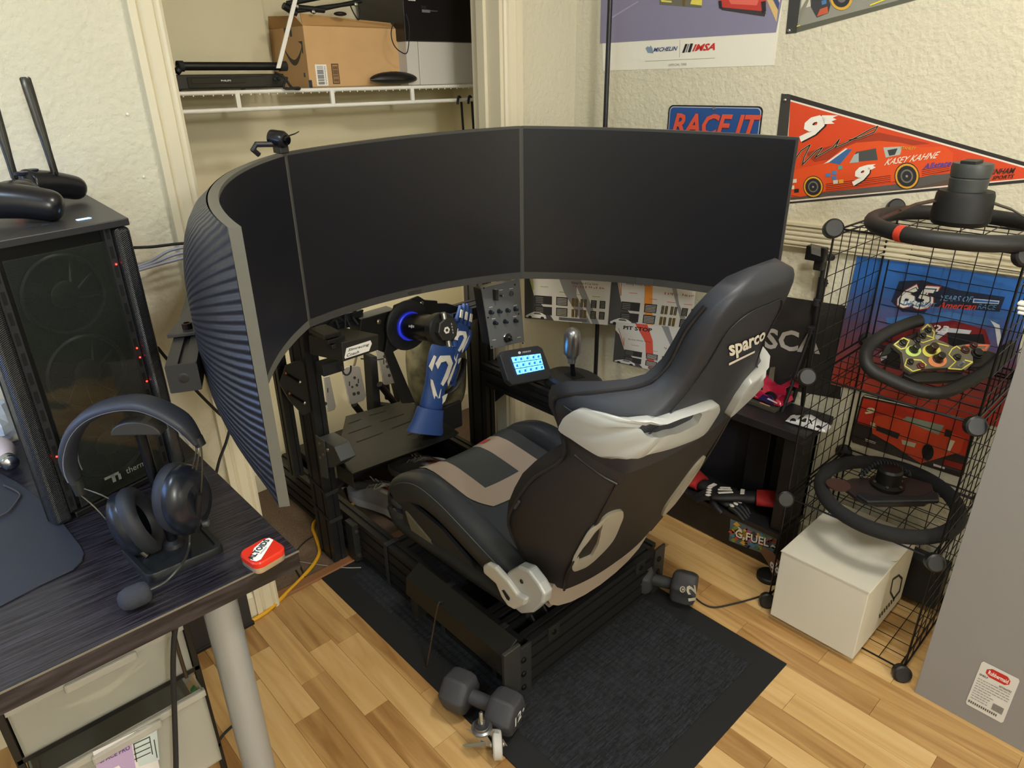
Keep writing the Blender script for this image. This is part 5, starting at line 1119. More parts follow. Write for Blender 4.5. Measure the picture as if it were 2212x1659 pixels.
MB().tube([hpx(163, 1035), hpx(176, 1066)], [.010, .0085], 12).build('end_cap', mat('3a3b36', .35, .4), hp_, smooth=.6); MB().tube([hpx(424, 945), hpx(434, 962)], [.009, .008], 12).build('end_cap', mat('26272a', .4), hp_, smooth=.6)
def cup(face, out_, r, ell_, name_lab):
    """face: centre of ear pad opening, out_: outward axis"""
    out_ = out_.normalized(); upv_ = V((0, 0, 1)); upv_ = (upv_-out_*upv_.dot(out_)).normalized(); sd_ = out_.cross(upv_)
    def rg(h, ra, rb): return [face+out_*h+sd_*ra*math.cos(a)+upv_*rb*math.sin(a) for a in [2*PI*i/28 for i in range(28)]]
    MB().grid([rg(.012, r*.45, r*.6), rg(.002, r*.52, r*.68), rg(-.002, r*.7, r*.95), rg(.004, r*.86, r*1.15), rg(.014, r*.9, r*1.2), rg(.022, r*.84, r*1.12)], closed=True).build('ear_pad', mat('26272b', .6), hp_, smooth=1)
    MB().loft([rg(.020, r*.85, r*1.12), rg(.028, r*.88, r*1.16), rg(.036, r*.84, r*1.08), rg(.044, r*.68, r*.85), rg(.048, r*.45, r*.55)]).build('ear_cup', mat('1b1e26', .28), hp_, smooth=1)
cL = hpx(338, 1105, .0); cup(hpx(322, 1118, .0), (-hv*.85+V((0, 0, -.25))+hn*.25), .050, 1, 'l'); cRr = hpx(372, 1075, .0); cup(cRr, (hv*.93+V((0, 0, .05))+hn*.28), .050, 1, 'r')
for a, b in (((170, 1052), (262, 1092)), ((160, 1058), (245, 1140)), ((424, 955), (416, 1012)), ((434, 962), (434, 1065)), ((428, 962), (424, 1015))):
    MB().tube(smoothp([hpx(*a), hpx((a[0]+b[0])/2+3, (a[1]+b[1])/2-3, .005), hpx(*b, .005)], 4), .0014, 6).build('wire_arm', mat('5b574e', .35, .8), hp_, smooth=1)
MB().tube([hpx(245, 1146, .03), hpx(318, 1202, .035)], .0035, 10).build('slider_bar', mat('5b574e', .35, .8), hp_, smooth=.5); MB().tube([hpx(430, 1067, .02), hpx(424, 1148, .02)], .0045, 10).build('slider_bar', BLK, hp_, smooth=.5)
MB().lathe(hpx(440, 1130, .01), hv, [(0, .006), (.008, .006), (.009, .004)], 14).build('volume_knob', mat('6c6f71', .3, .7), hp_, smooth=.5)
mic_e = atZ(320, 1276, DZ+.018); mp_ = smoothp([hpx(410, 1155, .01), hpx(408, 1185, .02), atZ(395, 1215, DZ+.03), atZ(360, 1255, DZ+.02), mic_e], 6)
MB().tube(mp_, .002, 8).build('mic_boom', mat('4b4a44', .35, .5), hp_, smooth=1)
mA = atZ(318, 1277, DZ+.0175); mBp = atZ(255, 1303, DZ+.018); md_ = (mBp-mA).normalized(); ml_ = (mBp-mA).length
MB().lathe(mA-md_*.004, md_, [(0, .008), (.003, .0145), (.01, .0165), (ml_*.75, .0165), (ml_, .013), (ml_+.004, .006)], 24).build('mic_foam', mat('34363d', .95, bump=.5, bscale=900), hp_, smooth=1)
# plastic drawer cart under the desk
YD_ = 1.00
dc = thing('drawer_cart', 'clear plastic drawer cart in a black frame under the desk', 'drawer unit', (.06, 1.15, .1))
fx0 = atY(5, 1530, YD_).x-.012; fx1 = atY(400, 1345, YD_).x+.006; ztop = .62
ztop = atY(5, 1530, YD_).z+.012; zmid = atY(60, 1650, YD_).z+.010; zb2 = zmid-.19
FRM = mat('181816', .45); CLR = mat('c9c8bd', .25, alpha=.42); CLR2 = mat('bcbab0', .3, alpha=.7)
for zz in (ztop, zmid, zb2):
    bx('frame_shelf', (fx0, YD_+.005, zz-.012), (fx1, YD_+.36, zz), FRM, dc, .002)
for xx in (fx0, fx1-.010):
    for yy in (YD_+.005, YD_+.35): bx('frame_post', (xx, yy, 0), (xx+.010, yy+.010, ztop), FRM, dc, .001)
for zz0, zz1, push in ((zmid+.004, ztop-.016, 0), (zb2+.004, zmid-.018, -.035)):
    a0, a1 = fx0+.013, fx1-.013; y0_ = YD_+push
    dr = MB().box((a0, y0_, zz0), (a1, y0_+.003, zz1)).box((a0, y0_, zz0), (a0+.003, y0_+.33, zz1)).box((a1-.003, y0_, zz0), (a1, y0_+.33, zz1)).box((a0, y0_, zz0), (a1, y0_+.33, zz0+.003)).build('drawer', CLR, dc)
    MB().box((a0-.002, y0_-.004, zz1-.012), (a1+.002, y0_+.006, zz1)).build('drawer_lip', CLR2, dr, bevel=.001)
    MB().box(((a0+a1)/2-.05, y0_-.010, zz1-.020), ((a0+a1)/2+.05, y0_-.002, zz1-.004)).build('pull', CLR2, dr, bevel=.003)
cL_ = []
cab = thing('white_cable_coil', 'coil of white cable inside the upper clear drawer', 'cable', ((fx0+fx1)/2, YD_+.1, zmid+.01))
for i in range(7): 
    r_ = .052+.007*i; c = V(((fx0+fx1)/2, YD_+.12, zmid+.012+.004*i)); MB().tube([c+V((r_*1.1*math.cos(a), r_*1.2*math.sin(a), .01*math.sin(3*a+i))) for a in [2*PI*j/24 for j in range(24)]], .003, 6, closed=True).build('loop', mat('e2dcc6', .5), cab, smooth=1)
single(MB().box((fx0+.03, YD_+.02, zmid+.008), (fx0+.12, YD_+.18, zmid+.04)), 'dark_pouch', mat('4a4a48', .7), 'dark flat pouch inside the upper clear drawer', 'pouch', bevel=.006)
yl = YD_-.0352-.0045
lb = thing('product_label', 'purple and white product card on the front of the lower drawer', 'label', (fx0+.12, yl, zmid-.09))
l4 = [atY(*p, yl) for p in ((205, 1622), (325, 1563), (345, 1625), (212, 1690))]
d = DecalW(lambda x, y: atY(x, y, yl), (0, -1, 0)); d.poly('dfdbdc', [(200, 1624), (325, 1563), (346, 1665), (225, 1725)]); d.poly('b6a0c8', [(204, 1634), (282, 1597), (300, 1700), (222, 1722)], 2); d.poly('c2d0d2', [(283, 1596), (338, 1570), (344, 1640), (300, 1655)], 2)
d.text('5a3f86', 'SPACE PRO', (216, 1648), (281, 1617), (214, 1639), 3); d.text('444444', '3 DRAWER', (290, 1584), (315, 1573), (289, 1580), 3)
for i in range(4): d.poly('2c2f30', [(287+i, 1606+i*11), (322+i, 1590+i*11), (322+i, 1592+i*11), (287+i, 1608+i*11)], 3)
for x_, y_ in ((287, 1606), (321, 1590), (331, 1597)): d.poly('2c2f30', [(x_, y_), (x_+2, y_-1), (x_+9, y_+38), (x_+7, y_+39)], 3)
d.poly('e8e6e2', [(240, 1660), (256, 1652), (266, 1665), (270, 1690), (240, 1700)], 3); d.build('print', lb)
single(MB().tube(smoothp([atY(383, 1340, .93), atY(376, 1380, .93), atY(374, 1450, .93), atY(377, 1540, .93), atY(380, 1640, .93), atY(381, 1720, .93)], 5), .0042, 8), 'hanging_cable', BLKM, 'thick black cable hanging from the desk in front of the drawer cart', 'cable', smooth=1)
single(MB().tube(smoothp([atY(370, 1345, .98), atY(384, 1400, .98), atY(403, 1463, .985)], 5), .003, 8), 'short_cable', mat('3a2f22', .5), 'short dark cable crossing behind the thick one at the drawer corner', 'cable', smooth=1)
# things on the floor at left
gn = thing('green_clip', 'green and black plastic hand clamp beside the drawer cart', 'clamp', atY(432, 1520, 1.16))
MB().tube(smoothp([atY(416, 1487, 1.02), atY(428, 1500, 1.02), atY(440, 1525, 1.02), atY(447, 1552, 1.02)], 5), .0065, 8, sx=.6).build('handle', mat('4f9a63', .5), gn, smooth=1)
MB().tube(smoothp([atY(415, 1500, 1.02), atY(424, 1530, 1.02), atY(440, 1550, 1.02)], 5), .005, 8).build('jaw', BLK, gn, smooth=1); MB().tube([atY(425, 1533, 1.02), atY(440, 1528, 1.02)], .004, 8).build('strut', mat('4f9a63', .5), gn, smooth=1)
MB().ell(atY(408, 1446, 1.03), .012, .006, .010).build('pad', BLK, gn, smooth=1)
single(MB().tube(smoothp([atZ(*p, .005) for p in ((435, 1665), (455, 1632), (480, 1590), (508, 1562), (516, 1550))], 6), [.0032]*22+[.0032]*3, 8), 'floor_cable', BLKM, 'black cable lying on the laminate left of the desk leg', 'cable', smooth=1)
single(MB().tube([atZ(507, 1562, .008), atZ(519, 1546, .008)], [.005, .006], 10), 'cable_plug', BLK, 'small black plug at the end of the floor cable', 'plug', smooth=.5)
YEL = mat('dfa81e', .5)
single(MB().tube(smoothp([atZ(*p, .007) for p in ((380, 1405), (420, 1388), (460, 1374), (520, 1352), (575, 1322), (620, 1280), (655, 1245), (680, 1215), (690, 1190), (682, 1160), (676, 1140), (690, 1120), (770, 1085), (800, 1070))], 6), .006, 8), 'yellow_cable', YEL, 'thick yellow cable running from the wall to under the racing frame', 'cable', smooth=1)
single(MB().tube(smoothp([atZ(*p, .006) for p in ((630, 1190), (645, 1215), (660, 1250), (662, 1262), (650, 1250), (632, 1212), (640, 1190), (665, 1165), (685, 1155)) ], 6), .0024, 6), 'black_floor_cable', BLKM, 'thin black cable looping on the closet carpet left of the upright', 'cable', smooth=1)
single(MB().tube(smoothp([atZ(*p, .006) for p in ((645, 1213), (690, 1220), (740, 1226), (780, 1226))], 6), .0016, 6), 'grey_floor_cable', mat('9a948a', .5), 'thin grey cable on the threshold in front of the upright', 'cable', smooth=1)
single(MB().tube(smoothp([atZ(*p, .008) for p in ((738, 1055), (770, 1045), (800, 1038), (830, 1040))], 6), .004, 6), 'white_power_cable', mat('a9a49a', .5), 'pale grey cable on the closet carpet behind the sneakers', 'cable', smooth=1)
for pts, lab in (([(868, 980), (880, 1000), (900, 1020), (925, 1032)], 'left'), ([(900, 1012), (905, 1004), (930, 1003), (955, 1010)], 'right')):
    single(MB().tube(smoothp([atZ(*p, .03) for p in pts], 6), .003, 6), 'pedal_cable', BLKM, 'black cable below the keyboard tray, %s one' % lab, 'cable', smooth=1)
YW = YB-.002
bxp = [atY(395, 1330, YW), atY(566, 1308, YW)]
tb = thing('low_board', 'long low black board standing against the wall behind the desk leg', 'board', (.3, YB-.03, 0))
MB().box((.0, YB-.034, .0), (.470, YB-.022, .135)).build('board', mat('2b2c2e', .5), tb, bevel=.002); MB().box((.0, YB-.037, .0), (.474, YB-.014, .012)).build('rim', BLK, tb, bevel=.002)
# cables on the wall behind the left monitor
for i, pts in enumerate(([(285, 535), (330, 533), (380, 527), (425, 524)], [(292, 577), (330, 562), (370, 540), (430, 530)], [(294, 581), (335, 567), (375, 551), (430, 538)], [(296, 585), (340, 572), (385, 560), (430, 548)])):
    single(MB().tube(smoothp([atY(x, y, 1.60-.01*i) for x, y in pts], 5), .0032, 7), 'wall_cable', BLKM if i == 0 else mat('8f93a3', .4), ('black cable strung between computer and left monitor, above the grey ones', 'topmost of the three grey cables between computer and left monitor', 'middle of the three grey cables between computer and left monitor', 'lowest of the three grey cables between computer and left monitor')[i], 'cable', 'cables between computer and left monitor', smooth=1)
single(MB().tube(smoothp([atY(x, y, 1.40) for x, y in ((340, 750), (365, 780), (430, 850), (470, 890), (495, 915), (490, 950), (475, 990), (467, 1022))], 6), .0032, 7), 'dangling_cable', BLKM, 'black cable dangling beside the ribbed monitor back down to the desk', 'cable', smooth=1)
single(MB().tube(smoothp([atY(x, y, 1.5) for x, y in ((413, 590), (408, 630), (440, 760), (450, 790), (462, 840), (485, 880), (493, 905))], 6), .0028, 7), 'rear_cable', BLKM, 'black cable hanging behind the edge of the left monitor', 'cable', smooth=1)
# crumpled clear bag at the far left
mb = MB(); rr_ = random.Random(3); rows = []
cbg = atZ(-6, 905, DZ+.05)
for i in range(9):
    ph = PI*i/8; rows.append([cbg+V((.035*math.sin(ph)*math.cos(t)*rr_.uniform(.7, 1.2), .05*math.sin(ph)*math.sin(t)*rr_.uniform(.7, 1.2), .05*math.cos(ph)*rr_.uniform(.8, 1.1))) for t in [2*PI*j/12 for j in range(12)]])
mb.grid(rows, closed=True); single(mb, 'clear_plastic_bag', mat('dfe8f2', .1, alpha=.6), 'crumpled clear plastic bag at the left picture edge beside the computer', 'bag')
# ================================================================== RIGHT WALL: POSTERS, PENNANTS, SIGNS
def wallthing(name, label, cat, px): p = WR(*px); return thing(name, label, cat, p)
def wslab(name, pxs, th, mt, par, bevel=0, off=.0):
    pts = [WR(*p)+WN*off for p in pxs]; return MB().prism(pts, WN*th).build(name, mt, par, bevel=bevel)
def WRo(off): return lambda x, y: WR(x, y)+WN*off
# floor lamp pole in the corner
lpz = thing('lamp_pole', 'tall thin black pole standing in the room corner behind the charts', 'pole', (1.765, 1.47, 0))
MB().tube([(1.765, 1.47, .01), (1.765, 1.47, 2.05)], .0075, 14).build('pole', mat('1b1d22', .35), lpz, smooth=1); MB().lathe((1.765, 1.47, 0), (0, 0, 1), [(0, .065), (.012, .065), (.02, .06), (.022, .015)], 28).build('base', BLK, lpz, smooth=.5)
# race poster
po = wallthing('race_poster', 'large race poster with two cars on grey tarmac and a white lower band', 'poster', (1490, 150))
PTOP = -170
def vl(x, y): return (x-(1190-x)/(3800-0)*0, y)
wslab('paper', [(1303, 153), (1672, 141), (1690, 0), (1708, PTOP), (1290, PTOP), (1299, 0)], .0012, mat('e8e4d6', .5), po)
d = DecalW(WRo(.0014), WN)
d.poly('86829c', [(1297, 94), (1677, 70), (1690, 0), (1708, PTOP), (1290, PTOP), (1299, 0)])
d.poly('d8b878', [(1640, -40), (1650, -40), (1681, 22), (1678, 48)], 2); d.poly('46507a', [(1652, -40), (1664, -40), (1684, 8), (1682, 22)], 2); d.poly('e3d8cb', [(1664, -40), (1680, -40), (1688, -12), (1685, 6)], 2)
d.poly('3b3434', [(1553, 10), (1560, 22), (1652, 36), (1655, 28), (1640, -10), (1560, -10)], 2); d.poly('c23c30', [(1556, -60), (1555, 8), (1562, 16), (1645, 24), (1656, 10), (1652, -60)], 3); d.poly('e06a5a', [(1575, 0), (1640, 0), (1636, 12), (1580, 9)], 4)
d.poly('262328', [(1553, 2), (1560, 2), (1561, 20), (1555, 18)], 5); d.poly('262328', [(1645, 4), (1655, 2), (1656, 24), (1648, 30)], 5)
d.poly('6d6a5c', [(1430, -60), (1425, 10), (1516, 17), (1522, -60)], 2); d.poly('e2d45c', [(1428, 0), (1452, 2), (1452, 6), (1430, 4)], 3); d.poly('e2d45c', [(1495, 0), (1518, -2), (1517, 12), (1492, 9)], 3); d.poly('6a5a2a', [(1475, -40), (1485, -40), (1480, 14), (1475, 14)], 3)
d.poly('a7a3b8', [(1320, 38), (1378, 3), (1380, 4), (1322, 40)], 2)
d.text('27407e', 'MICHELIN', (1412, 112), (1464, 109), (1413, 103)); d.text('c8281f', 'IMSA', (1496, 111), (1545, 108), (1498, 96))
d.poly('1b1b1f', [(1474, 114), (1481, 95), (1486, 95), (1479, 114)]); d.poly('7a7a7a', [(1481, 113), (1487, 95), (1490, 95), (1484, 113)]); d.poly('1b1b1f', [(1486, 113), (1492, 94), (1498, 94), (1492, 113)])
d.poly('8e918a', [(1468, 124), (1469, 86), (1469.6, 86), (1468.6, 124)]); d.poly('7d8c62', [(1394, 132), (1545, 125), (1545, 125.7), (1394, 132.7)]); d.text('8f8c80', 'OFFICIAL TIRE', (1445, 143), (1484, 141), (1445, 138))
d.poly('7f96a6', [(1395, 104), (1400, 100), (1404, 102), (1406, 98), (1410, 104), (1412, 115), (1400, 114)]); d.build('print', po)
# RACE IT plate
pl = wallthing('race_plate', 'blue licence plate style sign with red raised RACE IT letters on the wall', 'sign', (1548, 250))
PX = [(1446, 240), (1450, 231), (1457, 226), (1640, 232), (1648, 236), (1651, 245), (1646, 320), (1440, 320)]
def zr(x, y, z): q = WR(x, y); return q
PA, PB_ = WR(1446, 228), WR(1650, 232); dy = (PB_-PA); dy.z = 0; pu = dy.normalized(); pw_ = dy.length; ph_ = .152
def rr2(w, h, r, o, u, n=6, inset_=0):
    out = []
    for qx, qy, a0 in ((w-inset_, h-inset_, 0), (inset_, h-inset_, PI/2), (inset_, inset_, PI), (w-inset_, inset_, 1.5*PI)):
        sx = -1 if qx > w/2 else 1; sy = -1 if qy > h/2 else 1
        for i in range(n+1): a = a0+PI/2*i/n; out.append(o+u*(qx+sx*r+r*math.cos(a))+V((0, 0, qy+sy*r+r*math.sin(a))))
    return out
po_ = PA+V((0, 0, -ph_+.002))+WN*.002
MB().prism(rr2(pw_, ph_, .015, po_, pu), WN*.001).build('plate', mat('1b1d22', .35), pl); MB().prism(rr2(pw_, ph_, .013, po_+WN*.001, pu, inset_=.004), WN*.0005).build('border', mat('aab4c4', .4), pl)
MB().prism(rr2(pw_, ph_, .012, po_+WN*.0016, pu, inset_=.0065), WN*.0004).build('field', mat('27508f', .4), pl)
vs, fs = norm_txt('RACE IT'); n0 = len(vs); mb = MB(); o0 = po_+WN*.0021+pu*.018+V((0, 0, .068))
for off_, kk_, gx in ((.0, 1, .0), (.0035, 0, 0)): mb.add([o0+pu*(.270*u+.0*v)+V((0, 0, .062*v))+WN*off_+(pu*(-.0028)+V((0, 0, -.002)) if kk_ else V((0, 0, 0))) for u, v in vs], fs, kk_)
mb.build('raised_lettering', [mat('d8543c', .45), mat('a3362a', .5)], pl)
q = WR(1544, 234)+WN*.004; MB().lathe(q, WN, [(0, .005), (.003, .004)], 10).build('screw', STEEL, pl)
# upper pennant
p2 = wallthing('upper_pennant', 'grey and yellow racing pennant cut off by the top picture edge', 'pennant', (1703, 40))
wslab('cloth', [(1698, 72), (1720, 70), (2000, -6), (2170, -55), (1735, -190)], .001, mat('8f8f84', .8), p2); wslab('binding', [(1698, 73), (1721, 71), (1752, -190), (1724, -190)], .0022, mat('3a3a38', .8), p2)
wslab('edge_tape', [(1721, 70), (2000, -6), (2170, -55), (2150, -58), (1990, -12), (1722, 58)], .0018, mat('5d5d50', .8), p2)
d = DecalW(WRo(.0015), WN); d.poly('c9c6b4', [(1727, 52), (1735, -30), (1760, -30), (1752, 14), (1730, 20)]); d.disc('d8a83a', 1818, -4, 24, 26, 2); d.disc('2b2b2b', 1818, -5, 19, 21, 3); d.disc('6a6a66', 1819, -5, 10, 11, 4)
d.poly('3a3a3a', [(1751, 0), (1780, -30), (1795, 10), (1790, 28), (1765, 38), (1752, 14)], 1); d.poly('c25a3a', [(1772, 20), (1788, 14), (1790, 28), (1765, 36)], 2); d.poly('4a78a8', [(1775, 2), (1786, -1), (1786, 8), (1776, 11)], 2); d.poly('e6d63a', [(1880, 10), (1920, -6), (1921, -3), (1880, 13)], 2); d.poly('e6d63a', [(1722, 56), (1729, 54), (1729, 56), (1722, 58)], 3); d.build('print', p2)
q = WR(1706, 66)+WN*.003; MB().ell(q, .005, .005, .005, n=10, m=6).build('pin', STEEL, p2, smooth=1)
# red pennant
rp = wallthing('red_pennant', 'long red racing pennant with an orange red stock car and white number 9', 'pennant', (1900, 340))
TIP = (2330, 384)
wslab('cloth', [(1689, 203), (1703, 203), TIP, (1704, 440), (1662, 445)], .001, mat('2f2b28', .8), rp)
wslab('binding', [(1689, 202), (1709, 206), (1690, 445), (1662, 445)], .0024, mat('3a3834', .8), rp)
d = DecalW(WRo(.0012), WN)
d.poly('e9ded0', [(1707, 215), (2280, 378), (2212, 388), (1704, 436), (1692, 440)]); d.poly('d8481f', [(1708, 219), (2270, 379), (2205, 386), (1704, 431), (1696, 432)], 2)
d.poly('a83a1e', [(1740, 330), (1900, 286), (2010, 310), (1900, 320), (1760, 350)], 3); d.poly('5a4a3e', [(1700, 428), (1790, 424), (1990, 402), (2060, 385), (2100, 392), (1990, 406), (1704, 432)], 4)
d.poly('5b5652', [(1704, 427), (1790, 414), (1950, 396), (1990, 380), (2080, 372), (2075, 396), (1704, 431)], 3)
car = [(1704, 420), (1706, 375), (1712, 368), (1782, 352), (1822, 320), (1850, 308), (1900, 304), (1945, 308), (1990, 318), (2040, 316), (2060, 330), (2056, 365), (2010, 378), (1985, 384), (1790, 412), (1730, 425)]
d.poly('e2521f', car, 5); d.poly('3c68a0', [(1791, 350), (1830, 322), (1842, 322), (1815, 355)], 6); d.poly('e8e4dc', [(1780, 354), (1828, 320), (1832, 321), (1792, 350)], 7)
d.poly('4a4d4c', [(1840, 350), (1850, 328), (1893, 320), (1897, 345)], 6); d.poly('aab4b4', [(1836, 352), (1846, 334), (1856, 330), (1856, 350)], 7); d.poly('b4bab4', [(1909, 318), (1950, 316), (1945, 334), (1914, 340)], 6); d.poly('3a3f40', [(1918, 324), (1940, 320), (1934, 334), (1922, 336)], 7)
for x, y, r in ((1758, 403, 22), (1960, 380, 27)): d.disc('332b22', x, y, r, r*1.08, 6); d.disc('e0a32e', x, y, r*.93, r, 7); d.disc('2a2a2a', x, y, r*.78, r*.84, 8); d.disc('77726a', x, y, r*.5, r*.55, 9); d.disc('2a2a2a', x, y, r*.38, r*.42, 10); d.disc('99958c', x, y, r*.1, r*.1, 11)
for i in range(4): d.poly('7a1f12', [(1785, 409-i*4), (1925, 390-i*4), (1925, 391.4-i*4), (1785, 410.4-i*4)], 6); d.poly('7a1f12', [(1992, 378-i*4), (2052, 366-i*3.5), (2052, 367.2-i*3.5), (1992, 379.4-i*4)], 6)
d.text('1f1a16', '9', (1727, 308), (1775, 310), (1743, 248), 4); d.text('f0ece2', '9', (1724, 306), (1771, 308), (1740, 248), 5); d.poly('f0ece2', [(1776, 249), (1812, 249), (1800, 254), (1808, 258), (1797, 262), (1804, 267), (1780, 268)], 5)
d.text('1f1a16', '9', (1843, 402), (1877, 402), (1850, 358), 7); d.text('f0ece2', '9', (1840, 401), (1874, 401), (1848, 357), 8); d.poly('f0ece2', [(1872, 356), (1893, 354), (1887, 358), (1893, 361), (1884, 366), (1876, 366)], 8)
d.text('f3e3cf', 'KASEY KAHNE', (1912, 356), (2026, 342), (1918, 336), 8) if False else None
d.text('f3e3cf', 'KASEY KAHNE', (1911, 357), (2026, 341), (1917, 343), 8); d.text('4a45a0', 'Allstate', (1994, 366), (2055, 358), (1997, 353), 8); d.text('2a2420', 'EVERNHAM', (2115, 378), (2192, 374), (2118, 366), 6); d.text('2a2420', 'SPORTS', (2143, 388), (2190, 384), (2145, 380), 6)
d.poly('2a2420', [(2120, 362), (2138, 356), (2150, 360), (2135, 366)], 6); d.text('c9b23a', 'STANLEY', (1946, 322), (1978, 324), (1948, 315), 9)
for c, x, y in (('4f7fb4', 1790, 378), ('4f7fb4', 1803, 373), ('5a9a8a', 1816, 362), ('4f7fb4', 1803, 384), ('d8d0c0', 1806, 393), ('e8a52a', 1818, 392), ('d8d0c0', 1717, 391), ('2a2a2a', 1722, 412), ('e8dcc8', 1712, 405)): d.poly(c, [(x-5, y-4), (x+5, y-5), (x+5, y+3), (x-5, y+4)], 7)
sg_ = [(1722, 340), (1732, 325), (1752, 312), (1738, 340), (1735, 355), (1765, 325), (1778, 318), (1762, 340), (1800, 318), (1815, 300), (1806, 318), (1830, 308), (1880, 280), (1898, 272), (1890, 285), (1860, 297), (1835, 302)]
for a, b in zip(sg_, sg_[1:]):
    dx_, dy_ = b[0]-a[0], b[1]-a[1]; L_ = math.hypot(dx_, dy_); nx_, ny_ = -dy_/L_*1.1, dx_/L_*1.1
    d.poly('d8c9a8', [(a[0]-nx_*1.6, a[1]-ny_*1.6), (b[0]-nx_*1.6, b[1]-ny_*1.6), (b[0]+nx_*1.6, b[1]+ny_*1.6), (a[0]+nx_*1.6, a[1]+ny_*1.6)], 9); d.poly('15120f', [(a[0]-nx_, a[1]-ny_), (b[0]-nx_, b[1]-ny_), (b[0]+nx_, b[1]+ny_), (a[0]+nx_, a[1]+ny_)], 10)
d.build('print', rp); q = WR(1697, 216)+WN*.003; MB().ell(q, .005, .005, .005, n=10, m=6).build('pin', STEEL, rp, smooth=1)
# three pit charts bridging the corner
CP0 = V((1.590, 1.643, 0)); cd_ = V((.536, -.844, 0)).normalized(); CN = V((cd_.y, -cd_.x, 0))
if CN.dot(EYE-CP0) < 0: CN = -CN
def CH(x, y, o=0): return atP(x, y, CP0+CN*o, CN)
def chart(label, BL, BR, TR, TL, accent, lvl, hi):
    base_ = .003*lvl; q4 = [CH(*p, base_) for p in (BL, BR, TR, TL)]; t = thing('pit_chart', label, 'chart', q4[0], 'printed pit charts in the corner')
    MB().prism(q4, CN*.0006).build('paper', mat('d9d7d2', .5), t)
    A, B, C_, D_ = q4
    class DD(Decal):
        def __init__(s): s.mb = MB(); s.mats = []
        def P(s, u, v, l): a = A.lerp(B, u); b = D_.lerp(C_, u); return a.lerp(b, v)+CN*(.0006+.00025*l)
    d = DD(); d.poly('4c4c4e', [(0, 0), (.36, 0), (.30, .10), (.12, .36), (.05, .7), (0, .8)]); d.poly(accent, [(.30, 1), (.52, 1), (.62, .55), (.62, .4), (.80, 0), (.70, 0), (.48, .42)] if not hi else [(.22, 1), (.36, 1), (.44, .66), (.47, .3), (.52, 0), (.44, 0), (.38, .3), (.36, .6)])
    d.poly('8f8f92', [(.52, 1), (.60, 1), (.75, .4), (.95, 0), (.86, 0)] if hi else [(.45, 1), (.53, 1), (.9, 0), (.82, 0)])
    for r in (0, 1):
        v0 = .235 if r == 0 else .075
        d.rect('302f30', .13, v0, .335, v0+.125, 2); d.rect('1d1c1c', .385, v0, .52, v0+.125, 2)
        for i in range(5): d.rect('d9d6cf', .395, v0+.015+i*.021, .51, v0+.023+i*.021, 3)
        for i in range(4): d.rect('8b8a88', .14, v0+.018+i*.025, .23, v0+.026+i*.025, 3)
        for x_ in (.57, .61, .67, .71): 
            d.rect('242322', x_, v0-.0, x_+.03, v0+.12, 2)
            for i in range(6): d.rect('b59a4a', x_+.006, v0+.008+i*.019, x_+.024, v0+.015+i*.019, 3)
        for x_ in (.79, .89):
            d.rect('1d1c1c', x_, v0, x_+.065, v0+.115, 2)
            for i in range(5): d.rect('9a9890', x_+.01, v0+.012+i*.02, x_+.055, v0+.019+i*.02, 3)
    d.rect('77777a', .42, .015, .76, .06, 2); 
    for i in range(3): d.rect('3c3c3e', .43, .021+i*.013, .75, .026+i*.013, 3)
    for u in (.05, .12): d.poly('c9cf5a' if not hi else 'c98a6a', [(u-.02, .85-(u-.05)*3), (u-.012, .85-(u-.05)*3), (.12, .45), (.11, .43)], 2)
    d.poly('e6e6e4', [(.02, .045), (.06, .075), (.12, .11), (.2, .105), (.26, .07), (.27, .02), (.02, .02)], 4); d.poly('55575a', [(.11, .085), (.13, .10), (.19, .097), (.21, .075), (.12, .075)], 5)
    for u in (.07, .22): d.disc('242426', u, .025, .022, .022, 5, 12)
    d.text('3a3634', 'Racing Class A Cup Series' if not hi else 'Racing Xfinity Series', .56 if not hi else .16, .56 if not hi else .60, .86 if not hi else .42, .60 if not hi else .635, 3)
    if hi: d.text('1d1c1c', 'PIT STOP', .09, .66, .42, .72, 3) if lvl == 1 else d.text('1d1c1c', 'PIT STOP', .09, .84, .42, .93, 3)
    rr_ = random.Random(lvl); u = .58
    while u < .95: d.rect('b8463c', u, .52+rr_.uniform(-.01, .01), u+.010, .54+rr_.uniform(-.01, .01), 3); u += rr_.uniform(.016, .04)
    for u, v in ((.2, .49), (.42, .43), (.62, .41), (.8, .40)): d.rect('9aa04a' if not hi else 'cc6a5a', u, v, u+.09, v+.008, 3)
    d.build('print', t); return t
chart('pit chart with grey and yellow stripes, leftmost of the three', (1133, 687), (1313, 702), (1324, 552), (1129, 540), '8c8c90', 0, False)
chart('pit chart with an orange stripe, tucked under the bottom of the right monitor', (1314, 700), (1505, 722), (1538, 566), (1326, 552), 'e8963a', 1, True)
chart('pit chart with a red stripe and PIT STOP heading, lowest of the three', (1324, 781), (1505, 820), (1522, 712), (1331, 695), 'dd5544', 2, True)
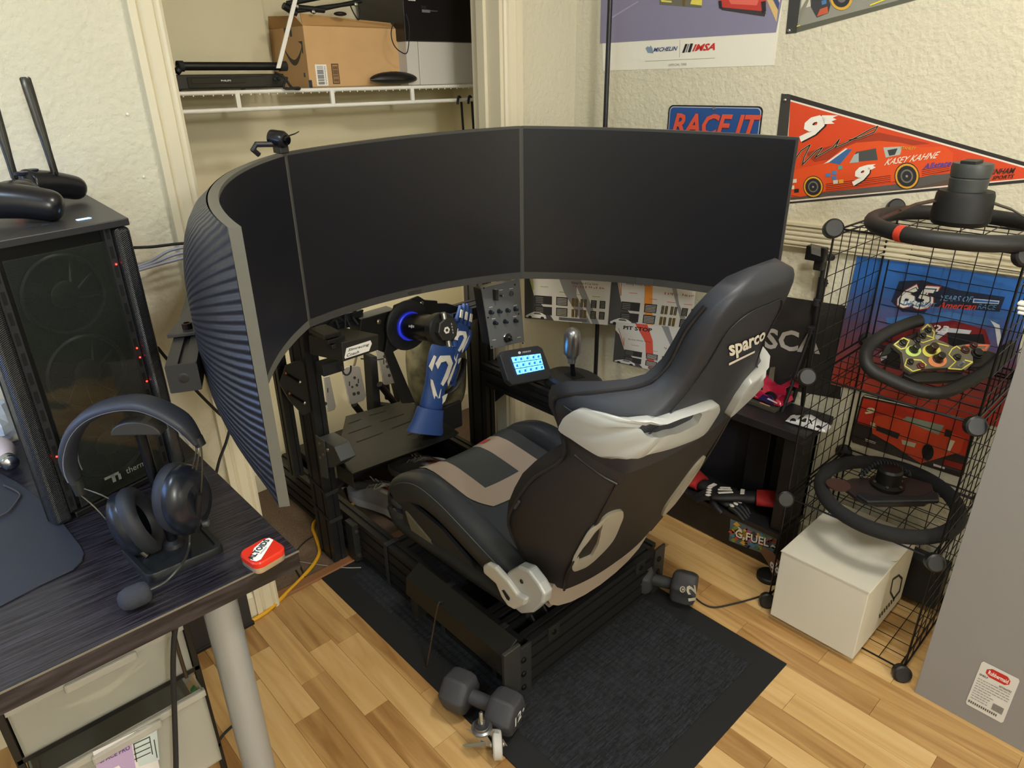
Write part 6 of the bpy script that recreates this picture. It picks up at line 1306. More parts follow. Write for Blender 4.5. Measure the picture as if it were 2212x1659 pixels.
# ================================================================== BLACK STAND BY THE WALL
TX0, TX1 = 1.755, 1.915; TY0, TY1 = .715, 1.12
stn = thing('black_stand', 'low black two-tier cabinet stand against the right wall beside the wire rack', 'stand', (1.84, .9, 0))
BST = mat('1b191a', .5); BTP = mat('242225', .45)
MB().box((TX0, TY0, .004), (TX1-.01, TY1, .112)).build('plinth', BST, stn, bevel=.002); MB().box((TX0-.004, TY0-.004, .112), (TX1, TY1, .128)).build('lower_shelf', BTP, stn, bevel=.002)
MB().box((1.80, TY1-.03, .128), (1.915, TY1, .455)).build('side_panel', BST, stn, bevel=.002); MB().box((TX0+.01, TY0, .128), (1.915, TY0+.035, .455)).build('side_panel', BST, stn, bevel=.002)
MB().box((1.895, TY0, .128), (1.915, TY1, .455)).build('back_panel', mat('17181d', .6), stn); MB().box((1.85, .83, .128), (1.90, .90, .455)).build('divider', mat('15161b', .4), stn, bevel=.002)
MB().box((TX0-.01, TY0-.03, .455), (TX1+.015, TY1, .482)).build('stand_top', BTP, stn, bevel=.003)
Yg = TX0-.0006
gs = thing('comic_sticker', 'colourful comic style sticker with white outlined lettering on the stand plinth', 'sticker', atX(1625, 1160, Yg))
d = DecalW(lambda x, y: atX(x, y, Yg), (-1, 0, 0)); d.poly('5a6a78', [(1578, 1120), (1680, 1160), (1668, 1203), (1575, 1168)])
rs_ = random.Random(5)
for i in range(90):
    u = rs_.uniform(.03, .95); v = rs_.uniform(.05, .95); x_ = 1577+u*100; y_ = 1124+u*38+v*42; w_ = rs_.uniform(7, 14); d.poly(rs_.choice(('c9543a', 'd9a53a', '4a86a8', '7a9a4a', 'b05a8a', 'e8dfc8', '3a3a4a')), [(x_-w_*.6, y_), (x_, y_-w_*.4), (x_+w_*.6, y_+w_*.2), (x_+w_*.1, y_+w_*.5)], 1+(i % 3))
d.text('101010', 'G FUEL', (1590, 1161), (1662, 1183), (1591, 1144), 5); d.text('f0ece4', 'G FUEL', (1589, 1159), (1661, 1181), (1590, 1142), 6); d.build('print', gs)
# banner pinned on the wall
bn = wallthing('black_banner', 'black cloth banner with large white letters pinned low on the right wall', 'banner', (1760, 720))
wslab('cloth', [(1640, 628), (1692, 640), (1832, 661), (1815, 862), (1640, 830)], .002, mat('26221f', .75, bump=.4, bscale=14, bdist=.01), bn)
d = DecalW(WRo(.0028), WN); d.text('b3aea8', 'SCA', (1652, 752), (1772, 765), (1655, 708), 1); d.build('lettering', bn)
q = WR(1827, 663)+WN*.004; MB().ell(q, .004, .004, .004, n=8, m=6).build('pin', STEEL, bn, smooth=1)
# model cars
def model_car(name, label, F, L_, body, paint2, wing, scalez=1.0):
    """F local: x forward, y left, z up; simple sports car with cockpit, arches, wheels and wing"""
    t = thing(name, label, 'model car', F.translation); w_ = L_*.215; h_ = L_*.24*scalez
    prof = [(-.5, .10, .30), (-.47, .30, .34), (-.38, .42, .42), (-.25, .62, .5), (-.12, .88, .55), (0, 1.0, .56), (.10, .90, .55), (.22, .58, .5), (.34, .42, .46), (.45, .26, .38), (.5, .12, .25)]
    rings = []
    for x, z, sh_ in prof:
        W_ = w_*(1 if abs(x) < .42 else .9); zc = h_*z; sh_ = min(sh_, z+.02)*h_
        rings.append([F @ V((x*L_, W_*a, b)) for a, b in ((-1, h_*.10), (1, h_*.10), (1.0, sh_*.75), (.92, sh_), (.55 if z > .5 else .8, zc*.97), (0, zc), (-.55 if z > .5 else -.8, zc*.97), (-.92, sh_), (-1.0, sh_*.75))])
    MB().loft(rings).build('body', body, t, smooth=.6)
    mb = MB()
    rings = [[F @ V((x*L_, a*w_*.56, z*h_)) for a in (-1, -.6, .6, 1)] for x, z in ()]
    for s2 in (-1, 1):
        mb.face([F @ V(p) for p in ((-.16*L_, s2*w_*.90, h_*.56), (.16*L_, s2*w_*.92, h_*.56), (.06*L_, s2*w_*.60, h_*.90), (-.08*L_, s2*w_*.60, h_*.92))])
    mb.face([F @ V(p) for p in ((.115*L_, -w_*.5, h_*.92), (.115*L_, w_*.5, h_*.92), (.23*L_, w_*.66, h_*.60), (.23*L_, -w_*.66, h_*.60))]); mb.build('windows', mat('101418', .08), t)
    for x in (-.30, .31):
        for s2 in (-1, 1):
            c = F @ V((x*L_, s2*w_*.93, h_*.30)); ax_ = (F.to_3x3() @ V((0, s2, 0))).normalized(); wh = MB().lathe(c-ax_*L_*.04, ax_, [(0, h_*.31), (L_*.045, h_*.31), (L_*.05, h_*.26), (L_*.046, h_*.2)], 18).build('wheel', mat('141416', .5), t, smooth=.5)
            if s2 > 0 or True: MB().lathe(c+ax_*L_*.006, ax_, [(0, h_*.19), (L_*.004, h_*.17)], 12).build('rim', paint2 if name == 'model_race_car' else BLK, wh)
    if wing:
        MB().box((-.5*L_, -w_, h_*1.0), (-.42*L_, w_, h_*1.04)); mb = MB(); mb.T = F; mb.box((-.52*L_, -w_*.95, h_*.98), (-.42*L_, w_*.95, h_*1.02)); mb.box((-.54*L_, -w_*.97, h_*.7), (-.40*L_, -w_*.92, h_*1.08)); mb.box((-.54*L_, w_*.92, h_*.7), (-.40*L_, w_*.97, h_*1.08)); mb.build('rear_wing', paint2 if not wing == 2 else body, t)
    return t
dbx = MB(); db0 = atZ(1580, 845, .484); 
q1 = atZ(1588, 862, .483); q2_ = atZ(1672, 893, .483); q3 = atZ(1722, 865, .483); q4 = atZ(1640, 835, .483)
single(MB().prism([q1, q2_, q3, q4], (0, 0, .012)), 'display_plinth', mat('4a4840', .4), 'dark display plinth with a small plaque under the pink model car', 'plinth', bevel=.001)
d = Decal(q2_.lerp(q1, .42)+V((0, 0, .0125))+(q4-q1)*.05, (q2_-q1), (q3-q2_), (0, 0, 1)); d.rect('c9a98a', 0, 0, .035, .006); d.rect('c9482a', .002, .004, .012, .009, 2); pq = d.build('plaque', None); pq.name = 'name_plaque'; prop(pq, 'small brass plaque on the front of the display plinth', 'plaque')
cF_ = frame((q1+q2_+q3+q4)/4+V((-.012, .02, .0125)), (q1-q2_), V((0, 0, 1)).cross(q1-q2_))
PINK = mat('b5203f', .2, coat=.6); NAV = mat('2b1e5a', .25, coat=.5)
mc = model_car('model_race_car', 'pink, white and navy prototype race car model on the display plinth', cF_, .19, PINK, NAV, 2, 1.5)
side = frame(cF_ @ V((0, .0405, 0)), -(q1-q2_), V((0, 0, 1))); fy = (cF_.to_3x3() @ V((0, 1, 0))).normalized()
if (EYE-cF_.translation).dot(fy) < 0: fy = -fy
d = Decal(cF_.translation+fy*.0408, (q2_-q1), (0, 0, 1), fy)
d.poly('f0e6ea', [(-.085, .010), (-.02, .018), (.02, .012), (.0, .020), (-.05, .024), (-.085, .020)], 1); d.poly('2b1e5a', [(.02, .006), (.075, .008), (.07, .026), (.035, .028)], 1); d.poly('f0e6ea', [(.05, .018), (.085, .014), (.085, .018), (.055, .023)], 2); d.text('f5f0f0', 'ally', -.03, .026, .0, .038, 3); d.text('f5f0f0', '9', -.065, .018, -.045, .038, 3); d.build('print', mc)
wq = atZ(1745, 918, .484); wF = frame(wq+V((0, 0, 0)), atZ(1700, 898, .484)-atZ(1785, 922, .484), V((0, 0, 1)).cross(atZ(1700, 898, .484)-atZ(1785, 922, .484)))
model_car('model_sports_car', 'small white sports car model with blue glass at the front corner of the stand top', wF, .115, mat('e6e9ee', .3, coat=.5), mat('22252a', .4), None, 1.05)
for px_0, nm in ((1637, 'left'), (1667, 'right')):
    q = atZ(px_0, 800, .60); a = WR(px_0, 815)+WN*.03
    single(MB().prism([a, a+V((0, -.018, .0)), a+V((0, -.016, .05)), a+V((0, -.002, .045))], WN*.004), 'folded_card', mat('6d6a58', .4), 'small folded grey green stand card behind the pink car, %s one' % nm, 'card')
# red gloves with black palms on the lower shelf
REDG = mat('a31f20', .7, bump=.3, bscale=200); BKG = mat('17161a', .6)
def red_extra(t, F, s_, cuff):
    mb = MB(); mb.T = F; mb.loft([[(s_*w_*math.cos(a), s_*y, s_*h_*math.sin(a)) for a in [2*PI*i/16 for i in range(16)]] for y, w_, h_ in ((-.19, .078, .016), (-.14, .062, .022), (-.09, .042, .028))]); mb.build('cuff', REDG, t, smooth=1)
    mb = MB(); mb.T = F
    for poly in ([(-.03, .05), (-.022, .055), (-.006, .0), (-.014, -.004)], [(.0, .055), (.008, .055), (.014, .005), (.006, .002)], [(.02, .05), (.028, .046), (.03, .01), (.023, .008)], [(-.02, -.03), (.02, -.03), (.018, -.045), (-.018, -.045)]): mb.prism([(x*s_, y*s_, .019*s_) for x, y in poly], (0, 0, .003))
    mb.build('white_print', GLW, t)
    mb = MB(); mb.T = F
    for i in range(4): mb.ell(((.034-i*.0225)*s_, .09*s_, .012*s_), .008*s_, .012*s_, .005*s_, n=8, m=6)
    mb.build('knuckle_pads', mat('c9c4bc', .5), t, smooth=1)
glove('driving_glove', 'black and white driving glove with red gauntlet cuff on the lower shelf, left one', 'red driving gloves', frame(V((1.79, .945, .150)), (-1, .15, 0), (-.15, -1, -.03)), .82, BKG, red_extra, spread=.35, curl=.35)
glove('driving_glove', 'black and white driving glove with red gauntlet cuff on the lower shelf, right one', 'red driving gloves', frame(V((1.785, .895, .170)), (.9, .45, -.1), (-.45, .9, -.12)), .82, BKG, red_extra, spread=.35, curl=.35)
# light stand tripod
TRX = .775
tq = atY(1750, 720, TRX); tbase = V((1.835, .79, .482))
tr_ = thing('light_stand', 'black tripod light stand with a small lamp head standing on the black stand top', 'light stand', tbase)
def ty(x, y, Y_=.79): return atY(x, y, Y_)
MB().tube([ty(1733, 880), ty(1775, 600)], .0085, 12).build('center_pole', BLK, tr_, smooth=1); MB().tube([ty(1766, 660), ty(1782, 560)], .0065, 12).build('upper_pole', mat('222222', .4), tr_, smooth=1)
for a, b in (((1754, 712), (1688, 892)), ((1762, 715), (1712, 868)), ((1770, 715), (1790, 892))): MB().tube([ty(*a), ty(*b, .79+.02)], .006, 8).build('leg', BLK, tr_, smooth=1)
for a, b in (((1738, 838), (1708, 812)), ((1738, 838), (1785, 815))): MB().tube([ty(*a), ty(*b)], .003, 6).build('brace', BLK, tr_, smooth=1)
for p in ((1752, 712), (1766, 652), (1778, 610)): q = ty(*p); MB().lathe(q-V((0, 0, .010)), (0, 0, 1), [(0, .012), (.018, .012), (.02, .010)], 12).build('collar', BLKM, tr_, smooth=.5); MB().tube([q, q+V((-.012, -.018, .003))], .003, 6).build('clamp_lever', BLKM, tr_)
hq_ = ty(1775, 548); MB().box(hq_+V((-.026, -.02, -.018)), hq_+V((-.006, .035, .022))).build('lamp_head', mat('17181a', .3), tr_, bevel=.003); MB().prism([ty(1751, 526, .768), ty(1772, 531, .768), ty(1771, 554, .768), ty(1752, 548, .768)], (0, -.002, 0)).build('lamp_glass', mat('6f6c62', .1), tr_)
MB().tube([hq_+V((-.02, .0, -.01)), hq_+V((.028, -.02, -.012))], .009, 12).build('tilt_knob', BLK, tr_, smooth=.6); MB().box(hq_+V((-.015, -.012, -.045)), hq_+V((.012, .012, -.015))).build('mount', BLK, tr_, bevel=.003)
MB().tube(smoothp([hq_+V((.01, 0, -.02)), ty(1806, 600), ty(1803, 640), ty(1790, 670)], 6), .0013, 5).build('cord', BLK, tr_, smooth=1)
# round based clear display with leaning sticker card
rd = atZ(1660, 1248, 0); rs2 = thing('round_stand', 'small black disc stand holding a leaning curved card on the floor by the stand', 'display stand', (rd.x, rd.y, 0))
MB().lathe((rd.x, rd.y, 0), (0, 0, 1), [(0, .036), (.012, .036), (.016, .032)], 28).build('base', BLK, rs2, smooth=.5)
cdp = [atP(x, y, rd, (rd.x, rd.y, 0)) for x, y in ((1642, 1188), (1655, 1182), (1672, 1195), (1684, 1215), (1686, 1240), (1670, 1243), (1660, 1215))]
MB().prism(cdp, (-.004, 0, 0)).build('card', mat('7d5a44', .5), rs2); d = DecalW(lambda x, y: atP(x, y, rd-V((.006, .006, 0)), (rd.x, rd.y, 0)), (-rd.x, -rd.y, 0)); d.text('e9e4dc', '96', (1666, 1238), (1684, 1240), (1662, 1212), 1); d.build('print', rs2)
single(MB().tube(smoothp([atZ(*p, .004) for p in ((1500, 1290), (1520, 1305), (1545, 1312), (1590, 1303), (1630, 1292), (1668, 1278))], 6), .0024, 6), 'lamp_cable', BLKM, 'thin black cable on the laminate between the right dumbbell and the white box', 'cable', smooth=1)
# ================================================================== WALL PRINTS BEHIND THE RACK
p65 = wallthing('anniversary_poster', 'blue to red race poster with a large 65 behind the wire rack', 'poster', (2000, 700))
wslab('panel', [(1854, 549), (2230, 604), (2170, 925), (1795, 828)], .006, mat('8a8580', .5), p65)
d = DecalW(WRo(.0065), WN); n_s = 14
for i in range(n_s):
    t0_, t1_ = i/n_s, (i+1)/n_s; c = [int(a+(b-a)*min(1, max(0, (t0_-.15)/.75))) for a, b in zip((0x2a, 0x66, 0xb4), (0xb2, 0x38, 0x24))]
    L = lambda t: (1854+(1796-1854)*t, 550+(827-550)*t); R = lambda t: (2230+(2170-2230)*t, 605+(924-605)*t); d.poly('%02x%02x%02x' % tuple(c), [L(t1_), R(t1_), R(t0_), L(t0_)])
d.poly('16243f', [(1926, 650), (1944, 606), (1995, 604), (2070, 625), (2172, 640), (2160, 672), (2010, 660), (1998, 675), (1950, 672)], 2); d.text('a8332a', '65', (1934, 664), (2020, 672), (1948, 608), 3); d.text('f2f0ea', '65', (1936, 662), (2018, 669), (1949, 611), 4); d.text('27395c', '65', (1940, 657), (2013, 663), (1952, 616), 5); d.text('f2f0ea', '65', (1942, 655), (2010, 661), (1953, 618), 6)
d.text('6f9ac0', 'YEARS OF', (2030, 648), (2100, 651), (2034, 636), 4); d.text('5a86b0', 'THE GREAT', (1950, 658), (2022, 664), (1953, 647), 7); d.text('cf4030', 'American', (2026, 664), (2108, 668), (2030, 650), 4); d.text('5a86b0', 'RACE', (2112, 665), (2152, 668), (2115, 654), 4); d.poly('cfd8e8', [(2104, 643), (2160, 648), (2158, 655), (2102, 652)], 4); d.poly('3c6ab4', [(2106, 645), (2158, 650), (2157, 653), (2105, 650)], 5)
d.poly('3f6fae', [(1915, 685), (2050, 672), (2160, 690), (2150, 700), (1990, 700), (1918, 700)], 2); d.poly('7a1c20', [(1985, 700), (2060, 690), (2130, 710), (2140, 740), (2120, 800), (2000, 790), (1900, 760), (1910, 735)], 2); d.poly('c9ccd2', [(2000, 740), (2040, 705), (2100, 712), (2095, 720), (2048, 716), (2010, 745)], 3); d.poly('15171d', [(2048, 716), (2095, 720), (2125, 720), (2130, 745), (2050, 745)], 3); d.poly('d8d8da', [(2140, 690), (2160, 700), (2165, 740), (2160, 760), (2155, 740), (2150, 705)], 3)
d.text('e8e6e0', '23', (2015, 714), (2050, 718), (2018, 699), 4); d.poly('1a1c22', [(1903, 760), (1925, 745), (1950, 752), (1945, 795), (1905, 782)], 3); d.poly('c9ccd2', [(1902, 762), (1915, 750), (1920, 770), (1905, 778)], 4); d.build('print', p65)
p9 = wallthing('number_nine_plate', 'red car licence plate with number 9 low on the wall inside the wire rack', 'sign', (1970, 940))
wslab('plate', [(1862, 858), (1868, 852), (2105, 905), (2110, 912), (2082, 1025), (2074, 1030), (1842, 955), (1838, 947)], .003, mat('2b2220', .35), p9)
d = DecalW(WRo(.0034), WN); d.poly('c23018', [(1866, 859), (2103, 911), (2085, 985), (1852, 912)]); d.poly('e2d8c8', [(1868, 853), (2104, 906), (2103, 908), (1867, 855)]); d.text('e8d9b8', '9', (1868, 892), (1888, 898), (1873, 876), 3); d.poly('d94a24', [(1884, 905), (1895, 897), (1935, 895), (1960, 905), (2010, 915), (2060, 935), (2085, 945), (2075, 975), (2040, 985), (1990, 1000), (1930, 960), (1885, 935)], 2)
d.poly('8f9a88', [(1950, 905), (1960, 898), (2040, 918), (2028, 938)], 3); d.poly('2b2a28', [(1895, 918), (1945, 935), (1940, 947), (1893, 928)], 4); d.poly('c8c2a0', [(1881, 910), (1892, 913), (1890, 924), (1882, 921)], 4); d.poly('c8c2a0', [(1948, 948), (1980, 956), (1976, 965), (1950, 958)], 4); d.disc('1c1a1a', 2005, 975, 13, 18, 4); d.poly('f0dfc0', [(2052, 948), (2064, 951), (2052, 975), (2044, 972)], 4); d.poly('222020', [(2044, 925), (2058, 930), (2055, 944), (2040, 940)], 4); d.poly('e6dcd0', [(1870, 946), (1893, 954), (1892, 958), (1870, 951)], 3); d.poly('e6dcd0', [(2017, 1000), (2042, 1008), (2041, 1012), (2017, 1005)], 3); d.poly('8a1d12', [(2040, 990), (2084, 1002), (2081, 1015), (2038, 1002)], 3); d.build('print', p9)
# ================================================================== WIRE RACK
rk = thing('wire_rack', 'tall black wire cube rack of three open cells holding steering wheels', 'rack', (1.77, .46, 0))
RX0, RX1, RY0, RY1 = 1.591, 1.956, .280, .648; LV = [.018, .368, .727, 1.092]
WM = mat('121110', .4, .3)
def grid_panel(o, u, v, n=7):
    o = V(o); u = V(u); v = V(v); mb = MB(); 
    for i in range(n+1): mb.tube([o+u*i/n, o+u*i/n+v], .0026 if i in (0, n) else .0012, 5)
    for i in range(n+1): mb.tube([o+v*i/n, o+v*i/n+u], .0026 if i in (0, n) else .0012, 5)
    return mb.build('grid_panel', WM, rk, smooth=1)
g = .012
base_s = grid_panel((RX0+g, RY1, LV[0]+g), (RX1-RX0-2*g, 0, 0), (0, 0, .335))
base_b = grid_panel((RX1, RY0+g, LV[0]+g), (0, RY1-RY0-2*g, 0), (0, 0, .335))
base_h = grid_panel((RX0+g, RY0+g, LV[0]), (RX1-RX0-2*g, 0, 0), (0, RY1-RY0-2*g, 0))
def dupp(o, dv):
    c = o.copy(); S.collection.objects.link(c); c.location = c.location+V(dv); return c
for k_ in range(3):
    dz = LV[k_]-LV[0]
    if k_: dupp(base_s, (0, 0, dz)); dupp(base_b, (0, 0, dz))
    dupp(base_s, (0, RY0-RY1, dz)); dupp(base_h, (0, 0, LV[k_+1]-LV[0]))
cn = None
for xx in (RX0, RX1):
    for yy in (RY0, RY1):
        for zz in LV:
            if cn is None: cn = MB().lathe((xx, yy, zz), (-.75, -.55, .35), [(-.014, .012), (-.010, .021), (.010, .022), (.013, .018)], 22).build('connector', mat('141313', .45), rk, smooth=.6); c0_ = V((xx, yy, zz))
            else: o = bpy.data.objects.new('connector', cn.data); S.collection.objects.link(o); o.parent = rk; o.location = V((xx, yy, zz))-c0_
        MB().lathe((xx, yy, 0), (0, 0, 1), [(0, .017), (.008, .019), (.012, .010)], 14).build('foot', BLK, rk, smooth=.5)
# steering wheels
LTH = mat('1a1a1a', .55, bump=.15, bscale=500)
def ringpath(c, ex, ey, rx, ry, n=48, a0=0, a1=2*PI, sq=1, closed=True):
    out = []
    for i in range(n if closed else n+1):
        a = a0+(a1-a0)*i/n; out.append(V(c)+ex*rx*math.copysign(abs(math.cos(a))**sq, math.cos(a))+ey*ry*math.copysign(abs(math.sin(a))**sq, math.sin(a)))
    return out
WC = V((1.672, .425, 1.092+.024)); E1 = V((.736, -.677, 0)); E2 = V((.677, .736, 0)); UZ = V((0, 0, 1))
w1 = thing('round_steering_wheel', 'round black leather steering wheel with red centre mark on top of the wire rack', 'steering wheel', (WC.x, WC.y, 1.095))
rim = MB().tube(ringpath(WC, E1, E2, .162, .162), .0165, 14, closed=True).build('rim', LTH, w1, smooth=1)
aa = 2*PI*222/360; bp = atZ(1925, 508, WC.z); aa = math.atan2((bp-WC).dot(E2), (bp-WC).dot(E1)); mk = ringpath(WC, E1, E2, .162, .162, n=4, a0=aa-.045, a1=aa+.045, closed=False)
MB().tube(mk, .0170, 14).build('centre_mark', mat('c23a22', .6), w1, smooth=1)
HBp = atP(2080, 440, WC, (.677, .736, 0)); HC_ = V((WC.x+.0, WC.y, 0)); 
hub = MB().lathe((WC.x, WC.y, WC.z+.006), UZ, [(0, .050), (.01, .056), (.060, .053), (.068, .050)], 28).build('hub', mat('0e0e0e', .6), w1, smooth=.5)
MB().lathe((WC.x, WC.y, WC.z+.072), UZ, [(0, .034), (.026, .036), (.028, .034), (.030, .036), (.048, .038), (.056, .036)], 32).build('quick_release', mat('474a49', .45, .3), w1, smooth=.5)
MB().box((WC.x-.03, WC.y-.012, WC.z+.127), (WC.x+.02, WC.y+.016, WC.z+.134)).build('release_slot', mat('141414', .5), w1, bevel=.001)
for ang in (-.5, 1.0, 2.75):
    dd_ = E1*math.cos(ang)+E2*math.sin(ang); pp = E1*-math.sin(ang)+E2*math.cos(ang)
    a = WC+dd_*.045+UZ*.052; b = WC+dd_*.085+UZ*.040; c = WC+dd_*.150+UZ*.004
    sp2 = MB().hexa([a-pp*.014, a+pp*.014, b+pp*.013, b-pp*.013], [p+UZ*.003 for p in (a-pp*.014, a+pp*.014, b+pp*.013, b-pp*.013)]).hexa([b-pp*.013, b+pp*.013, c+pp*.017, c-pp*.017], [p+UZ*.003 for p in (b-pp*.013, b+pp*.013, c+pp*.017, c-pp*.017)]).build('spoke', mat('34322f', .4, .5), w1)
    h = b.lerp(c, .4)+UZ*.0032; MB().lathe(h, UZ, [(0, .006), (.0004, .006)], 12).build('spoke_hole', SL, sp2)
# middle wheel: open-top with button plate
MC_ = up(2022, 775, (1.745, .435)); E1m = V((.736, -.677, 0)); tl = math.radians(38); E2m = (V((.677, .736, 0))*math.cos(tl)+UZ*math.sin(tl)); NM = E1m.cross(E2m)
w2 = thing('open_top_steering_wheel', 'black open-top racing wheel with yellow trimmed buttons in the middle cell of the rack', 'steering wheel', (MC_.x, MC_.y, LV[2]))
def M2(x, y): return atP(x, y, MC_, NM)
rimp = smoothp([M2(*p) for p in ((1988, 692), (1960, 700), (1925, 715), (1895, 733), (1875, 752), (1870, 775), (1880, 797), (1912, 815), (1960, 836), (2005, 848), (2040, 847), (2075, 833), (2120, 808), (2155, 783), (2172, 765), (2178, 750), (2172, 742))], 4)
MB().tube(rimp, .0150, 14).build('rim', LTH, w2, smooth=1)
def M2o(o): return lambda x, y: M2(x, y)+NM*o
out2 = [(1984, 714), (1998, 702), (2008, 704), (2018, 718), (2016, 735), (2035, 742), (2055, 752), (2075, 748), (2100, 745), (2136, 748), (2128, 762), (2098, 765), (2098, 788), (2082, 803), (2070, 800), (2040, 798), (1990, 800), (1965, 808), (1950, 798), (1945, 765), (1925, 748), (1945, 732), (1962, 735), (1975, 742), (1985, 728)]
MB().prism([M2(*p)-NM*.004 for p in out2], NM*.012).build('button_plate', mat('6f6a5c', .4, .4), w2, bevel=.001)
d = DecalW(M2o(.0085), NM); YT = 'd8cf5e'
def stroke(c, pts, wdt, l=1, closed=False):
    P_ = pts+[pts[0]] if closed else pts
    for a, b in zip(P_, P_[1:]):
        dx_, dy_ = b[0]-a[0], b[1]-a[1]; L_ = math.hypot(dx_, dy_) or 1; nx_, ny_ = -dy_/L_*wdt, dx_/L_*wdt; ex_, ey_ = dx_/L_*wdt*.6, dy_/L_*wdt*.6
        d.poly(c, [(a[0]-nx_-ex_, a[1]-ny_-ey_), (b[0]-nx_+ex_, b[1]-ny_+ey_), (b[0]+nx_+ex_, b[1]+ny_+ey_), (a[0]+nx_-ex_, a[1]+ny_-ey_)], l)
stroke(YT, [(1988, 716), (2000, 705), (2014, 722), (2012, 734), (1992, 727)], 1.2); stroke(YT, [(1928, 748), (1948, 734), (1960, 740), (1952, 756), (1942, 758)], 1.2, 1, True); stroke(YT, [(1975, 740), (1990, 744), (2014, 736)], 1.0); stroke(YT, [(1950, 794), (1955, 780), (1985, 782), (1996, 792), (1990, 800), (1968, 806)], 1.2, 1, True); stroke(YT, [(2044, 800), (2060, 785), (2045, 770), (2052, 758), (2062, 752), (2070, 758)], 1.1); stroke(YT, [(2044, 800), (2072, 802), (2096, 786), (2080, 782)], 1.3); stroke(YT, [(2014, 744), (2045, 752)], 1.0); stroke('d0603c', [(2082, 750), (2130, 750), (2122, 760), (2100, 760)], 1.8)
d.disc('b8cf6a', 1969, 762, 17, 12, 1); d.disc('d8cf5e', 2008, 762, 20, 14, 1); d.disc('dd8a5a', 2021, 783, 20, 14, 1); d.build('print', w2)
for x, y, r, h, c in ((1969, 760, .0095, .020, '171512'), (2006, 760, .011, .022, '2b1c17'), (2021, 780, .0105, .022, '1b1916'), (2001, 718, .007, .008, '15130f'), (1989, 730, .007, .008, '15130f'), (1977, 740, .007, .008, '15130f'), (1946, 745, .008, .008, '15130f'), (1962, 786, .007, .008, '1a1210'), (1985, 795, .008, .008, '5a2018'), (2063, 776, .0075, .008, '15130f'), (2068, 794, .004, .018, '7f8a9a'), (2080, 760, .009, .006, '3a1512'), (2098, 751, .008, .008, '3a1512'), (2106, 768, .012, .010, '0e0e0e')):
    MB().lathe(M2(x, y)+NM*.008, NM, [(0, r*1.15), (.003, r*1.1), (.0035, r*.9), (h, r*.8), (h+.001, r*.6)], 16).build('knob' if h > .015 else 'button', mat(c, .35), w2, smooth=.5)
MB().prism([M2(*p)-NM*.02 for p in ((1960, 800), (2075, 800), (2095, 812), (2065, 820), (1985, 822), (1955, 808))], NM*.014).build('spoke', mat('141311', .5), w2, bevel=.002); MB().prism([M2(*p)-NM*.018 for p in ((1920, 740), (1985, 712), (1990, 720), (1940, 745), (1925, 760), (1905, 765))], NM*.010).build('spoke', mat('141311', .5), w2, bevel=.002); MB().prism([M2(*p)-NM*.018 for p in ((2110, 745), (2160, 760), (2140, 790), (2100, 790))], NM*.010).build('spoke', mat('141311', .5), w2, bevel=.002)
# lower wheel
LC = V((1.735, .445, LV[1]+.022)); 
w3 = thing('suede_steering_wheel', 'black suede steering wheel lying face down in the lower cell of the rack', 'steering wheel', (LC.x, LC.y, LV[1]))
tl2 = math.radians(4); E2l = E2*math.cos(tl2)+UZ*math.sin(tl2); LC2 = LC+UZ*.014
MB().tube(ringpath(LC2, E1, E2l, .162, .158), .0185, 14, closed=True).build('rim', mat('151516', .9, bump=.3, bscale=700), w3, smooth=1)
HB3 = LC2+E2l*.015
MB().prism([LC2+E1*x+E2l*y+UZ*.012 for x, y in ((-.12, .03), (-.075, .05), (.075, .05), (.12, .02), (.10, -.035), (.06, -.06), (-.06, -.06), (-.10, -.035))], UZ*.012).build('button_plate', mat('241c1a', .5), w3, bevel=.003)
MB().prism([LC2+E1*x+E2l*y+UZ*.024 for x, y in ((-.105, -.035), (-.09, -.025), (-.06, -.045), (.06, -.045), (.09, -.025), (.105, -.035), (.09, -.065), (-.09, -.065))], UZ*.012).build('paddle_bar', mat('232527', .4, .3), w3, bevel=.003)
MB().lathe(HB3+UZ*.02, UZ, [(0, .040), (.012, .042), (.016, .030), (.050, .030), (.056, .026)], 26).build('hub', mat('171512', .4, .3), w3, smooth=.5)
for i in range(6): a = 2*PI*i/6; MB().lathe(HB3+UZ*.036+E1*.035*math.cos(a)+E2*.035*math.sin(a), UZ, [(0, .0042), (.003, .004)], 8).build('bolt', SCREWM, w3, smooth=.5)
coil = []
for i in range(140):
    t = i/139; c = (HB3+UZ*.05+E1*-.075).lerp(HB3+UZ*.055+E1*.055, t)+E2*.03*math.sin(t*PI)+UZ*.022*math.sin(t*PI); a = t*2*PI*16; coil.append(c+E2*.008*math.cos(a)+UZ*.008*math.sin(a))
MB().tube(coil, .0022, 5).build('coiled_cable', mat('1c1e21', .4), w3, smooth=1)
MB().lathe(LC2+E1*-.125+E2l*.02+UZ*.022, UZ, [(0, .030), (.004, .030)], 20).build('paddle_disc', mat('3f2a22', .5), w3, smooth=.5)
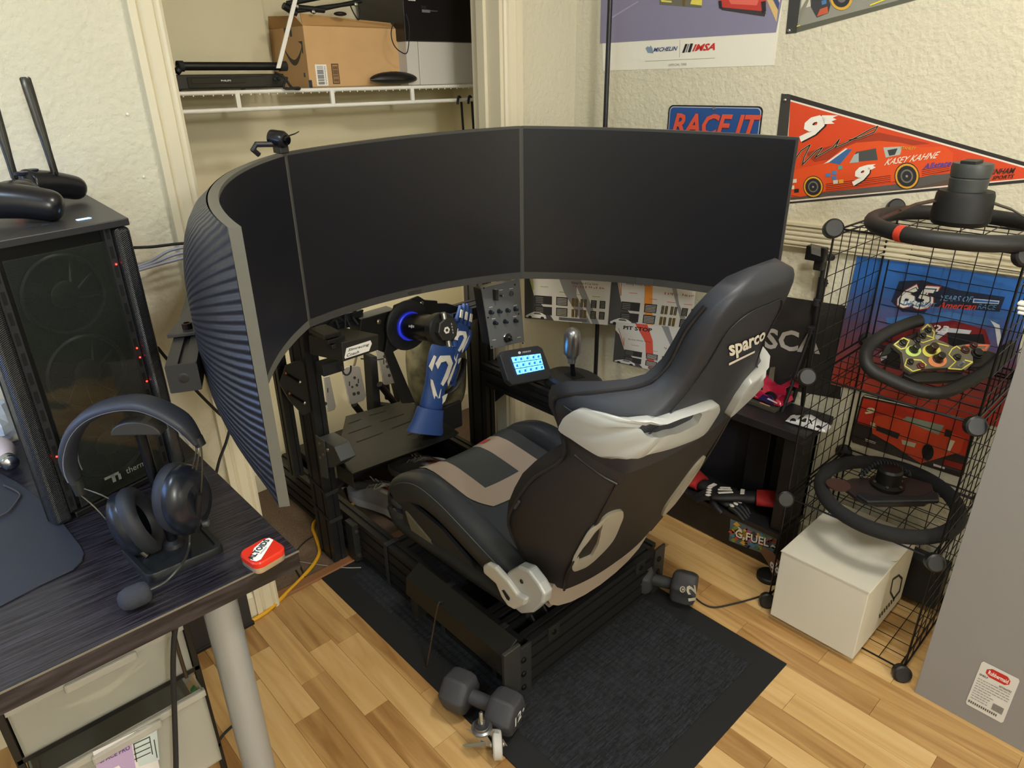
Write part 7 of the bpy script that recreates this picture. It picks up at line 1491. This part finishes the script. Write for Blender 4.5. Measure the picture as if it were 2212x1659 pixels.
# white box in the lowest cell
wbx = thing('white_carton', 'white cardboard box sticking out of the lowest cell of the rack', 'box', (1.68, .49, .002))
cM = mat('cfc9b8', .6, var=.02, vscale=6)
MB().box((1.540, .383, .022), (1.87, .612, .241)).build('carton', cM, wbx, bevel=.002)
MB().hexa([(1.538, .381, .241), (1.872, .381, .241), (1.872, .614, .241), (1.538, .614, .241)], [(1.538, .383, .2445), (1.872, .383, .2445), (1.872, .612, .2445), (1.538, .612, .2445)]).build('lid', cM, wbx)
d = DecalW(lambda x, y: atY(x, y, .3825), (0, -1, 0))
hexo = [(1922, 1280), (1928, 1250), (1942, 1240), (1950, 1248), (1944, 1278), (1930, 1296)]
for i in range(6): a = hexo[i]; b = hexo[(i+1) % 6]; c = (1936, 1266); d.poly('2a2a28', [a, b, (b[0]*.8+c[0]*.2, b[1]*.8+c[1]*.2), (a[0]*.8+c[0]*.2, a[1]*.8+c[1]*.2)])
for i in range(7): d.poly('3a3a38', [(1899+i*5, 1336-i*6), (1902+i*5, 1333-i*6), (1902+i*5, 1325-i*6), (1899+i*5, 1328-i*6)])
d.poly('2a2a28', [(1922, 1212), (1938, 1214), (1940, 1209), (1936, 1212.5)]); d.build('print', wbx)
# dark thing deep in the lowest cell
single(MB().box((1.885, .30, .024), (1.945, .40, .16)), 'small_dark_box', BLKM, 'small dark box at the back right of the lowest cell of the rack', 'box', bevel=.003)
# grey shelf board standing in front of the right side of the rack
gb = thing('grey_shelf_board', 'tall grey melamine shelf board standing upright at the right picture edge', 'board', (1.58, .05, 0))
MB().prism([atX(*p, 1.570) for p in ((1975, 1495), (2240, 1658), (2300, 1300), (2300, 700), (2213, 770))] and [(1.570, .2390, .0), (1.570, -.22, .0), (1.570, -.22, .95), (1.570, .2390, .95)], (.016, 0, 0)).build('board', mat('8b8987', .42, var=.02, vscale=3), gb, bevel=.001)
d = DecalW(lambda x, y: atX(x, y, 1.5694), (-1, 0, 0)); lq = [(2122, 1427), (2204, 1468), (2166, 1563), (2085, 1519)]
def LQ(u, v): a = (lq[3][0]+(lq[2][0]-lq[3][0])*u, lq[3][1]+(lq[2][1]-lq[3][1])*u); b = (lq[0][0]+(lq[1][0]-lq[0][0])*u, lq[0][1]+(lq[1][1]-lq[0][1])*u); return (a[0]+(b[0]-a[0])*v, a[1]+(b[1]-a[1])*v)
lbl = thing('shelf_label', 'white product label with red oval badge on the grey shelf board', 'label', atX(2145, 1495, 1.569))
d.poly('d6d3cb', [LQ(*p) for p in ((.04, 0), (.96, 0), (1, .04), (1, .96), (.96, 1), (.04, 1), (0, .96), (0, .04))]); d.poly('c02a22', [LQ(*p) for p in ((.18, .88), (.3, .94), (.7, .94), (.8, .88), (.8, .80), (.7, .75), (.3, .75), (.18, .80))], 2); d.text('f0e8e0', 'Rubbermaid', LQ(.24, .80), LQ(.76, .80), LQ(.24, .89), 3); d.text('3a3a38', 'SHELF', LQ(.06, .70), LQ(.28, .70), LQ(.06, .74), 3); d.text('3a3a38', 'ESTANTES', LQ(.60, .66), LQ(.92, .66), LQ(.60, .70), 3)
rq = random.Random(4)
for i in range(9):
    v = .62-i*.055; u = .06
    while u < (.9 if i < 4 else .5): w_ = rq.uniform(.03, .12); d.poly('77746e', [LQ(u, v), LQ(u+w_, v), LQ(u+w_, v+.012), LQ(u, v+.012)], 3); u += w_+.02
for i in range(16): u = .62+i*.018; d.poly('2a2a2a', [LQ(u, .16), LQ(u+.009, .16), LQ(u+.009, .30), LQ(u, .30)], 3)
for i in range(14): u = .05+i*.055; d.poly('55524e', [LQ(u, .07), LQ(u+.03, .07), LQ(u+.03, .12), LQ(u, .12)], 3)
d.build('print', lbl)
wp_ = WR(2200, 620); wpl = thing('white_bracket', 'short white ribbed plastic piece at the right picture edge above the grey board', 'bracket', atX(2205, 665, 1.60))
for i in range(3): MB().box(atX(2198, 652+i*10, 1.60), atX(2230, 656+i*10, 1.60)+V((.02, 0, -.008))).build('rib', WHITE, wpl, bevel=.002)
